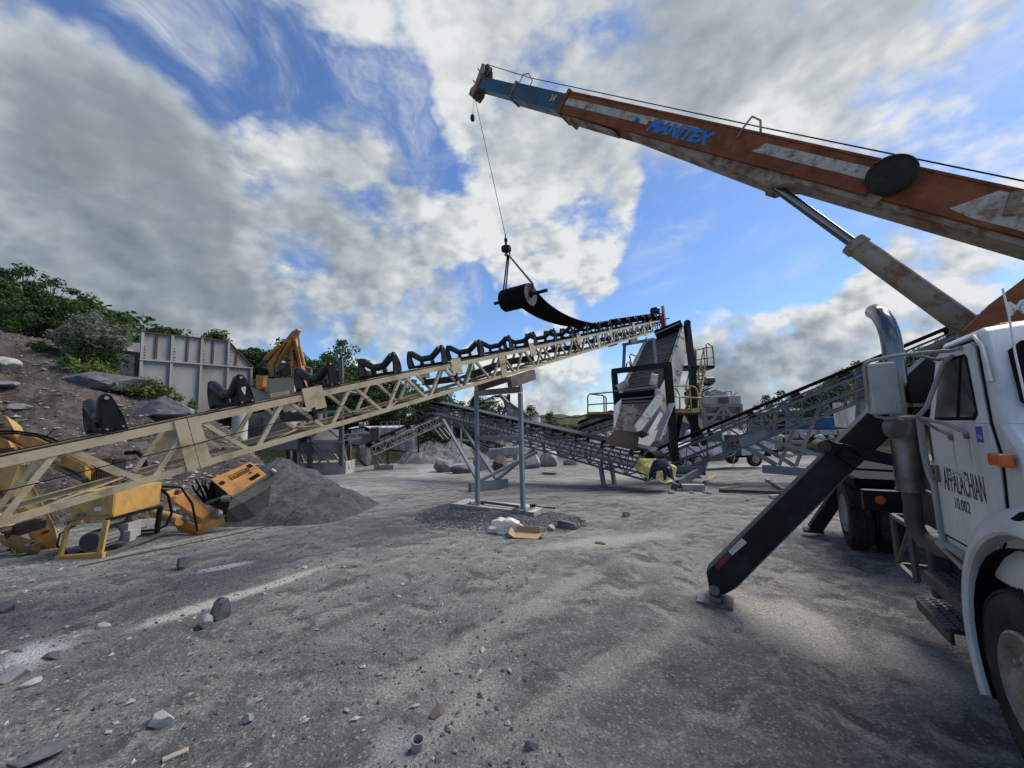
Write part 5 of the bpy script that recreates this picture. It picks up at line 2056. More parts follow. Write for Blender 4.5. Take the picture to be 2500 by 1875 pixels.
MB().box(at(684, 886, 29.5), .55, .5, .3, cxv, cyv).build('roof_vent', 'pale_steel', cb_, bevel=.04)
b = MB()
b.box(at(690, 967, 29) + cyv * 1.1, 3.0, 3.0, .12, cxv, cyv)
b.box(at(694, 972, 29), 2.9, .15, .25, cxv, cyv)
for x in (655, 735):
    b.beam(at(x, 968, 28.5), at(x, 1060, 28.5), .16, .16, cF)
b.build('platform', 'dusty_steel', cb_)
b = bars(MB(), [((746, 926, 29), (746, 902, 29)), ((757, 926, 29), (757, 903, 29)), ((742, 902, 29), (758, 903, 29)), ((742, 914, 29), (758, 915, 29)), ((636, 946, 28.8), (636, 927, 28.8)), ((618, 944, 28.8), (618, 927, 28.8)), ((616, 927, 28.8), (650, 929, 28.8)), ((815, 946, 29), (815, 930, 29)), ((828, 945, 29), (828, 932, 29)), ((815, 930, 29), (828, 932, 29))], .055)
b.build('hand_rail', 'safety_yellow', cb_)

# rock breaker arm
rb_ = thing('rock_breaker', 'orange pedestal rock breaker with folded arm and hammer over the hopper', 'rock breaker', at(735, 990, 28))


def limb(pts, wd, th, m, name, par):
    """tapered box arm through (x,y,d,half width)"""
    L_, R2 = [], []
    for i, (x, y, d, hw_) in enumerate(pts):
        p = at(x, y, d)
        a = at(*pts[max(i - 1, 0)][:3])
        c = at(*pts[min(i + 1, len(pts) - 1)][:3])
        t_ = (c - a).normalized()
        s_ = t_.cross(cF).normalized()
        L_.append(p + s_ * hw_)
        R2.append(p - s_ * hw_)
    return MB().prism(L_ + R2[::-1], cF * th).build(name, m, par, bevel=.015)


limb([(737, 985, 28, .3), (731, 940, 28, .34), (724, 900, 28, .36), (717, 860, 28, .34), (711, 822, 28, .24)], 0, .45, 'crane_orange', 'boom', rb_)
limb([(652, 906, 27.8, .16), (660, 892, 27.8, .26), (685, 860, 27.8, .27), (707, 828, 27.8, .24), (716, 815, 27.8, .2), (727, 804, 27.8, .1)], 0, .4, 'crane_orange', 'arm', rb_)
for segs in (((727, 806, 27.9), (731, 845, 27.9), (742, 892, 27.9)), ((630, 896, 27.7), (646, 877, 27.7), (684, 842, 27.7)), ((712, 915, 27.8), (711, 893, 27.8), (716, 872, 27.9))):
    p, q, r_ = (at(*k) for k in segs)
    MB().tube(p, q, .055, n=10).build('cylinder_rod', 'chrome', rb_, smooth=True)
    MB().tube(q, r_, .13, n=14).build('cylinder', 'crane_orange', rb_, smooth=True)
limb([(628, 898, 27.6, .14), (636, 905, 27.6, .3), (646, 912, 27.6, .3)], 0, .5, 'black_steel', 'wrist', rb_)
limb([(634, 916, 27.6, .27), (632, 944, 27.6, .25), (631, 950, 27.6, .12)], 0, .5, 'orange_paint', 'hammer', rb_)
b = MB()
b.path([at(700, 835, 27.6), at(680, 870, 27.5), at(668, 893, 27.5), at(672, 915, 27.6), at(664, 925, 27.8)], .035, 6)
b.path([at(712, 825, 27.8), at(722, 870, 27.7), at(730, 920, 27.7)], .03, 6)
b.build('hose', 'black_rubber', rb_)
b = MB()
for k, (y, h_) in enumerate(((856, .22), (866, .3), (876, .26))):
    b.box(at(716.5 + k * 1.4, y, 27.62), .11, .02, h_, cxv, cyv)
b.build('lettering', 'black_rubber', rb_)

# ------------------------------------------------------------------ yellow attachments lying at the foot of the bank
ya = thing('excavator_arm', 'yellow excavator arm sections with chrome rod lying at the foot of the scree slope', 'excavator arm', gnd(60, 1345))
dn = V((0, .35, -.94))
slab([(-40, 1145, 7.9), (48, 1128, 7.9), (58, 1140, 7.85), (105, 1228, 7.6), (132, 1280, 7.45), (140, 1312, 7.4), (118, 1334, 7.35), (92, 1322, 7.35), (70, 1298, 7.4), (20, 1200, 7.6), (-40, 1175, 7.8)], .34, dn).build('arm_box', 'yellow_paint', ya, bevel=.02)
b = MB()
b.lathe([(.0, 0), (.055, 0), (.055, .01), (0, .01)], at(110, 1300, 7.3), -dn, 20)
b.build('pin_bore', 'black_rubber', ya)
b = MB()
b.path([at(x, y, d) for x, y, d in ((12, 1072, 8.6), (60, 1078, 8.5), (120, 1108, 8.4), (170, 1140, 8.3), (212, 1165, 8.2))], .0, 4)
slab([(18, 1062, 8.5), (70, 1060, 8.5), (125, 1083, 8.4), (215, 1132, 8.2), (208, 1147, 8.2), (120, 1110, 8.4), (25, 1075, 8.5)], .22, V((0, .8, -.6))).build('boom_section', 'yellow_paint', ya, bevel=.015)
slab([(110, 1114, 8.2), (150, 1104, 8.2), (208, 1137, 8.1), (206, 1160, 8.1), (160, 1140, 8.15), (118, 1135, 8.2)], .2, V((0, .7, -.7))).build('rod_lug', 'yellow_paint', ya, bevel=.015)
b = MB()
b.lathe([(0, 0), (.075, 0), (.075, .04), (.05, .045), (.05, .09), (0, .09)], at(137, 1128, 8.05), V((0, -.6, .8)), 20)
b.build('pin', 'rust', ya, smooth=True)
b = MB()
b.lathe([(0, 0), (.09, 0), (.09, .04), (.06, .045), (.06, .1), (0, .1)], at(12, 1042, 8.3), V((0, -.4, .9)), 20)
b.build('pin', 'rust', ya, smooth=True)
MB().tube(at(140, 1140, 8.2), at(208, 1174, 8.0), .055, n=18).build('cylinder_rod', 'chrome', ya, smooth=True)
slab([(-30, 1010, 8.6), (10, 1012, 8.5), (22, 1022, 8.5), (35, 1050, 8.4), (32, 1066, 8.4), (-30, 1060, 8.6)], .3, V((0, .8, -.6))).build('end_plate', 'yellow_paint', ya, bevel=.015)
slab([(-30, 1060, 8.4), (20, 1075, 8.3), (36, 1108, 8.2), (-30, 1120, 8.3)], .3, V((0, .8, -.6))).build('arm_plate', 'red_paint', ya, bevel=.015).data.materials[0] = MATS['orange_paint']
slab([(-30, 1098, 8.1), (34, 1092, 8.1), (36, 1108, 8.1), (-30, 1115, 8.1)], .1, V((0, .8, -.6))).build('weld_plate', 'rust', ya)
b = MB()
b.path([at(-20, 1053, 8.2), at(40, 1053, 8.1), at(90, 1060, 8.0), at(130, 1072, 8.0), at(160, 1090, 8.0)], .022, 8)
b.path([at(-10, 1060, 8.15), at(40, 1058, 8.05), at(95, 1066, 7.95), at(150, 1092, 7.95)], .018, 8)
b.path([at(108, 1071, 8.0), at(120, 1060, 7.9), at(127, 1052, 7.9)], .012, 6)
b.build('hose', 'black_rubber', ya, smooth=True)
slab([(8, 1298, 7.1), (28, 1282, 7.1), (100, 1262, 7.0), (113, 1268, 7.0), (110, 1280, 7.0), (30, 1306, 7.1), (12, 1312, 7.1)], .07, dn).build('link', 'rust', ya, bevel=.01)
b = MB()
b.lathe([(0, 0), (.07, 0), (.07, .05), (.035, .06), (0, .06)], at(18, 1298, 7.02), -dn, 18)
b.build('link_pin', 'rust', ya, smooth=True)
b = MB()
b.lathe([(0, 0), (.06, 0), (.06, .06), (.03, .07), (0, .07)], at(100, 1270, 6.94), -dn, 18)
b.build('link_pin', 'rust', ya, smooth=True)
lk2 = slab([(-10, 1305, 7.2), (30, 1303, 7.1), (85, 1318, 6.95), (95, 1330, 6.9), (85, 1342, 6.9), (65, 1340, 6.95), (0, 1318, 7.15)], .13, dn).build('link', 'yellow_paint', ya, bevel=.02)
b = MB()
b.lathe([(.04, 0), (.085, 0), (.085, .015), (.04, .015)], at(80, 1328, 6.86), -dn, 24)
b.build('link_eye', 'dull_metal', lk2)
b = MB()
b.lathe([(0, 0), (.04, 0), (.04, .006), (0, .006)], at(80, 1328, 6.85), -dn, 24)
b.build('eye_bore', 'black_rubber', lk2)
MB().beam(at(-30, 1200, 7.6), at(20, 1290, 7.3), .14, .14).build('side_bar', 'yellow_paint', ya)

# breaker head with name plate
bh = thing('breaker_attachment', 'orange breaker bracket and worn steel bucket leaning on the dark heap', 'attachment', gnd(520, 1275))
tp = [(514, 1170, 9.1), (612, 1127, 9.8), (650, 1158, 9.5), (566, 1213, 8.8)]
w4 = [at(*q) for q in tp]
nt_ = (w4[1] - w4[0]).cross(w4[3] - w4[0]).normalized()
nt_ = nt_ if nt_.z > 0 else -nt_
MB().prism(w4, -nt_ * .08).build('top_plate', 'orange_paint', bh, bevel=.01)
tpl = bpy.data.objects['top_plate']
e_u = (w4[1] - w4[0]).normalized()
e_v = nt_.cross(e_u).normalized()
lu, lv = (w4[1] - w4[0]).length, (w4[3] - w4[0]).length


def TP(u, v, off=.004):
    a = lerp(w4[0], w4[1], u)
    c = lerp(w4[3], w4[2], u)
    return lerp(a, c, v) + nt_ * off


for us, vs_ in (((.84, .95), (.1, .3)), ((.05, .16), (.28, .42)), ((.62, .88), (.72, .9)), ((.72, .8), (.5, .56))):
    MB().prism([TP(us[0], vs_[0]), TP(us[1], vs_[0]), TP(us[1], vs_[1]), TP(us[0], vs_[1])], nt_ * .003).build('slot', 'black_rubber', bh)
fr_ = MB()
for a, c in (((.33, .22), (.8, .22)), ((.33, .42), (.8, .42)), ((.33, .22), (.33, .42)), ((.8, .22), (.8, .42))):
    fr_.beam(TP(*a, .006), TP(*c, .006), .012, .006, nt_)
fr_.build('name_frame', 'black_rubber', bh)
ub = (TP(.8, .4) - TP(.35, .4)).normalized()
text('lettering', 'TELEDYNE', 'black_rubber', bh, TP(.35, .395, .008), ub, nt_.cross(ub) * (1 if nt_.cross(ub).dot(w4[0] - w4[3]) > 0 else -1), .125, .002, sx=.62)
# bucket shell: curved worn steel
b = MB()
ridge = [at(566, 1214, 8.75), at(600, 1195, 9.0), at(635, 1175, 9.25), at(672, 1155, 9.5)]
belly = [at(556, 1245, 8.6), at(592, 1228, 8.8), at(628, 1208, 9.05), at(662, 1186, 9.3)]
low = [at(546, 1276, 8.75), at(588, 1274, 8.9), at(624, 1260, 9.1), at(655, 1236, 9.35)]
back = [p + V((.1, .9, .1)) for p in low]
n = 4
vs = ridge + belly + low
b.add(vs, [[r_ * n + i, r_ * n + i + 1, (r_ + 1) * n + i + 1, (r_ + 1) * n + i] for r_ in range(2) for i in range(3)])
mat('worn_steel', (.085, .075, .066), (.12, .108, .096), 4, .75, dirt=(.05, .045, .042), damt=.8, dsc=3, bump=.3)
bsh = b.build('bucket_shell', 'worn_steel', bh)
sm = bsh.modifiers.new('thick', 'SOLIDIFY')
sm.thickness = .05
b = MB()
b.path(ridge, .03, 8)
b.build('cutting_edge', 'dull_metal', bh)
b = MB()
b.lathe([(0, 0), (.06, 0), (.06, .12), (0, .12)], at(672, 1155, 9.45), V((-.6, -.2, .5)), 14)
b.build('lifting_lug', 'dull_metal', bh)
MB().lathe([(0, 0), (.07, 0), (.07, .16), (0, .16)], at(562, 1218, 8.7), V((-.8, -.3, .1)), 14).build('hinge_boss', 'dull_metal', bh)
slab([(516, 1172, 9.1), (566, 1214, 8.8), (556, 1262, 8.8), (500, 1225, 9.2)], .1).build('side_cheek', 'black_steel', bh)
sp = slab([(400, 1200, 8.9), (440, 1192, 9.1), (465, 1208, 9.0), (512, 1240, 8.8), (512, 1252, 8.75), (492, 1266, 8.6), (430, 1228, 8.75), (405, 1218, 8.8)], .1, V((0, .3, -.95)))
sp.build('swing_plate', 'orange_paint', bh, bevel=.01)
b = MB()
b.lathe([(0, 0), (.075, 0), (.075, .03), (.05, .035), (.05, .08), (0, .08)], at(435, 1204, 8.85), V((0, -.4, .9)), 18)
b.build('pin', 'rust', bh, smooth=True)
slab([(395, 1240, 8.5), (440, 1262, 8.4), (478, 1280, 8.35), (520, 1258, 8.5), (540, 1244, 8.7), (545, 1262, 8.6), (478, 1296, 8.3), (430, 1284, 8.4)], .16, V((0, .5, -.85))).build('base_plate', 'orange_paint', bh, bevel=.012)
MB().tube(at(376, 1250, 8.6), at(440, 1272, 8.25), .1, n=18).build('cylinder', 'yellow_paint', bh, smooth=True)
b = MB()
b.lathe([(0, 0), (.06, 0), (.06, .1), (0, .1)], at(457, 1270, 8.15), V((-.2, -.6, .7)), 16)
b.build('pin_boss', 'dull_metal', bh, smooth=True)
b = MB()
b.lathe([(0, 0), (.11, 0), (.11, .1), (.05, .11), (0, .11)], at(533, 1257, 8.5), V((-.2, -.8, .4)), 18)
b.build('pin_boss', 'dull_metal', bh, smooth=True)
b = MB()
for k in range(7):
    r_ = random.Random(k)
    p0, p1 = at(470 + 8 * k, 1180 + r_.uniform(-12, 8), 9.3), at(500 + 5 * k, 1220 + r_.uniform(-5, 12), 9.0)
    md = (p0 + p1) / 2 + V((r_.uniform(-.1, .1), -.1, r_.uniform(.05, .22)))
    b.path([p0, lerp(p0, md, .6), md, lerp(md, p1, .5), p1], .022, 6)
b.build('hose', 'black_rubber', bh, smooth=True)
MB().tube(at(505, 1228, 8.9), at(560, 1208, 8.85), .035, n=10).build('cylinder_rod', 'dull_metal', bh)

# power unit on its skid
pu_o = gnd(250, 1362)
pu = thing('hydraulic_power_unit', 'yellow hydraulic power unit on an angle iron skid under the conveyor', 'power unit', pu_o)
pu_u = V((-.2, .98, 0)).normalized()
pu_v = V((-.98, -.2, 0)).normalized()
pz = pu_o.z


def PU(u, v, z):
    return V((pu_o.x, pu_o.y, pz)) + pu_u * u + pu_v * v + Z * z


b = MB()
b.beam(PU(0, -.02, .04), PU(0, .66, .04), .08, .1)
b.build('skid_bar', 'yellow_paint', pu)
b = MB()
for v_ in (0, .62):
    b.beam(PU(.05, v_, .02), PU(1.5, v_, .02), .06, .05)
b.beam(PU(1.5, -.02, .03), PU(1.5, .66, .03), .06, .06)
b.build('skid', 'worn_steel', pu)
b = MB()
b.path([PU(0, .6, .05), PU(0.02, .56, .52), PU(.03, .5, .6), PU(.03, .36, .62)], .035, 4)
b.build('guard_post', 'yellow_paint', pu)
b = MB()
b.beam(PU(0, .04, .06), PU(.02, .0, .62), .075, .05, pu_u)
b.build('guard_post', 'yellow_paint', pu)
b = MB()
b.beam(PU(.02, .0, .62), PU(1.4, .02, .58), .05, .05)
b.beam(PU(1.35, .02, .06), PU(1.4, .02, .58), .07, .06)
b.beam(PU(1.4, .56, .06), PU(1.4, .56, .58), .06, .06)
b.beam(PU(.05, .56, .6), PU(1.4, .56, .58), .05, .05)
b.build('guard_rail', 'black_steel', pu)
b = MB()
c0 = PU(.2, .3, 0)
b.box(PU(.75, .3, .87), 1.2, .62, .46, pu_u, pu_v)
b.build('oil_tank', 'yellow_paint', pu, bevel=.012)
b = MB()
b.box(PU(.14, .3, .9), .02, .6, .42, pu_u, pu_v)
b.box(PU(.16, .3, .65), .02, .56, .1, pu_u, pu_v)
b.build('end_panel', 'yellow_paint', pu, bevel=.004)
b = MB()
b.box(PU(.126, .22, .8), .004, .1, .07, pu_u, pu_v)
b.build('notice', 'tape_white', pu)
b = MB()
for v_ in (.42, .5):
    b.tube(PU(.13, v_, .72), PU(.1, v_, .72), .03, n=10)
b.build('port_plug', 'dull_metal', pu)
b = MB()
mc_ = PU(.14, .30, .24)
b.lathe([(0, 0), (.16, 0), (.175, .015), (.175, .05), (.165, .06), (.165, .42), (.1, .46), (0, .46)], mc_, pu_u, 28)
for k in range(16):
    a = 2 * PI * k / 16
    e_ = pu_v * math.cos(a) + Z * math.sin(a)
    b.beam(mc_ + e_ * .17 + pu_u * .1, mc_ + e_ * .17 + pu_u * .4, .01, .025, e_)
b.build('electric_motor', 'dusty_steel', pu, smooth=True)
b = MB()
b.lathe([(0, -.002), (.145, -.002), (.145, -.006), (0, -.006)], mc_, pu_u, 28)
b.build('fan_cover', 'tank_black', pu)
b = MB()
b.box(PU(.78, .2, .28), .34, .3, .3, pu_u, pu_v)
b.box(PU(.66, .05, .2), .16, .12, .2, pu_u, pu_v)
b.box(PU(1.02, .26, .24), .22, .18, .18, pu_u, pu_v)
b.tube(PU(.85, .1, .3), PU(.85, .3, .3), .06, n=12)
b.tube(PU(1.1, .25, .24), PU(1.3, .2, .24), .05, n=12)
b.tube(PU(.95, .25, .3), PU(.95, .25, .62), .03, n=10)
b.build('pump', 'pale_steel', pu, bevel=.01)
b = MB()
b.path([PU(1.35, .0, .95), PU(1.38, -.12, .8), PU(1.36, -.22, .45), PU(1.25, -.2, .22), PU(1.1, -.1, .18), PU(.98, .1, .2)], .025, 8)
b.path([PU(1.36, .05, 1.0), PU(1.45, -.3, .95), PU(1.5, -.5, .6), PU(1.5, -.6, .2), PU(1.42, -.68, .03)], .022, 8)
b.path([PU(.1, .5, .55), PU(-.02, .62, .45), PU(-.0, .66, .25), PU(.1, .6, .1)], .014, 6)
b.build('hose', 'black_rubber', pu, smooth=True)
# rusty radiator guard and cooler behind
rg_ = thing('oil_cooler', 'brown rusty cooler with mesh guard behind the yellow power unit', 'oil cooler', at(250, 1190, 8.6))
slab([(212, 1122, 8.5), (272, 1118, 8.6), (275, 1182, 8.5), (206, 1188, 8.4)], .25).build('core', 'rust', rg_)
slab([(278, 1120, 8.6), (308, 1118, 8.8), (306, 1165, 8.7), (277, 1172, 8.5)], .2).build('header', 'black_steel', rg_)
b = MB()
for k in range(12):
    f_ = k / 11
    b.beam(at(lerp(212, 272, f_), lerp(1118, 1114, f_), 8.42), at(lerp(206, 275, f_), lerp(1190, 1184, f_), 8.34), .008, .008)
    b.beam(at(lerp(212, 206, f_), lerp(1118, 1190, f_), 8.42), at(lerp(272, 275, f_), lerp(1114, 1184, f_), 8.42), .008, .008)
b.build('mesh_guard', 'rust', rg_)
b = MB()
b.path([at(308, 1106, 8.7), at(335, 1104, 8.6), at(352, 1118, 8.6), at(355, 1135, 8.6), at(346, 1150, 8.7)], .045, 10)
b.build('hose', 'black_rubber', rg_, smooth=True)
b = MB()
g0, g1 = gnd(190, 1385), gnd(672, 1283)
b.path([lerp(g0, g1, i / 12) + Z * (ground_z(*lerp(g0, g1, i / 12).xy) - lerp(g0, g1, i / 12).z + .012) for i in range(13)], .011, 6)
tag(b.build('steel_rod', 'rust'), 'long thin rod lying on the ground in front of the power unit', 'rod')
mat('conveyor_grey', (.085, .098, .116), (.11, .124, .142), 3, .5, dirt=(.16, .155, .15), damt=.6, dsc=1.8, lo=.45, hi=.75)
# ------------------------------------------------------------------ grey conveyors in the middle distance
def conveyor(name, label, tail, head, wd, dep, m, cdir=1, idn=1.4, belt='black_rubber', panel=1.2, guard=False, step=None, bt=.09):
    """tail/head: world points on the near top chord; wd: belt frame width going away from the camera"""
    e1 = (head - tail).normalized()
    h1 = V((e1.x, e1.y, 0)).normalized()
    e2 = V((-h1.y, h1.x, 0))
    if e2.dot(cF) < 0:
        e2 = -e2
    e3 = e2.cross(e1)
    if e3.z < 0:
        e3 = -e3
    ln = (head - tail).length
    P = lambda t, w_=0.0, h=0.0: tail + e1 * t + e2 * w_ + e3 * h
    r = thing(name, label, 'conveyor', V((tail.x, tail.y, ground_z(tail.x, tail.y))))
    for w_ in (0, wd):
        b = MB()
        b.beam(P(0, w_, -.05), P(ln, w_, -.05), .06, .09, e3)
        b.beam(P(0, w_, -dep), P(ln, w_, -dep), .06, .08, e3)
        k = 0
        while (k + 1) * panel <= ln:
            b.beam(P(k * panel, w_, -dep), P((k + .5) * panel, w_, -.06), .04, .04, e2)
            b.beam(P((k + .5) * panel, w_, -.06), P((k + 1) * panel, w_, -dep), .04, .04, e2)
            b.beam(P(k * panel, w_, -dep), P(k * panel, w_, -.06), .04, .04, e2)
            k += 1
        b.build('truss_side', m, r)
    b = MB()
    k = 0
    while k * panel <= ln:
        b.beam(P(k * panel, 0, -dep), P(k * panel, wd, -dep), .05, .05, e3)
        b.beam(P(k * panel, 0, -dep), P(min(ln, (k + 1) * panel), wd, -dep), .03, .03, e3)
        k += 1
    b.build('cross_bracing', m, r)
    bel = MB()
    tp = .26
    prof = [(.02, tp + .1), (wd * .3, tp), (wd * .7, tp), (wd - .02, tp + .1)]
    rows = [[P(t, a, h) for a, h in prof] + [P(t, a, h + .03) for a, h in reversed(prof)] for t in (0.1, ln - .05)]
    bel.add(rows[0] + rows[1], [[k, (k + 1) % 8, 8 + (k + 1) % 8, 8 + k] for k in range(8)] + [list(range(8)), list(range(8, 16))])
    for sgn in (0,):
        bel.beam(P(0, wd / 2, -dep * .55), P(ln, wd / 2, -dep * .55), wd * .75, .03, e3)
    bel.build('belt', belt, r)
    for q in (0.0, ln):
        MB().lathe([(0, -.02), (.2, -.02), (.2, wd - .08), (0, wd - .08)], P(q, .05, .1), e2, 18).build('pulley', 'black_rubber', r, smooth=True)
    k = .8
    first = None
    while k < ln - .5:
        if first is None:
            b = MB()
            o0 = P(k)
            for w_ in (0, wd):
                b.prism([P(k - .1, w_, 0), P(k + .1, w_, 0), P(k + .05, w_, .36), P(k - .05, w_, .36)], e2 * .03)
            b.beam(P(k, 0, .04), P(k, wd, .04), .08, .06, e3)
            b.tube(P(k, 0.03, .31), P(k, wd * .32, .19), .06, n=8)
            b.tube(P(k, wd - .03, .31), P(k, wd * .68, .19), .06, n=8)
            b.tube(P(k, wd * .32, .19), P(k, wd * .68, .19), .06, n=8)
            first = b.build('troughing_idler', 'black_steel', r)
            k0 = k
        else:
            c = first.copy()
            COL.objects.link(c)
            c.location = first.location + e1 * (k - k0)
        k += idn
    return r, P, ln


# left going one, tail under the screen
tl, hd_ = at(1585, 1122, 15.4), at(1050, 992, 26.5)
cL, PL_, lnL = conveyor('grey_conveyor', 'dark grey conveyor falling from the wood behind the support frame to below the screen chute', tl, hd_, 1.0, .85, 'conveyor_grey', belt='dark_grey_paint', panel=.9)
b = MB()
for w_ in (.05, .95):
    b.beam(PL_(2.2, w_, -.7), V((*PL_(2.2, w_, 0).xy, ground_z(*PL_(2.2, w_, 0).xy))), .26, .12, E2)
b.build('tail_leg', 'grey_paint', cL)
sk = gnd(1190, 1196)
b = MB()
kd = (PL_(1, 0, 0) - PL_(0, 0, 0))
kd = V((kd.x, kd.y, 0)).normalized()
ke = V((-kd.y, kd.x, 0))
ke = ke if ke.dot(cF) > 0 else -ke
s0, s1 = gnd(1147, 1202), gnd(1237, 1190)
b.beam(s0 + Z * .2, s1 + Z * .2, .2, .38)
b.build('skid_beam', 'grey_paint', cL)
b = MB()
sa, sb_ = lerp(s0, s1, .22) + Z * .4, lerp(s0, s1, .72) + Z * .4
ta, tb_ = at(1083, 1026, 23), at(1124, 1035, 24)
na, nb = at(1310, 1104, 18.6), at(1303, 1098, 19.4)
for p, q in ((sa, ta), (sb_, tb_), (sa, na), (sb_, nb)):
    MB().beam(p, q, .13, .13).build('support_leg', 'grey_paint', cL)
for u in (.3, .62):
    b.beam(lerp(sa, ta, u), lerp(sb_, tb_, u), .1, .1)
b.beam(lerp(sa, na, .55), lerp(sb_, nb, .55), .1, .1)
b.build('leg_rung', 'grey_paint', cL)
gd = MB()
q = [(1557, 1122, 15.0), (1594, 1120, 15.2), (1657, 1142, 14.6), (1642, 1178, 14.5), (1624, 1180, 14.4), (1551, 1148, 14.9)]
top = [at(1551, 1146, 14.7), at(1624, 1178, 14.2), at(1655, 1143, 14.4), at(1592, 1119, 15.0)]
f = [at(1551, 1147, 14.6), at(1560, 1122, 14.9), at(1600, 1120, 15.2), at(1654, 1143, 14.8), at(1644, 1176, 14.4), at(1622, 1181, 14.2)]
cen = sum((p for p in f), V((0, 0, 0))) / 6
gq = [f[0], f[5], f[4], f[3], f[2], f[1]]
gd.prism(gq, V((.25, .75, .0)))
gdo = gd.build('tail_guard', 'guard_yellow', cL, bevel=.02)
b = MB()
fn_ = (f[5] - f[0]).cross(f[1] - f[0]).normalized()
fn_ = -fn_ if fn_.dot(cF) > 0 else fn_
for k in range(9):
    u = k / 8
    b.beam(lerp(f[0], f[1], u) + fn_ * .012, lerp(f[5], f[3], u) + fn_ * .012, .015, .015)
for k in range(12):
    u = k / 11
    b.beam(lerp(f[0], f[5], u) + fn_ * .012, lerp(f[1], f[3], u) + fn_ * .012, .012, .012)
b.build('guard_mesh', 'guard_yellow', gdo)
# jacket thrown over the guard
b = MB()
jc = at(1612, 1135, 14.2)
bm = bmesh.new()
bmesh.ops.create_icosphere(bm, subdivisions=3, radius=1)
for v in bm.verts:
    k = v.co * (1 + .35 * fbm(v.co.x * 2, v.co.y * 2, v.co.z * 2 + 3, 3))
    droop = -.38 * max(0, abs(k.x) - .35) ** 1.2 - (.2 if k.z < -.2 and abs(k.x) > .6 else 0)
    b.v.append(jc + cxv * k.x * .42 + cyv * k.y * .22 + Z * (k.z * .2 + droop))
b.f = [[v.index for v in fc.verts] for fc in bm.faces]
bm.free()
b.path([at(1602, 1138, 14.05), at(1598, 1152, 14.0), at(1597, 1170, 14.0)], [.1, .08, .06], 8)
b.path([at(1620, 1140, 14.05), at(1624, 1155, 14.0), at(1623, 1172, 14.0)], [.1, .08, .05], 8)
jk = b.build('jacket', 'navy_cloth', smooth=True)
tag(jk, 'dark blue work jacket draped over the yellow tail guard', 'jacket')
MB().rock(at(1632, 1142, 13.95), .1, .06, .06, 5, .3, 2).build('glove', 'orange_paint', jk)

# right going one
tl, hd_ = at(1600, 1118, 18.5), at(2400, 790, 14.2)
cRv, PRv, lnR = conveyor('grey_conveyor', 'dark grey conveyor rising behind the black outrigger leg and the crane truck mirror', tl, hd_, 1.0, 1.0, 'conveyor_grey', idn=1.9, panel=1.0)
# side covers hanging over the belt edge make the dark band seen in the photo
b = MB()
b.beam(PRv(.6, -.04, .33), PRv(lnR, -.04, .33), .2, .02, E2)
b.build('belt_skirt', 'black_rubber', cRv)
b = MB()
for w_ in (-.05, 1.05):
    b.beam(PRv(.6, w_, -.55), PRv(lnR, w_, -.55), .05, .05)
    b.beam(PRv(.6, w_, .12), PRv(lnR, w_, .12), .04, .04)
b.build('side_rail', 'conveyor_grey', cRv)
b = MB()
for w_ in (-.05, 1.05):
    b.beam(PL_(.6, w_, -.45), PL_(lnL, w_, -.45), .05, .09)
    b.beam(PL_(.6, w_, .12), PL_(lnL, w_, .12), .04, .04)
b.build('side_rail', 'conveyor_grey', cL)
b = MB()
p0, p1 = at(1855, 1062, 17.1), at(1975, 1100, 17.2)
fl0, fl1 = at(1862, 1150, 17.4), at(1990, 1160, 16.6)
b.beam(fl0 + Z * .1, fl1 + Z * .1, .22, .36)
b.build('skid_beam', 'grey_paint', cRv)
b = MB()
for p, q in (((1850, 1066, 17), (2010, 1114, 16.4)), ((1800, 1080, 17.4), (1893, 1134, 17.3)), ((1835, 1075, 17.8), (1940, 1138, 17.2))):
    MB().beam(at(*p), at(*q), .2, .16).build('support_leg', 'grey_paint', cRv)
b.beam(at(1832, 1098, 17.4), at(1873, 1100, 17.6), .1, .1)
b.build('leg_rung', 'grey_paint', cRv)
b = MB()
for p, q in (((1902, 1136, 17.2), (1950, 1020, 16.9)), ((1943, 1138, 17), (2004, 985, 16.6)), ((1921, 1080, 17.1), (1966, 1080, 16.9)), ((1940, 1032, 17), (1984, 1034, 16.8))):
    b.beam(at(*p), at(*q), .16, .14)
b.build('tall_leg', 'pale_steel', cRv)
b = MB()
b.beam(at(1806, 1082, 17.0), at(1885, 1052, 16.8), .1, .42)
b.beam(at(1910, 985, 16.6), at(1930, 1022, 16.6), .1, .3)
b.build('gusset_plate', 'grey_paint', cRv)

# ------------------------------------------------------------------ tall inclined screen
scn = thing('vibrating_screen', 'tall steep vibrating screen in a black frame with rusty red chute', 'screen', at(1590, 1130, 18.5))
DKT, DKB = 21.5, 18.2
tlc, trc, blc, brc = at(1578, 838, DKT), at(1664, 802, DKT), at(1508, 985, DKB), at(1608, 972, DKB)


def DK(u, v, off=0.0):
    """u across, v down the deck"""
    p = lerp(lerp(tlc, trc, u), lerp(blc, brc, u), v)
    n_ = (trc - tlc).cross(blc - tlc).normalized()
    n_ = n_ if n_.z > 0 else -n_
    return p + n_ * off


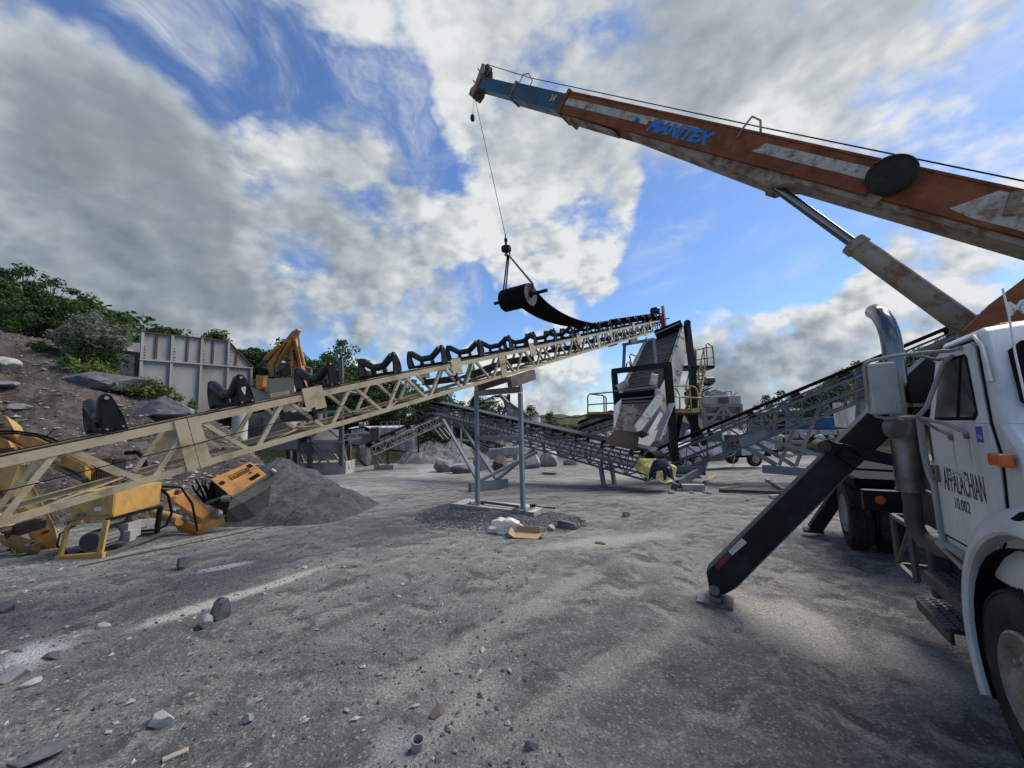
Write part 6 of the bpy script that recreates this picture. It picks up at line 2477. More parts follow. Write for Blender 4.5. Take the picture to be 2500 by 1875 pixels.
b = MB()
NV = 9
for k in range(NV):
    v0, v1 = k / NV, (k + 1) / NV - .012
    b.hexa([DK(0, v0, -.02), DK(1, v0, -.02), DK(1, v1, -.06), DK(0, v1, -.06)], [DK(0, v0, .05), DK(1, v0, .05), DK(1, v1, 0), DK(0, v1, 0)])
b.hexa([DK(-.02, -.0, -.3), DK(1.02, 0, -.3), DK(1.02, 1, -.3), DK(-.02, 1, -.3)], [DK(-.02, 0, -.26), DK(1.02, 0, -.26), DK(1.02, 1, -.26), DK(-.02, 1, -.26)])
mat('mesh_deck', (.045, .043, .04), (.065, .062, .058), 3, .8, dirt=(.12, .115, .105), damt=.7, dsc=1.5, bump=.6, bsc=26)
b.build('screen_deck', 'mesh_deck', scn)
b = MB()
for k in range(27):
    v = (k + .5) / 27
    b.beam(DK(.02, v, .05), DK(.98, v, .05), .03, .03)
b.build('deck_bar', 'dusty_steel', scn)
for u, nm in ((-.03, 0), (1.03, 1)):
    b = MB()
    if nm:
        q = [at(*k) for k in ((1660, 802, 21.2), (1667, 793, 21.2), (1675, 846, 20.5), (1669, 888, 19.9), (1648, 967, 18.7), (1642, 1015, 18.2), (1622, 1062, 17.4), (1604, 1072, 17.0), (1612, 1005, 17.7), (1604, 962, 18.1), (1622, 926, 18.8), (1631, 892, 19.4))]
    else:
        q = [DK(u, -.05, .25), DK(u, .3, .32), DK(u, 1.0, .3), DK(u, 1.05, -.4), DK(u, -.02, -.3)]
    b.prism(q, (DK(1, 0) - DK(0, 0)).normalized() * .06)
    b.build('side_plate', 'chipped_white', scn)
b = MB()
# head box, spray bar, struts
b.beam(DK(.3, .0, .25), DK(1.0, .0, .25), .3, .5)
b.build('feed_box', 'black_rubber', scn)
b = MB()
b.beam(DK(.45, .2, .9), DK(1.05, .12, .75), .05, .05)
b.build('spray_pipe', 'pale_steel', scn)
bars(MB(), [((1525, 842, 20), (1522, 905, 19)), ((1520, 842, 20), (1596, 828, 20)), ((1596, 828, 20), (1602, 892, 19))], .14).build('head_frame', 'grey_paint', scn)
pf = bars(MB(), [((1499, 906, 18), (1509, 1020, 18))], .24, .24, cF).build('frame_post', 'black_steel', scn)
pf = bars(MB(), [((1630, 893, 17.8), (1648, 1125, 17.6))], .3, .26, cF).build('frame_post', 'black_steel', scn)
bars(MB(), [((1494, 907, 17.95), (1638, 890, 17.75))], .24, .24).build('frame_beam', 'black_steel', scn)
bars(MB(), [((1677, 792, 20.5), (1690, 900, 19.5))], .24, .32, cF).build('lifting_post', 'black_steel', scn)
MB().lathe([(.04, 0), (.17, 0), (.17, .1), (.04, .1)], at(1677, 789, 20.4), -cF, 18).build('lifting_eye', 'black_steel', scn)
bars(MB(), [((1690, 900, 19.5), (1697, 1090, 19)), ((1660, 1010, 20), (1645, 1080, 20)), ((1680, 1010, 19.5), (1720, 1085, 19.5))], .28, .28, cF).build('frame_leg', 'black_steel', scn)
# springs at the lower end
for x0, y0, x1, y1, dd in ((1508, 948, 1530, 935, 17.5), (1598, 912, 1594, 940, 17.4), (1608, 950, 1606, 975, 17.3)):
    p, q = at(x0, y0, dd), at(x1, y1, dd)
    d = (q - p)
    x = d.orthogonal().normalized()
    y = d.normalized().cross(x)
    MB().path([p + d * (i / 60) + (x * math.cos(i * .7) + y * math.sin(i * .7)) * .14 for i in range(61)], .035, 5).build('coil_spring', 'white_panel', scn, smooth=True)
bars(MB(), [((1500, 954, 17.6), (1605, 944, 17.6))], .07).build('tie_bar', 'pale_steel', scn)
slab([(1512, 960, 17.8), (1604, 950, 17.7), (1600, 972, 17.6), (1513, 976, 17.7)], .25).build('lip_plate', 'black_rubber', scn)
bars(MB(), [((1516, 975, 17.4), (1600, 968, 17.4)), ((1514, 983, 17.4), (1596, 978, 17.4))], .06).build('lip_bar', 'dusty_steel', scn)
# chute
b = MB()
top = [at(1516, 988, 17.2), at(1588, 982, 17.1)]
midc = [at(1503, 1050, 16.4), at(1562, 1056, 16.3)]
lo = [at(1470, 1066, 16.2), at(1576, 1062, 16.2), at(1555, 1100, 15.8), at(1478, 1085, 16.0)]
b.hexa([top[0], top[1], midc[1], midc[0]], [p + V((.1, .35, -.1)) for p in (top[0], top[1], midc[1], midc[0])])
b.build('chute', 'chute_red', scn)
MB().hexa([midc[0] - Z * .02, midc[1] - Z * .02, lo[2], lo[3]], [p + V((.1, .6, 0)) for p in (midc[0], midc[1], lo[2], lo[3])]).build('chute_toe', 'rust', scn)
b = slab([(1500, 990, 17.0), (1518, 972, 17.3), (1516, 990, 17.1), (1506, 1030, 16.7), (1499, 1048, 16.4)], .08)
b.build('chute_wing', 'white_panel', scn)
for pts in (((1606, 962, 16.9), (1614, 968, 17.0), (1616, 985, 16.9), (1566, 1050, 15.9), (1556, 1054, 15.8), (1550, 1040, 15.9)), ((1612, 1004, 16.6), (1618, 1012, 16.6), (1600, 1050, 16.0), (1588, 1064, 15.7), (1582, 1056, 15.8))):
    slab(list(pts), .06).build('deflector', 'chipped_white', scn)
slab([(1566, 1050, 16.0), (1612, 985, 16.9), (1618, 1010, 16.7), (1584, 1062, 16.0)], .5).build('under_chute', 'dark_grey_paint', scn)
bars(MB(), [((1605, 1075, 16.6), (1640, 985, 17.4))], .28, .06).build('side_strip', 'white_panel', scn)
# platforms, rails, stairs
b = MB()
b.prism([at(1434, 1010, 18.4), at(1500, 1012, 18.3), at(1500, 1020, 18.3), at(1434, 1022, 18.4)], V((.1, .9, 0)))
b.build('platform', 'rust', scn)
b = bars(MB(), [((1433, 1009, 18.3), (1500, 1008, 18.2))], .07, .12)
b.build('toe_board', 'safety_yellow', scn)
b = MB()
R1 = .035
b.path([at(1435, 1008, 18.4), at(1435, 968, 18.4), at(1439, 962, 18.4), at(1498, 957, 18.3)], R1, 6)
b.path([at(1475, 1006, 18.2), at(1474, 968, 18.2), at(1470, 965, 18.2), at(1440, 962, 18.4)], R1, 6)
b.path([at(1480, 1006, 18.4), at(1480, 972, 18.4), at(1476, 967, 18.4)], R1, 6)
b.path([at(1436, 988, 18.4), at(1498, 984, 18.3)], R1, 6)
b.build('hand_rail', 'safety_yellow', scn)
b = MB()
b.prism([at(1642, 1000, 18.6), at(1713, 998, 18.6), at(1713, 1012, 18.6), at(1642, 1014, 18.6)], V((.1, 1.2, 0)))
b.build('platform', 'rust', scn)
b = bars(MB(), [((1640, 1003, 18.5), (1690, 1003, 18.4)), ((1690, 1003, 18.4), (1714, 1000, 18.7))], .06, .2)
b.build('toe_board', 'safety_yellow', scn)
b = MB()
b.path([at(1660, 1000, 18.4), at(1659, 965, 18.4), at(1654, 952, 18.4), at(1640, 944, 18.2)], R1, 6)
b.path([at(1688, 1006, 18.3), at(1683, 945, 18.3), at(1678, 942, 18.3), at(1640, 943, 18.2)], R1, 6)
b.path([at(1712, 1000, 18.7), at(1702, 955, 18.7), at(1697, 945, 18.7), at(1684, 942, 18.4)], R1, 6)
b.path([at(1642, 968, 18.2), at(1712, 972, 18.7)], R1, 6)
b.build('hand_rail', 'safety_yellow', scn)
b = MB()
st0, st1 = at(1700, 1000, 19.3), at(1722, 895, 20.6)
sl0, sl1 = at(1676, 1000, 19.4), at(1700, 895, 20.7)
for k in range(11):
    u = (k + .5) / 11
    b.beam(lerp(sl0, sl1, u), lerp(st0, st1, u), .26, .035)
b.build('stair_tread', 'black_steel', scn)
b = MB()
b.beam(st0, st1, .05, .24)
b.beam(sl0, sl1, .05, .24)
b.build('stair_stringer', 'safety_yellow', scn)
b = MB()
up_ = Z * 1.0
b.path([st0 + up_, st1 + up_, st1 + up_ * 1.0], R1, 6)
b.path([sl0 + up_, sl1 + up_], R1, 6)
for u in (.1, .4, .7, .98):
    b.tube(lerp(st0, st1, u), lerp(st0, st1, u) + up_, R1, n=6)
    b.tube(lerp(sl0, sl1, u), lerp(sl0, sl1, u) + up_, R1, n=6)
b.build('hand_rail', 'safety_yellow', scn)
b = MB()
b.prism([at(1664, 892, 20.6), at(1745, 892, 20.6), at(1745, 899, 20.6), at(1664, 900, 20.6)], V((.1, 1.0, 0)))
b.build('platform', 'black_steel', scn)
b = MB()
b.path([at(1692, 856, 20.6), at(1728, 848, 20.6), at(1740, 850, 20.6), at(1744, 893, 20.6)], R1, 6)
b.path([at(1727, 892, 20.6), at(1724, 842, 20.6), at(1727, 838, 20.6), at(1739, 846, 20.6), at(1741, 860, 20.6)], R1, 6)
b.path([at(1692, 880, 20.6), at(1742, 872, 20.6)], R1, 6)
b.path([at(1700, 893, 20.6), at(1699, 855, 20.6)], R1, 6)
b.path([at(1545, 905, 19.5), at(1537, 870, 19.5), at(1540, 865, 19.5), at(1552, 869, 19.5)], R1, 6)
b.path([at(1528, 905, 19.3), at(1530, 888, 19.3), at(1535, 882, 19.3), at(1540, 895, 19.3)], R1, 6)
b.build('hand_rail', 'dull_metal', scn)
# cable from the platform to the left
b = MB()
pts = [at(lerp(1318, 1436, i / 14), lerp(1017, 1013, i / 14) + 6 * math.sin(PI * i / 14) + 2 * math.sin(i * 1.3), lerp(34, 18.5, i / 14)) for i in range(15)]
b.path(pts, .03, 6)
tag(b.build('power_cable', 'black_rubber'), 'black cable slung from the screen platform to the far white tank', 'cable')
# steel trough and beams on the ground right of the tail guard
b = MB()
for q0, q1, w_, h_ in (((1655, 1182, 14.6), (1712, 1148, 16.4), .12, .3), ((1652, 1148, 15.8), (1712, 1150, 16.2), .1, .35), ((1650, 1162, 15.6), (1712, 1166, 15.8), .05, .08), ((1715, 1128, 16.6), (1717, 1158, 16.3), .2, .2), ((1640, 1184, 14.6), (1655, 1190, 14.5), .3, .25)):
    b.beam(at(*q0), at(*q1), w_, h_)
tag(b.build('scrap_steel', 'dark_grey_paint'), 'loose dark steel channels lying on the ground right of the yellow guard', 'scrap steel')
GB = [((1756, 1201), (1960, 1209), .13, 'rust', 'long rusty steel bar lying flat in front of the black outrigger leg', 'steel bar'), ((1758, 1197), (1808, 1190), .1, 'old_wood', 'short weathered board touching the long rusty bar', 'board'),
      ((1872, 1174), (1915, 1200), .13, 'old_wood', 'pale square timber lying left of the black outrigger leg', 'timber'), ((1880, 1216), (1915, 1213), .1, 'form_wood', 'pale wood offcut below the long rusty bar', 'board'),
      ((1326, 1157), (1358, 1159), .16, 'old_wood', 'flat plank lying in front of the largest boulder', 'plank'), ((1665, 1199), (1720, 1200), .3, 'concrete', 'broken pale timber and rubble in front of the steel frame', 'rubble'),
      ((1720, 1182), (1748, 1164), .14, 'old_wood', 'splintered grey board pointing away behind the rubble', 'board')]
for q0, q1, w_, m_, l_, c_ in GB:
    p, q = gnd(*q0), gnd(*q1)
    tag(MB().beam(p + Z * w_ * .45, q + Z * w_ * .45, w_, w_ * .8).build(c_.replace(' ', '_'), m_), l_, c_)
for i, (x, y, l_) in enumerate(((1690, 1205, 'pale splinter at the left of the rubble'), (1725, 1206, 'white scrap at the right end of the rubble'), (1640, 1205, 'pale chunk left of the splintered rubble'), (1830, 1222, 'white flake lying alone on the bare yard'), (1800, 1185, 'grey clod on the yard right of the steel frame'))):
    stone(x, y, .14, 'rock_pale', l_, 80 + i, (1.4, .7, .5))
# ------------------------------------------------------------------ plant in the middle background
pcv, PP, lnP = conveyor('portable_conveyor', 'pale portable conveyor rising from the huge dark boulder to a gravel heap', at(905, 1090, 33), at(1082, 1012, 37), 1.0, .8, 'old_white', idn=1.5, panel=1.0)
fbp = gnd(936, 1147)
b = MB()
b.box((fbp.x, fbp.y + .7, fbp.z + .2), 1.75, 1.3, .42)
tag(b.build('concrete_block', 'concrete', bevel=.05), 'flat concrete foot under the rusty leg of the portable conveyor', 'concrete block')
b = MB()
b.beam(V((fbp.x + .25, fbp.y + .6, fbp.z + .4)), at(946, 1086, 34.2), .22, .22, cF)
b.build('rusty_leg', 'rust', pcv)
b = MB()
for q in (((925, 1138, 34.5), (905, 1092, 33.6)), ((950, 1138, 34.6), (915, 1105, 33.8)), ((935, 1128, 34), (908, 1100, 33.2))):
    b.beam(at(*q[0]), at(*q[1]), .14, .14)
b.build('brace', 'dusty_steel', pcv)
b = MB()
for x in (1060, 1072, 1084):
    b.beam(at(x, 1045, 37.5), at(x + 22, 1072, 36.5), .06, .06)
for x in (1102, 1125):
    b.beam(at(x, 1018, 38), at(x + 2, 1105, 39), .16, .16)
b.build('head_leg', 'old_white', pcv)
cq = at(1107, 1010, 37)
MB().box(cq, .7, .8, .35, cxv, cyv).build('head_drive', 'white_panel', pcv)
b = slab([(902, 1046, 33), (925, 1044, 33.2), (925, 1074, 33.2), (906, 1076, 33)], .9)
hb2 = b.build('feed_box', 'rust', pcv)
slab([(884, 1068, 32.6), (905, 1063, 32.8), (905, 1078, 32.8), (888, 1082, 32.6)], .9).build('hopper_box', 'dark_grey_paint', pcv)
fc, PF, lnF = conveyor('feeder_conveyor', 'short pale conveyor with black rubber sides between tower and rusty box', at(800, 1066, 32), at(896, 1052, 33), .9, .5, 'white_panel', idn=.9, panel=.8)
b = MB()
b.beam(PF(.2, -.05, .28), PF(lnF, -.05, .28), .03, .3, E2)
b.build('side_skirt', 'black_rubber', fc)
b = MB()
b.lathe([(.16, 0), (.22, 0), (.22, .08), (.16, .08)], at(893, 1034, 34), -cF, 20)
b.lathe([(0, 0), (.25, 0), (.25, .5), (0, .5)], at(878, 1038, 34.4), cxv, 14)
b.build('drive_motor', 'pale_steel', fc)

trl = thing('trailer', 'white box trailer plant on tandem wheels behind the portable conveyor', 'trailer', gnd(950, 1125))
tD = 50
b = slab([(850, 1046, tD), (1007, 1043, tD), (1007, 1104, tD), (850, 1104, tD)], 2.6)
b.build('body', 'white_panel', trl)
b = MB()
for x in (866, 884, 902, 920, 938, 956, 974, 992):
    b.beam(at(x, 1047, tD - .1), at(x, 1103, tD - .1), .08, .08, cF)
for y in (1062, 1080):
    b.beam(at(850, y, tD - .1), at(1007, y - .5, tD - .1), .07, .07)
b.build('panel_rib', 'pale_steel', trl)
b = bars(MB(), [((850, 1107, tD), (1015, 1106, tD))], .3, .35)
b.build('chassis', 'black_steel', trl)
for x in (944, 966):
    c = at(x, 1117, tD)
    MB().lathe([(0, 0), (.3, 0), (.34, .03), (.5, .03), (.52, .08), (.52, .5), (0, .5)], c, cF, 24).build('wheel', 'tyre', trl, smooth=True)
    MB().lathe([(0, -.03), (.26, -.03), (.3, .0)], c, cF, 20).build('rim', 'rim', trl)
b = bars(MB(), [((1000, 1108, tD), (1008, 1122, tD)), ((1008, 1096, tD - 1), (1022, 1122, tD - 1)), ((1013, 1094, tD - 1.4), (1026, 1122, tD - 1.4))], .14)
b.build('stair', 'dark_grey_paint', trl)
b = bars(MB(), [((x, 1046, tD), (x, 1030, tD)) for x in (930, 945, 960, 975)] + [((930, 1030, tD), (975, 1029, tD)), ((930, 1038, tD), (975, 1037, tD)), ((1008, 1090, tD - 1), (1009, 1066, tD - 1)), ((1022, 1120, tD - 1), (1023, 1084, tD - 1)), ((1008, 1066, tD - 1), (1023, 1084, tD - 1))], .07)
b.build('hand_rail', 'pale_steel', trl)
b = bars(MB(), [((1021, 1010, 44), (1022, 1122, 44))], .14, .14, cF)
tag(b.build('mast', 'black_steel'), 'thin black mast standing right of the white trailer', 'mast')

fcv, P1_, l1_ = conveyor('plant_conveyor', 'distant pale conveyor rising to a boxy head left of the grey green shed', at(1150, 1002, 58), at(1222, 968, 62), 1.2, 1.2, 'dusty_steel', idn=2, panel=1.4)
b = bars(MB(), [((1230, 966, 62), (1242, 1012, 62)), ((1222, 965, 62), (1240, 985, 61)), ((1242, 962, 62.5), (1243, 1015, 62.5)), ((1238, 988, 62), (1226, 1018, 62))], .5, .5)
b.build('head_frame', 'dusty_steel', fcv)
slab([(1236, 966, 62), (1246, 964, 62), (1246, 984, 62), (1236, 984, 62)], 1.2).build('head_box', 'rust', fcv)
fc2, P2_, l2_ = conveyor('plant_conveyor', 'distant pale lattice conveyor rising left above the portable conveyor head', at(1100, 1060, 46), at(1018, 1010, 48), 1.0, .9, 'dusty_steel', idn=2, panel=1.2)
fc3, P3_, l3_ = conveyor('plant_conveyor', 'low dusty conveyor descending behind the lower bar of the support frame', at(1245, 1106, 44), at(1165, 1076, 46), 1.0, .6, 'dusty_steel', idn=1.2, panel=1.1)
b = MB()
b.box(at(1247, 1100, 43.5), 1.8, 1.5, .8, cxv, cyv)
b.box(at(1216, 1108, 44.5), 2.0, 1.5, 1.2, cxv, cyv)
b.box(at(1257, 1100, 44.5), .55, .55, 2.2, cxv, cyv)
b.build('tail_block', 'concrete', fc3)
shd = thing('shed', 'long grey green metal shed beyond the right post of the support frame', 'shed', at(1260, 1045, 72))
b = MB()
gab = [at(1236, 1046, 70), at(1236, 985, 70), at(1241, 982, 70), at(1292, 1020, 74), at(1292, 1046, 74)]
b.prism(gab, cyv * 6)
b.build('wall', 'shed_green', shd)
b = bars(MB(), [((1240, 981, 69.7), (1293, 1019, 73.7))], .4, .25)
b.build('roof_edge', 'dark_grey_paint', shd)
for x, y in ((1247, 1020), (1254, 1021), (1283, 1031)):
    MB().box(at(x, y, 69.9 + (x - 1240) * .07), .5, .2, .9, cxv, cyv).build('window', 'glass', shd)
MB().box(at(1247, 1003, 69.7), .7, .3, .5, cxv, cyv).build('vent', 'white_panel', shd)
tk = thing('storage_tank', 'rust streaked white tank with a low cone roof on the skyline', 'tank', at(1308, 1044, 66))
b = MB()
c = at(1308, 1044, 67)
b.lathe([(0, 0), (.85, 0), (.85, 1.9), (.8, 1.95)], c, Z, 24)
b.build('shell', 'white_panel', tk, smooth=True)
MB().lathe([(.95, 1.9), (.5, 2.25), (0, 2.4)], c, Z, 24).build('roof', 'rust', tk)
for y0, dd, nm in ((1056, 46, 'nearer of two distant conveyors running up to the left platform of the screen'), (1040, 49, 'farther of two distant conveyors left of the screen')):
    conveyor('plant_conveyor', nm, at(1412, y0 - 4, dd), at(1494, y0 - 31, dd - 6), .9, .8, 'dusty_steel', idn=1.6, panel=1.0)

# ------------------------------------------------------------------ right background
bn = thing('storage_bin', 'square weathered steel bin on braced legs right of the screen stairs', 'bin', at(1765, 1050, 38))
b = slab([(1716, 968, 38), (1808, 966, 38.4), (1810, 991, 38.4), (1718, 992, 38)], 3.4)
b.build('upper_wall', 'concrete', bn)
slab([(1720, 992, 38), (1808, 991, 38.4), (1790, 1036, 38.8), (1735, 1036, 38.6)], 3.0).build('hopper_cone', 'dusty_steel', bn)
slab([(1755, 971, 37.95), (1779, 970, 37.95), (1779, 984, 37.95), (1755, 984, 37.95)], .04).build('rust_panel', 'rust', bn)
b = bars(MB(), [((1719, 992, 37.9), (1722, 1050, 37.9)), ((1765, 992, 38), (1765, 1050, 38)), ((1808, 991, 38.2), (1808, 1050, 38.3)), ((1728, 1040, 37.9), (1762, 994, 38)), ((1802, 1040, 38.2), (1768, 994, 38)), ((1718, 991, 37.9), (1811, 990, 38.3)), ((1720, 1012, 37.9), (1808, 1012, 38.3)), ((1720, 1030, 37.9), (1808, 1030, 38.3))], .28)
b.build('bin_frame', 'dusty_steel', bn)
b = bars(MB(), [((1770, 966, 38.2), (1770, 957, 38.2)), ((1785, 966, 38.2), (1785, 956, 38.2)), ((1765, 957, 38.2), (1786, 956, 38.2)), ((1790, 966, 38.4), (1800, 958, 38.4))], .08)
b.build('hand_rail', 'dusty_steel', bn)
tag(MB().rock(at(1752, 966, 39.6), 1.3, 1.0, .75, 91, .4, 3).build('stone_heap', 'rock_grey'), 'heaped stone showing above the rim of the square bin', 'stone heap')
conveyor('plant_conveyor', 'small distant conveyor head with motor poking out behind the screen stairs', at(1690, 962, 33), at(1738, 937, 33.5), .8, .6, 'dark_grey_paint', idn=.9, panel=.8)
MB().lathe([(0, 0), (.3, 0), (.3, .7), (0, .7)], at(1742, 928, 33.2), cxv * -1, 14).build('head_motor', 'motor_green', bpy.data.objects['plant_conveyor.004' if 'plant_conveyor.005' not in bpy.data.objects else 'plant_conveyor.005'])

ct = thing('shipping_container', 'blue shipping container raised on blocks behind the tall conveyor legs', 'container', at(2010, 1056, 44))
b = slab([(1990, 1020, 44.5), (2058, 1017, 44), (2058, 1049, 44), (1990, 1048, 44.5)], .1)
q = [at(1940, 1022, 46), at(2058, 1017, 44), at(2058, 1049, 44), at(1940, 1047, 46)]
MB().prism(q, V((.55, 2.2, 0))).build('body', 'container_blue', ct)
b = MB()
for k in range(24):
    u = k / 23
    b.beam(lerp(q[0], q[1], u) - cF * .03, lerp(q[3], q[2], u) - cF * .03, .09, .06, cF)
b.build('wall_rib', 'container_blue', ct)
MB().box(at(2068, 1027, 44.6), .4, .12, .3, cxv, cyv).build('lock_box', 'black_steel', ct)
b = MB()
for x in (1960, 2010, 2055):
    b.box(at(x, 1055, 45), 2.0, 1.6, .55, cxv, cyv)
b.build('block', 'concrete', ct)
wh = thing('site_office', 'narrow white metal cabin behind the crane truck mirror', 'cabin', at(2100, 1045, 30))
q = [at(2070, 980, 30), at(2128, 975, 29.5), at(2150, 1050, 29.5), at(2077, 1042, 30)]
MB().prism(q, V((.6, 2.2, 0))).build('wall', 'white_panel', wh)
MB().beam(at(2066, 978, 29.9), at(2135, 974, 29.3), .3, .12).build('roof', 'pale_steel', wh)
MB().box(at(2120, 998, 29.4), .25, .05, .25, cxv, cyv).build('notice', 'rust', wh)
MB().beam(at(2106, 888, 16.4), at(2099, 1030, 16.4), .22, .22, cF).build('leg_post', 'rust', cRv).data.materials[0] = MATS['dusty_steel']
ls = thing('open_shed', 'long low pale open shed with posts behind the blue container', 'shed', at(1960, 1060, 56))
b = slab([(1820, 1008, 56), (2085, 995, 56), (2085, 1003, 56), (1820, 1014, 56)], 4)
b.build('roof', 'dusty_steel', ls)
b = bars(MB(), [((x, 1010, 56), (x, 1058, 56)) for x in (1830, 1860, 1890, 1920, 1950, 1985, 2020, 2060)] + [((1825, 1028, 56), (2080, 1018, 56)), ((1825, 1040, 56), (1990, 1036, 56))], .25)
b.build('post', 'pale_steel', ls)
b = slab([(1825, 1032, 58), (1990, 1030, 58), (1990, 1060, 58), (1825, 1060, 58)], .3)
b.build('back_wall', 'dark_grey_paint', ls)
b = slab([(1838, 1018, 57), (1868, 1016, 57), (1868, 1056, 57), (1838, 1056, 57)], 1.5)
b.build('plant_box', 'dusty_steel', ls)
for i, (x, y, s_, m_, l_) in enumerate(((1905, 1066, .8, 'rock_pale', 'white rubble left in the row in front of the blue container'), (1945, 1066, .5, 'rock_grey', 'small grey rubble in the row in front of the blue container'), (1968, 1066, .9, 'rock_pale', 'pale cone of rubble in front of the blue container'), (2000, 1068, 1.0, 'rock_pale', 'broad white rubble under the tall conveyor leg'), (2030, 1067, .6, 'rock_grey', 'grey rubble right of the tall conveyor leg'), (1920, 1110, .7, 'rock_pale', 'white rock lying right of the service truck bumper'))):
    p = at(x, y, 40 if y < 1100 else 25)
    tag(MB().rock(p, s_ * .6, s_ * .45, s_ * .34, 120 + i, .35, 3).build('boulder', m_), l_, 'boulder', 'rubble near the blue container')

# white service truck
st = thing('service_truck', 'dusty white service truck parked behind the right grey conveyor', 'truck', gnd(1790, 1146))
FW, RWp = at(1706, 1128, 25.6), at(1869, 1118, 26.6)
sx_ = V((RWp.x - FW.x, RWp.y - FW.y, 0)).normalized()
sy_ = V((-sx_.y, sx_.x, 0))
sy_ = sy_ if sy_.dot(cF) > 0 else -sy_
gz1 = (FW.z + RWp.z) / 2 - .53


def ST(u, v, z):
    return V((FW.x, FW.y, gz1)) + sx_ * u + sy_ * v + Z * z


for u in (0, 4.45):
    for v in (0, 2.1):
        c = ST(u, v, .53)
        w_ = MB().lathe([(0, .03), (.28, .03), (.32, .0), (.48, .0), (.53, .06), (.53, .28), (0, .28)], c, sy_, 28).build('wheel', 'tyre', st, smooth=True)
        MB().lathe([(0, -.04), (.14, -.04), (.16, .0), (.28, .01), (.3, .03)], c, sy_, 24).build('rim', 'rim', w_)
b = MB()
b.prism([ST(u, .0, z) for u, z in ((-1.3, .8), (-1.25, 1.45), (.4, 1.75), (.5, 1.2), (.55, .8))], sy_ * 2.3)
b.build('hood', 'white_panel', st, bevel=.08)
b = MB()
b.prism([ST(u, .02, z) for u, z in ((.45, .85), (.42, 1.75), (.75, 2.5), (.95, 2.58), (2.05, 2.58), (2.1, 2.4), (2.1, .85))], sy_ * 2.26)
scab = b.build('cab', 'white_panel', st, bevel=.06)
MB().prism([ST(u, -.004, z) for u, z in ((.75, 1.78), (.98, 2.38), (1.9, 2.38), (1.95, 1.78))], sy_ * .02).build('window', 'glass', scab)
MB().prism([ST(u, -.002, z) for u, z in ((.62, 1.0), (.62, 1.72), (1.98, 1.72), (1.98, 1.0))], sy_ * .02).build('door', 'white_panel', scab)
b = MB()
b.lathe([(.6, -.05), (.72, -.05), (.74, .0), (.72, .5), (.6, .5)], ST(0, .0, .56), sy_, 24, R_(0), PI, ref=sx_)
b.build('fender', 'white_panel', st, smooth=True)
b = MB()
b.prism([ST(u, 0, z) for u, z in ((3.35, .8), (3.35, 2.2), (6.0, 2.2), (6.0, 1.2), (5.3, 1.15), (5.1, .8))], sy_ * .5)
b.prism([ST(u, 1.8, z) for u, z in ((3.35, .8), (3.35, 2.2), (6.0, 2.2), (6.0, 1.2), (5.3, 1.15), (5.1, .8))], sy_ * .5)
sbod = b.build('service_body', 'white_panel', st, bevel=.02)
b = MB()
for u in (4.2, 5.1):
    b.beam(ST(u, -.006, 1.25), ST(u, -.006, 2.15), .02, .02)
b.beam(ST(3.4, -.006, 1.55), ST(6, -.006, 1.55), .015, .02)
b.box(ST(3.9, -.02, 1.85), .08, .04, .06, sx_, sy_)
b.build('locker_seam', 'dark_grey_paint', sbod)
b = MB()
b.box(ST(2.75, 1.1, 1.5), 1.2, 2.1, 1.4, sx_, sy_)
b.box(ST(2.5, .1, 1.5), .5, .3, 1.5, sx_, sy_)
b.build('pump_rack', 'rust', st)
b = MB()
b.box(ST(2.3, .1, 1.3), .9, .3, .9, sx_, sy_)
b.box(ST(2.6, .02, 1.75), .8, .1, .5, sx_, sy_)
b.build('tool_box', 'dark_grey_paint', st)
b = MB()
b.box(ST(2.5, 1.1, .72), 7.6, .9, .25, sx_, sy_)
b.box(ST(6.15, 1.1, .95), .25, 2.2, .3, sx_, sy_)
b.build('chassis', 'black_steel', st)
b = MB()
b.lathe([(0, 0), (.28, 0), (.3, .05), (.3, 1.1), (.28, 1.15), (0, 1.15)], ST(.75, .15, .8), sx_, 20)
b.build('fuel_tank', 'dull_metal', st, smooth=True)
b = MB()
b.path([ST(3.3, -.1, 1.9), ST(2.9, -.25, 1.3), ST(2.4, -.3, .9), ST(1.9, -.2, .75)], .03, 6)
b.path([ST(2.6, -.2, .8), ST(2.35, -.3, .3), ST(2.3, -.3, .02)], .025, 6)
b.build('hose', 'form_wood', st, smooth=True)
b = MB()
b.path([ST(.9, -.25, 2.0), ST(.85, -.3, 2.2), ST(.85, -.3, 2.45)], .05, 6)
b.build('mirror', 'black_steel', st)

# ------------------------------------------------------------------ trees and shrubs
def leaves(b, c, rx, ry, rz, n, s0, s1, rr, hollow=.55):
    for _ in range(n):
        while True:
            d = V((rr.gauss(0, 1), rr.gauss(0, 1), rr.gauss(0, 1)))
            if d.length > .01:
                break
        d.normalize()
        r = hollow + (1 - hollow) * rr.random() ** .7
        r *= rr.uniform(.85, 1.12)
        p = c + V((d.x * rx * r, d.y * ry * r, d.z * rz * r))
        nn = (d * .6 + V((rr.gauss(0, .5), rr.gauss(0, .5), rr.gauss(0, .5) + .35))).normalized()
        x = nn.orthogonal().normalized()
        a = rr.uniform(0, 6.28)
        y = nn.cross(x)
        x, y = x * math.cos(a) + y * math.sin(a), y * math.cos(a) - x * math.sin(a)
        s = rr.uniform(s0, s1)
        b.add([p - x * s, p - y * s * .55, p + x * s * .9 + nn * s * .15, p + y * s * .55], [(0, 1, 2, 3)])


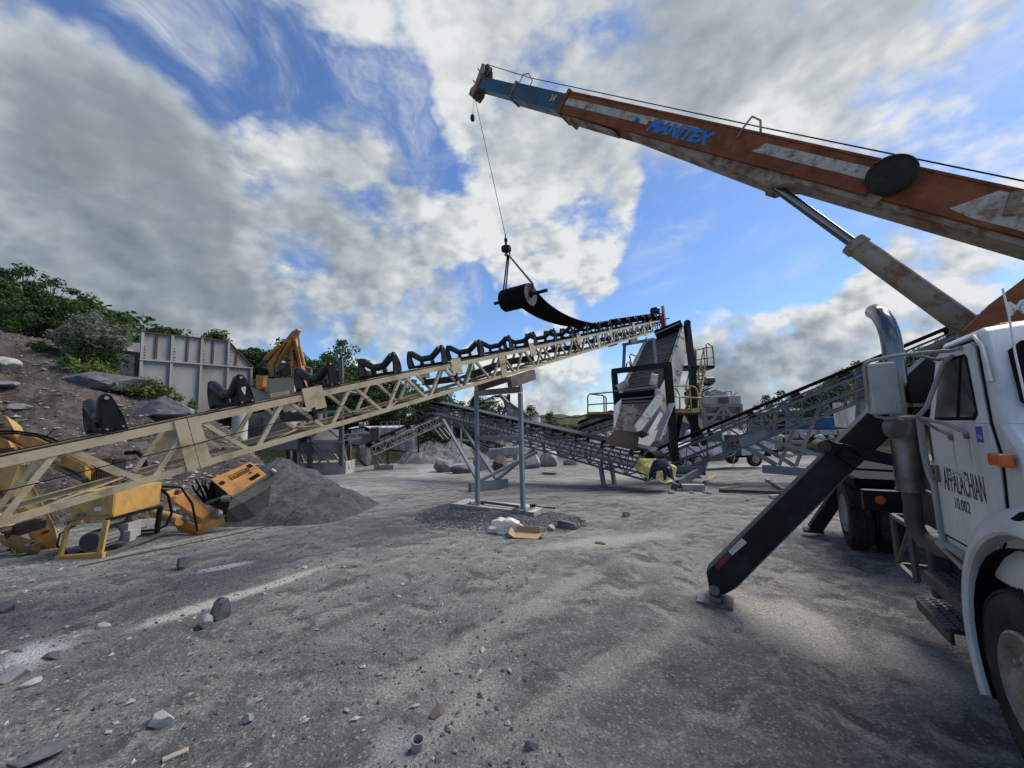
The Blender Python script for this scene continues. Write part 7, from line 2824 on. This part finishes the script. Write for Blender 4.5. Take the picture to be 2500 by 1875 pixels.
def tree_proto(seed, h, spread, nclump, per, airy, m, leaf=(.1, .24), low=.25):
    """returns meshes (trunk, crown) for a tree of height h standing at the origin"""
    rr = random.Random(seed)
    t = MB()
    lean = V((rr.uniform(-.4, .4), rr.uniform(-.4, .4), 0))
    tp = [V((0, 0, -.5)), V((0, 0, h * .25)) + lean * .3, V((0, 0, h * .55)) + lean * .8, V((0, 0, h * .9)) + lean]
    t.path(tp, [h * .02, h * .016, h * .01, .02], 7)
    c = MB()
    for k in range(nclump):
        u = (k + .5) / nclump
        zz = h * (low + (1 - low) * u ** .9)
        prof = math.sin(PI * min(1, (u * .86 + .14))) ** .7
        a = k * 2.4 + rr.uniform(-.5, .5)
        rad = spread * prof * rr.uniform(.25, 1.18)
        ctr = V((math.cos(a) * rad, math.sin(a) * rad, zz)) + lean * u
        sz = h * rr.uniform(.07, .15) * (1 - .4 * u) * (1.15 if not airy else .85)
        leaves(c, ctr, sz * 1.25, sz * 1.25, sz * .72, int(per * rr.uniform(.7, 1.3)), leaf[0], leaf[1], rr, .35)
        root = lerp(tp[1], tp[3], max(0, u - .22)) if u > .2 else tp[1]
        md = lerp(root, ctr, .55) + V((0, 0, -.05 * h * rr.random()))
        t.path([root, md, ctr], [h * .007, h * .005, .015], 5)
    return t, c


def protomesh(name, b, m):
    me = bpy.data.meshes.new(name)
    me.from_pydata(b.v, [], b.f)
    me.materials.append(MATS[m])
    return me


PROT = []
for sd_, h, sp_, nc, per, airy, m, lf, lw in ((1, 10, 2.6, 34, 95, False, 'leaf_dark', (.13, .3), .12), (2, 10, 2.2, 30, 95, False, 'leaf_mid', (.13, .28), .1), (3, 10, 3.0, 26, 70, True, 'leaf_dark', (.11, .25), .35),
                                             (4, 10, 2.4, 36, 90, False, 'leaf_dark', (.12, .3), .08), (5, 10, 2.7, 32, 95, False, 'leaf_mid', (.13, .3), .15), (6, 10, 2.8, 22, 55, True, 'leaf_mid', (.11, .24), .4)):
    t, c = tree_proto(sd_, h, sp_, nc, per, airy, m, lf, lw)
    PROT.append((protomesh('trunk', t, 'bark'), protomesh('crown', c, m)))


def tree(px, topy, D, kind, label, group=None, wid=1.0, zf=None, rot=None):
    top = at(px, topy, D)
    x, y = top.x, top.y
    zb = max(wood_z(x, y), base_z(y)) if y > 36 else top_z(x, y)
    if zf is not None:
        zb = zf
    h = max(2.0, top.z - zb)
    s = h / 10.9
    r = thing('tree', label, 'tree', (x, y, zb), group)
    r.rotation_euler = (0, 0, rot if rot is not None else px * .37)
    sw = max(s, .55) * wid
    r.scale = (sw, sw, s)
    for nm, me in zip(('trunk', 'crown'), PROT[kind]):
        o = bpy.data.objects.new(nm, me)
        o.parent = r
        COL.objects.link(o)
    return r


rt_ = random.Random(5)
LW = 'trees in the wood above the scree slope'
STAND = [(62, 632, 37, 2, 'airy tree standing highest above the left wood'), (133, 664, 37, 2, 'second airy tree top right of the highest one on the left hill'), (0, 640, 35, 0, 'dense tree cut by the left edge of the picture'),
         (322, 735, 40, 2, 'slim ragged tree at the right end of the left wood'), (424, 785, 55, 0, 'round topped tree rising behind the middle of the hopper wall'), (370, 793, 58, 4, 'low tree just above the left corner of the hopper wall'),
         (528, 792, 56, 4, 'broad tree behind the sloping right end of the hopper wall'), (835, 812, 58, 5, 'tall airy tree standing above the wood right of the rock breaker'), (690, 818, 60, 0, 'dark tree directly behind the rock breaker arm'),
         (890, 866, 60, 2, 'thin tree top right of the tall airy tree'), (1900, 944, 60, 5, 'nearly bare spindly tree left of the right hand wood'), (1868, 955, 60, 5, 'small bare sapling above the right grey conveyor'),
         (2412, 735, 48, 2, 'small tree showing between lift cylinder and orange turret'), (2330, 805, 50, 5, 'sparse tree above the upper end of the right grey conveyor'), (1345, 1000, 80, 1, 'small round tree right of the white tank'), (1290, 984, 84, 1, 'round green tree behind the grey green shed')]
for a in STAND:
    tree(a[0], a[1], a[2], a[3], a[4], None, 1.0)
for i in range(34):
    u = i / 33
    px = lerp(-90, 345, u) + rt_.uniform(-10, 10)
    top = tab(((-90, 676), (0, 684), (60, 704), (130, 708), (200, 714), (250, 732), (290, 758), (320, 786), (345, 812)), px) + rt_.choice((-16, -6, 2, 10, 20, 30, 45))
    tree(px, top, rt_.uniform(32, 46), rt_.choice((0, 1, 3, 2, 4, 5, 3)), 'bushy green tree in the dense wood on the hill behind the silver bush', LW, 1.05)
MW = 'trees in the wood behind the rock breaker'
for i in range(58):
    u = i / 57
    px = lerp(345, 1225, u) + rt_.uniform(-10, 10)
    top = tab(((345, 830), (480, 835), (600, 835), (650, 830), (760, 842), (800, 850), (880, 885), (1000, 920), (1100, 945), (1200, 968), (1230, 990)), px) + rt_.choice((-8, 0, 6, 14, 24, 34, 44))
    tree(px, top, rt_.uniform(54, 74), rt_.choice((0, 1, 3, 4, 2, 5)), 'leafy green tree in the wood stretching behind the beige conveyor', MW, 1.25)
RW_ = 'trees on the right hand hill'
for i in range(36):
    u = i / 35
    px = lerp(1945, 2420, u) + rt_.uniform(-8, 8)
    top = tab(((1945, 950), (1990, 915), (2060, 884), (2130, 868), (2230, 842), (2300, 815), (2420, 775)), px) + rt_.uniform(0, 40)
    tree(px, top, rt_.uniform(50, 72), rt_.choice((1, 4, 4, 0)), 'green tree on the hill behind the tall grey conveyor and the crane truck', RW_, 1.2)
FW_ = 'far trees on the skyline'
for i in range(22):
    px = rt_.uniform(1330, 1480)
    tree(px, rt_.uniform(1026, 1040), rt_.uniform(110, 150), rt_.choice((1, 4)), 'tiny far tree on the skyline left of the screen', FW_, 1.6)

# silver leaved bush on the bank
rr = random.Random(77)
bp_ = at(225, 905, 24)
bz = top_z(bp_.x, bp_.y)
b = MB()
s_ = MB()
topz = at(215, 752, 24).z
for k in range(44):
    a = rr.uniform(0, 6.28)
    r = rr.random() ** .6
    hh = (topz - bz) * (1 - .55 * r * r) * rr.uniform(.55, 1.05)
    tip = V((bp_.x + math.cos(a) * r * 2.3, bp_.y + math.sin(a) * r * 1.6, bz + hh))
    base_ = V((bp_.x + math.cos(a) * r * .7, bp_.y + math.sin(a) * r * .5, bz - .1))
    s_.path([base_, lerp(base_, tip, .6) + V((0, 0, .2)), tip], [.03, .02, .006], 5)
    for q in range(5):
        c = lerp(base_, tip, .35 + .16 * q)
        leaves(b, c, .36, .36, .42, 52, .05, .13, rr, .1)
bush = thing('bush', 'silvery grey green bush growing on the scree beside the hopper wing wall', 'bush', V((bp_.x, bp_.y, bz)))
b.build('foliage', 'leaf_silver', bush)
s_.build('stem', 'bark', bush)


def shrub(px, py, D, w_, h_, n, m, label, leaf=(.05, .12), cat='bush', name='bush', zoff=0.0, seed=1):
    rr = random.Random(seed)
    p = at(px, py, D)
    z = top_z(p.x, p.y) + zoff
    b = MB()
    for k in range(max(4, n // 60)):
        a, r = rr.uniform(0, 6.28), rr.random() ** .6
        x, y = p.x + math.cos(a) * r * w_, p.y + math.sin(a) * r * w_ * .6
        leaves(b, V((x, y, max(top_z(x, y), z - .4) + h_ * rr.uniform(.15, .8))), w_ * .28, w_ * .25, h_ * .35, 60, leaf[0], leaf[1], rr, .1)
    o = thing(name, label, cat, V((p.x, p.y, z)))
    b.build('foliage', m, o)
    t = MB()
    for k in range(5):
        a = k * 1.3
        t.path([V((p.x, p.y, z - .1)), V((p.x + math.cos(a) * w_ * .4, p.y + math.sin(a) * w_ * .3, z + h_ * .5))], [.025, .008], 5)
    t.build('stem', 'bark', o)


shrub(215, 905, 23, 1.9, 1.5, 1500, 'leaf_dark', 'dark green undergrowth at the foot of the silver bush', seed=2)
shrub(285, 985, 20.5, 2.2, .9, 2400, 'leaf_vine', 'bright green vine sprawling over the boulders in front of the hopper', cat='vine', name='vine', seed=3)
shrub(365, 985, 20.8, 1.6, .9, 1500, 'leaf_vine', 'bright green vine hanging over the top of the blocky boulder', cat='vine', name='vine', seed=4)
shrub(205, 950, 20.5, 1.2, .7, 800, 'leaf_vine', 'yellow green weeds below the silver bush', cat='weeds', name='weeds', seed=5)
shrub(275, 912, 23.4, 1.5, .5, 900, 'leaf_vine', 'green creeper on the slab boulder by the wing wall', cat='vine', name='vine', seed=6)
shrub(100, 870, 23, 1.0, .6, 500, 'leaf_vine', 'yellow green weeds on the scree left of the silver bush', cat='weeds', name='weeds', seed=9)
shrub(463, 1000, 20, .7, .8, 600, 'leaf_vine', 'small green plant in front of the hopper beside the second idler', cat='plant', name='plant', seed=7)
shrub(50, 1345, 7.2, .35, .14, 260, 'leaf_vine', 'scrap of weeds on the ground by the yellow links', leaf=(.02, .045), cat='weeds', name='weeds', seed=8)

# ------------------------------------------------------------------ small litter in the foreground
p = gnd(1018, 1828)
b = MB()
b.lathe([(.034, 0), (.04, 0), (.04, .1), (.034, .1), (.034, 0)], p - Z * .03, V((.1, -.15, 1)), 24)
tag(b.build('pipe_stub', 'pale_steel', smooth=True), 'short grey plastic pipe stub sticking out of the dirt', 'pipe')
p = gnd(428, 1848)
b = MB()
d_ = V((.75, .66, 0)).normalized()
b.box(p + Z * .012, .13, .042, .016, d_, V((-d_.y, d_.x, 0)))
tag(b.build('wood_chip', 'form_wood', bevel=.004), 'pale split wood chip lying in the foreground dirt', 'wood chip')
for x, y, a, l_ in ((1012, 1728, 1.2, 'white torn paper scrap beside the brown clod'), (846, 1738, .3, 'small white stone chip far from the other litter'), (1244, 1640, .1, 'tiny pale twig end on the sand patch')):
    p = gnd(x, y)
    tag(MB().rock(p + Z * .012, .04, .018, .012, int(a * 50), .4, 2).build('scrap', 'rock_pale'), l_, 'scrap')
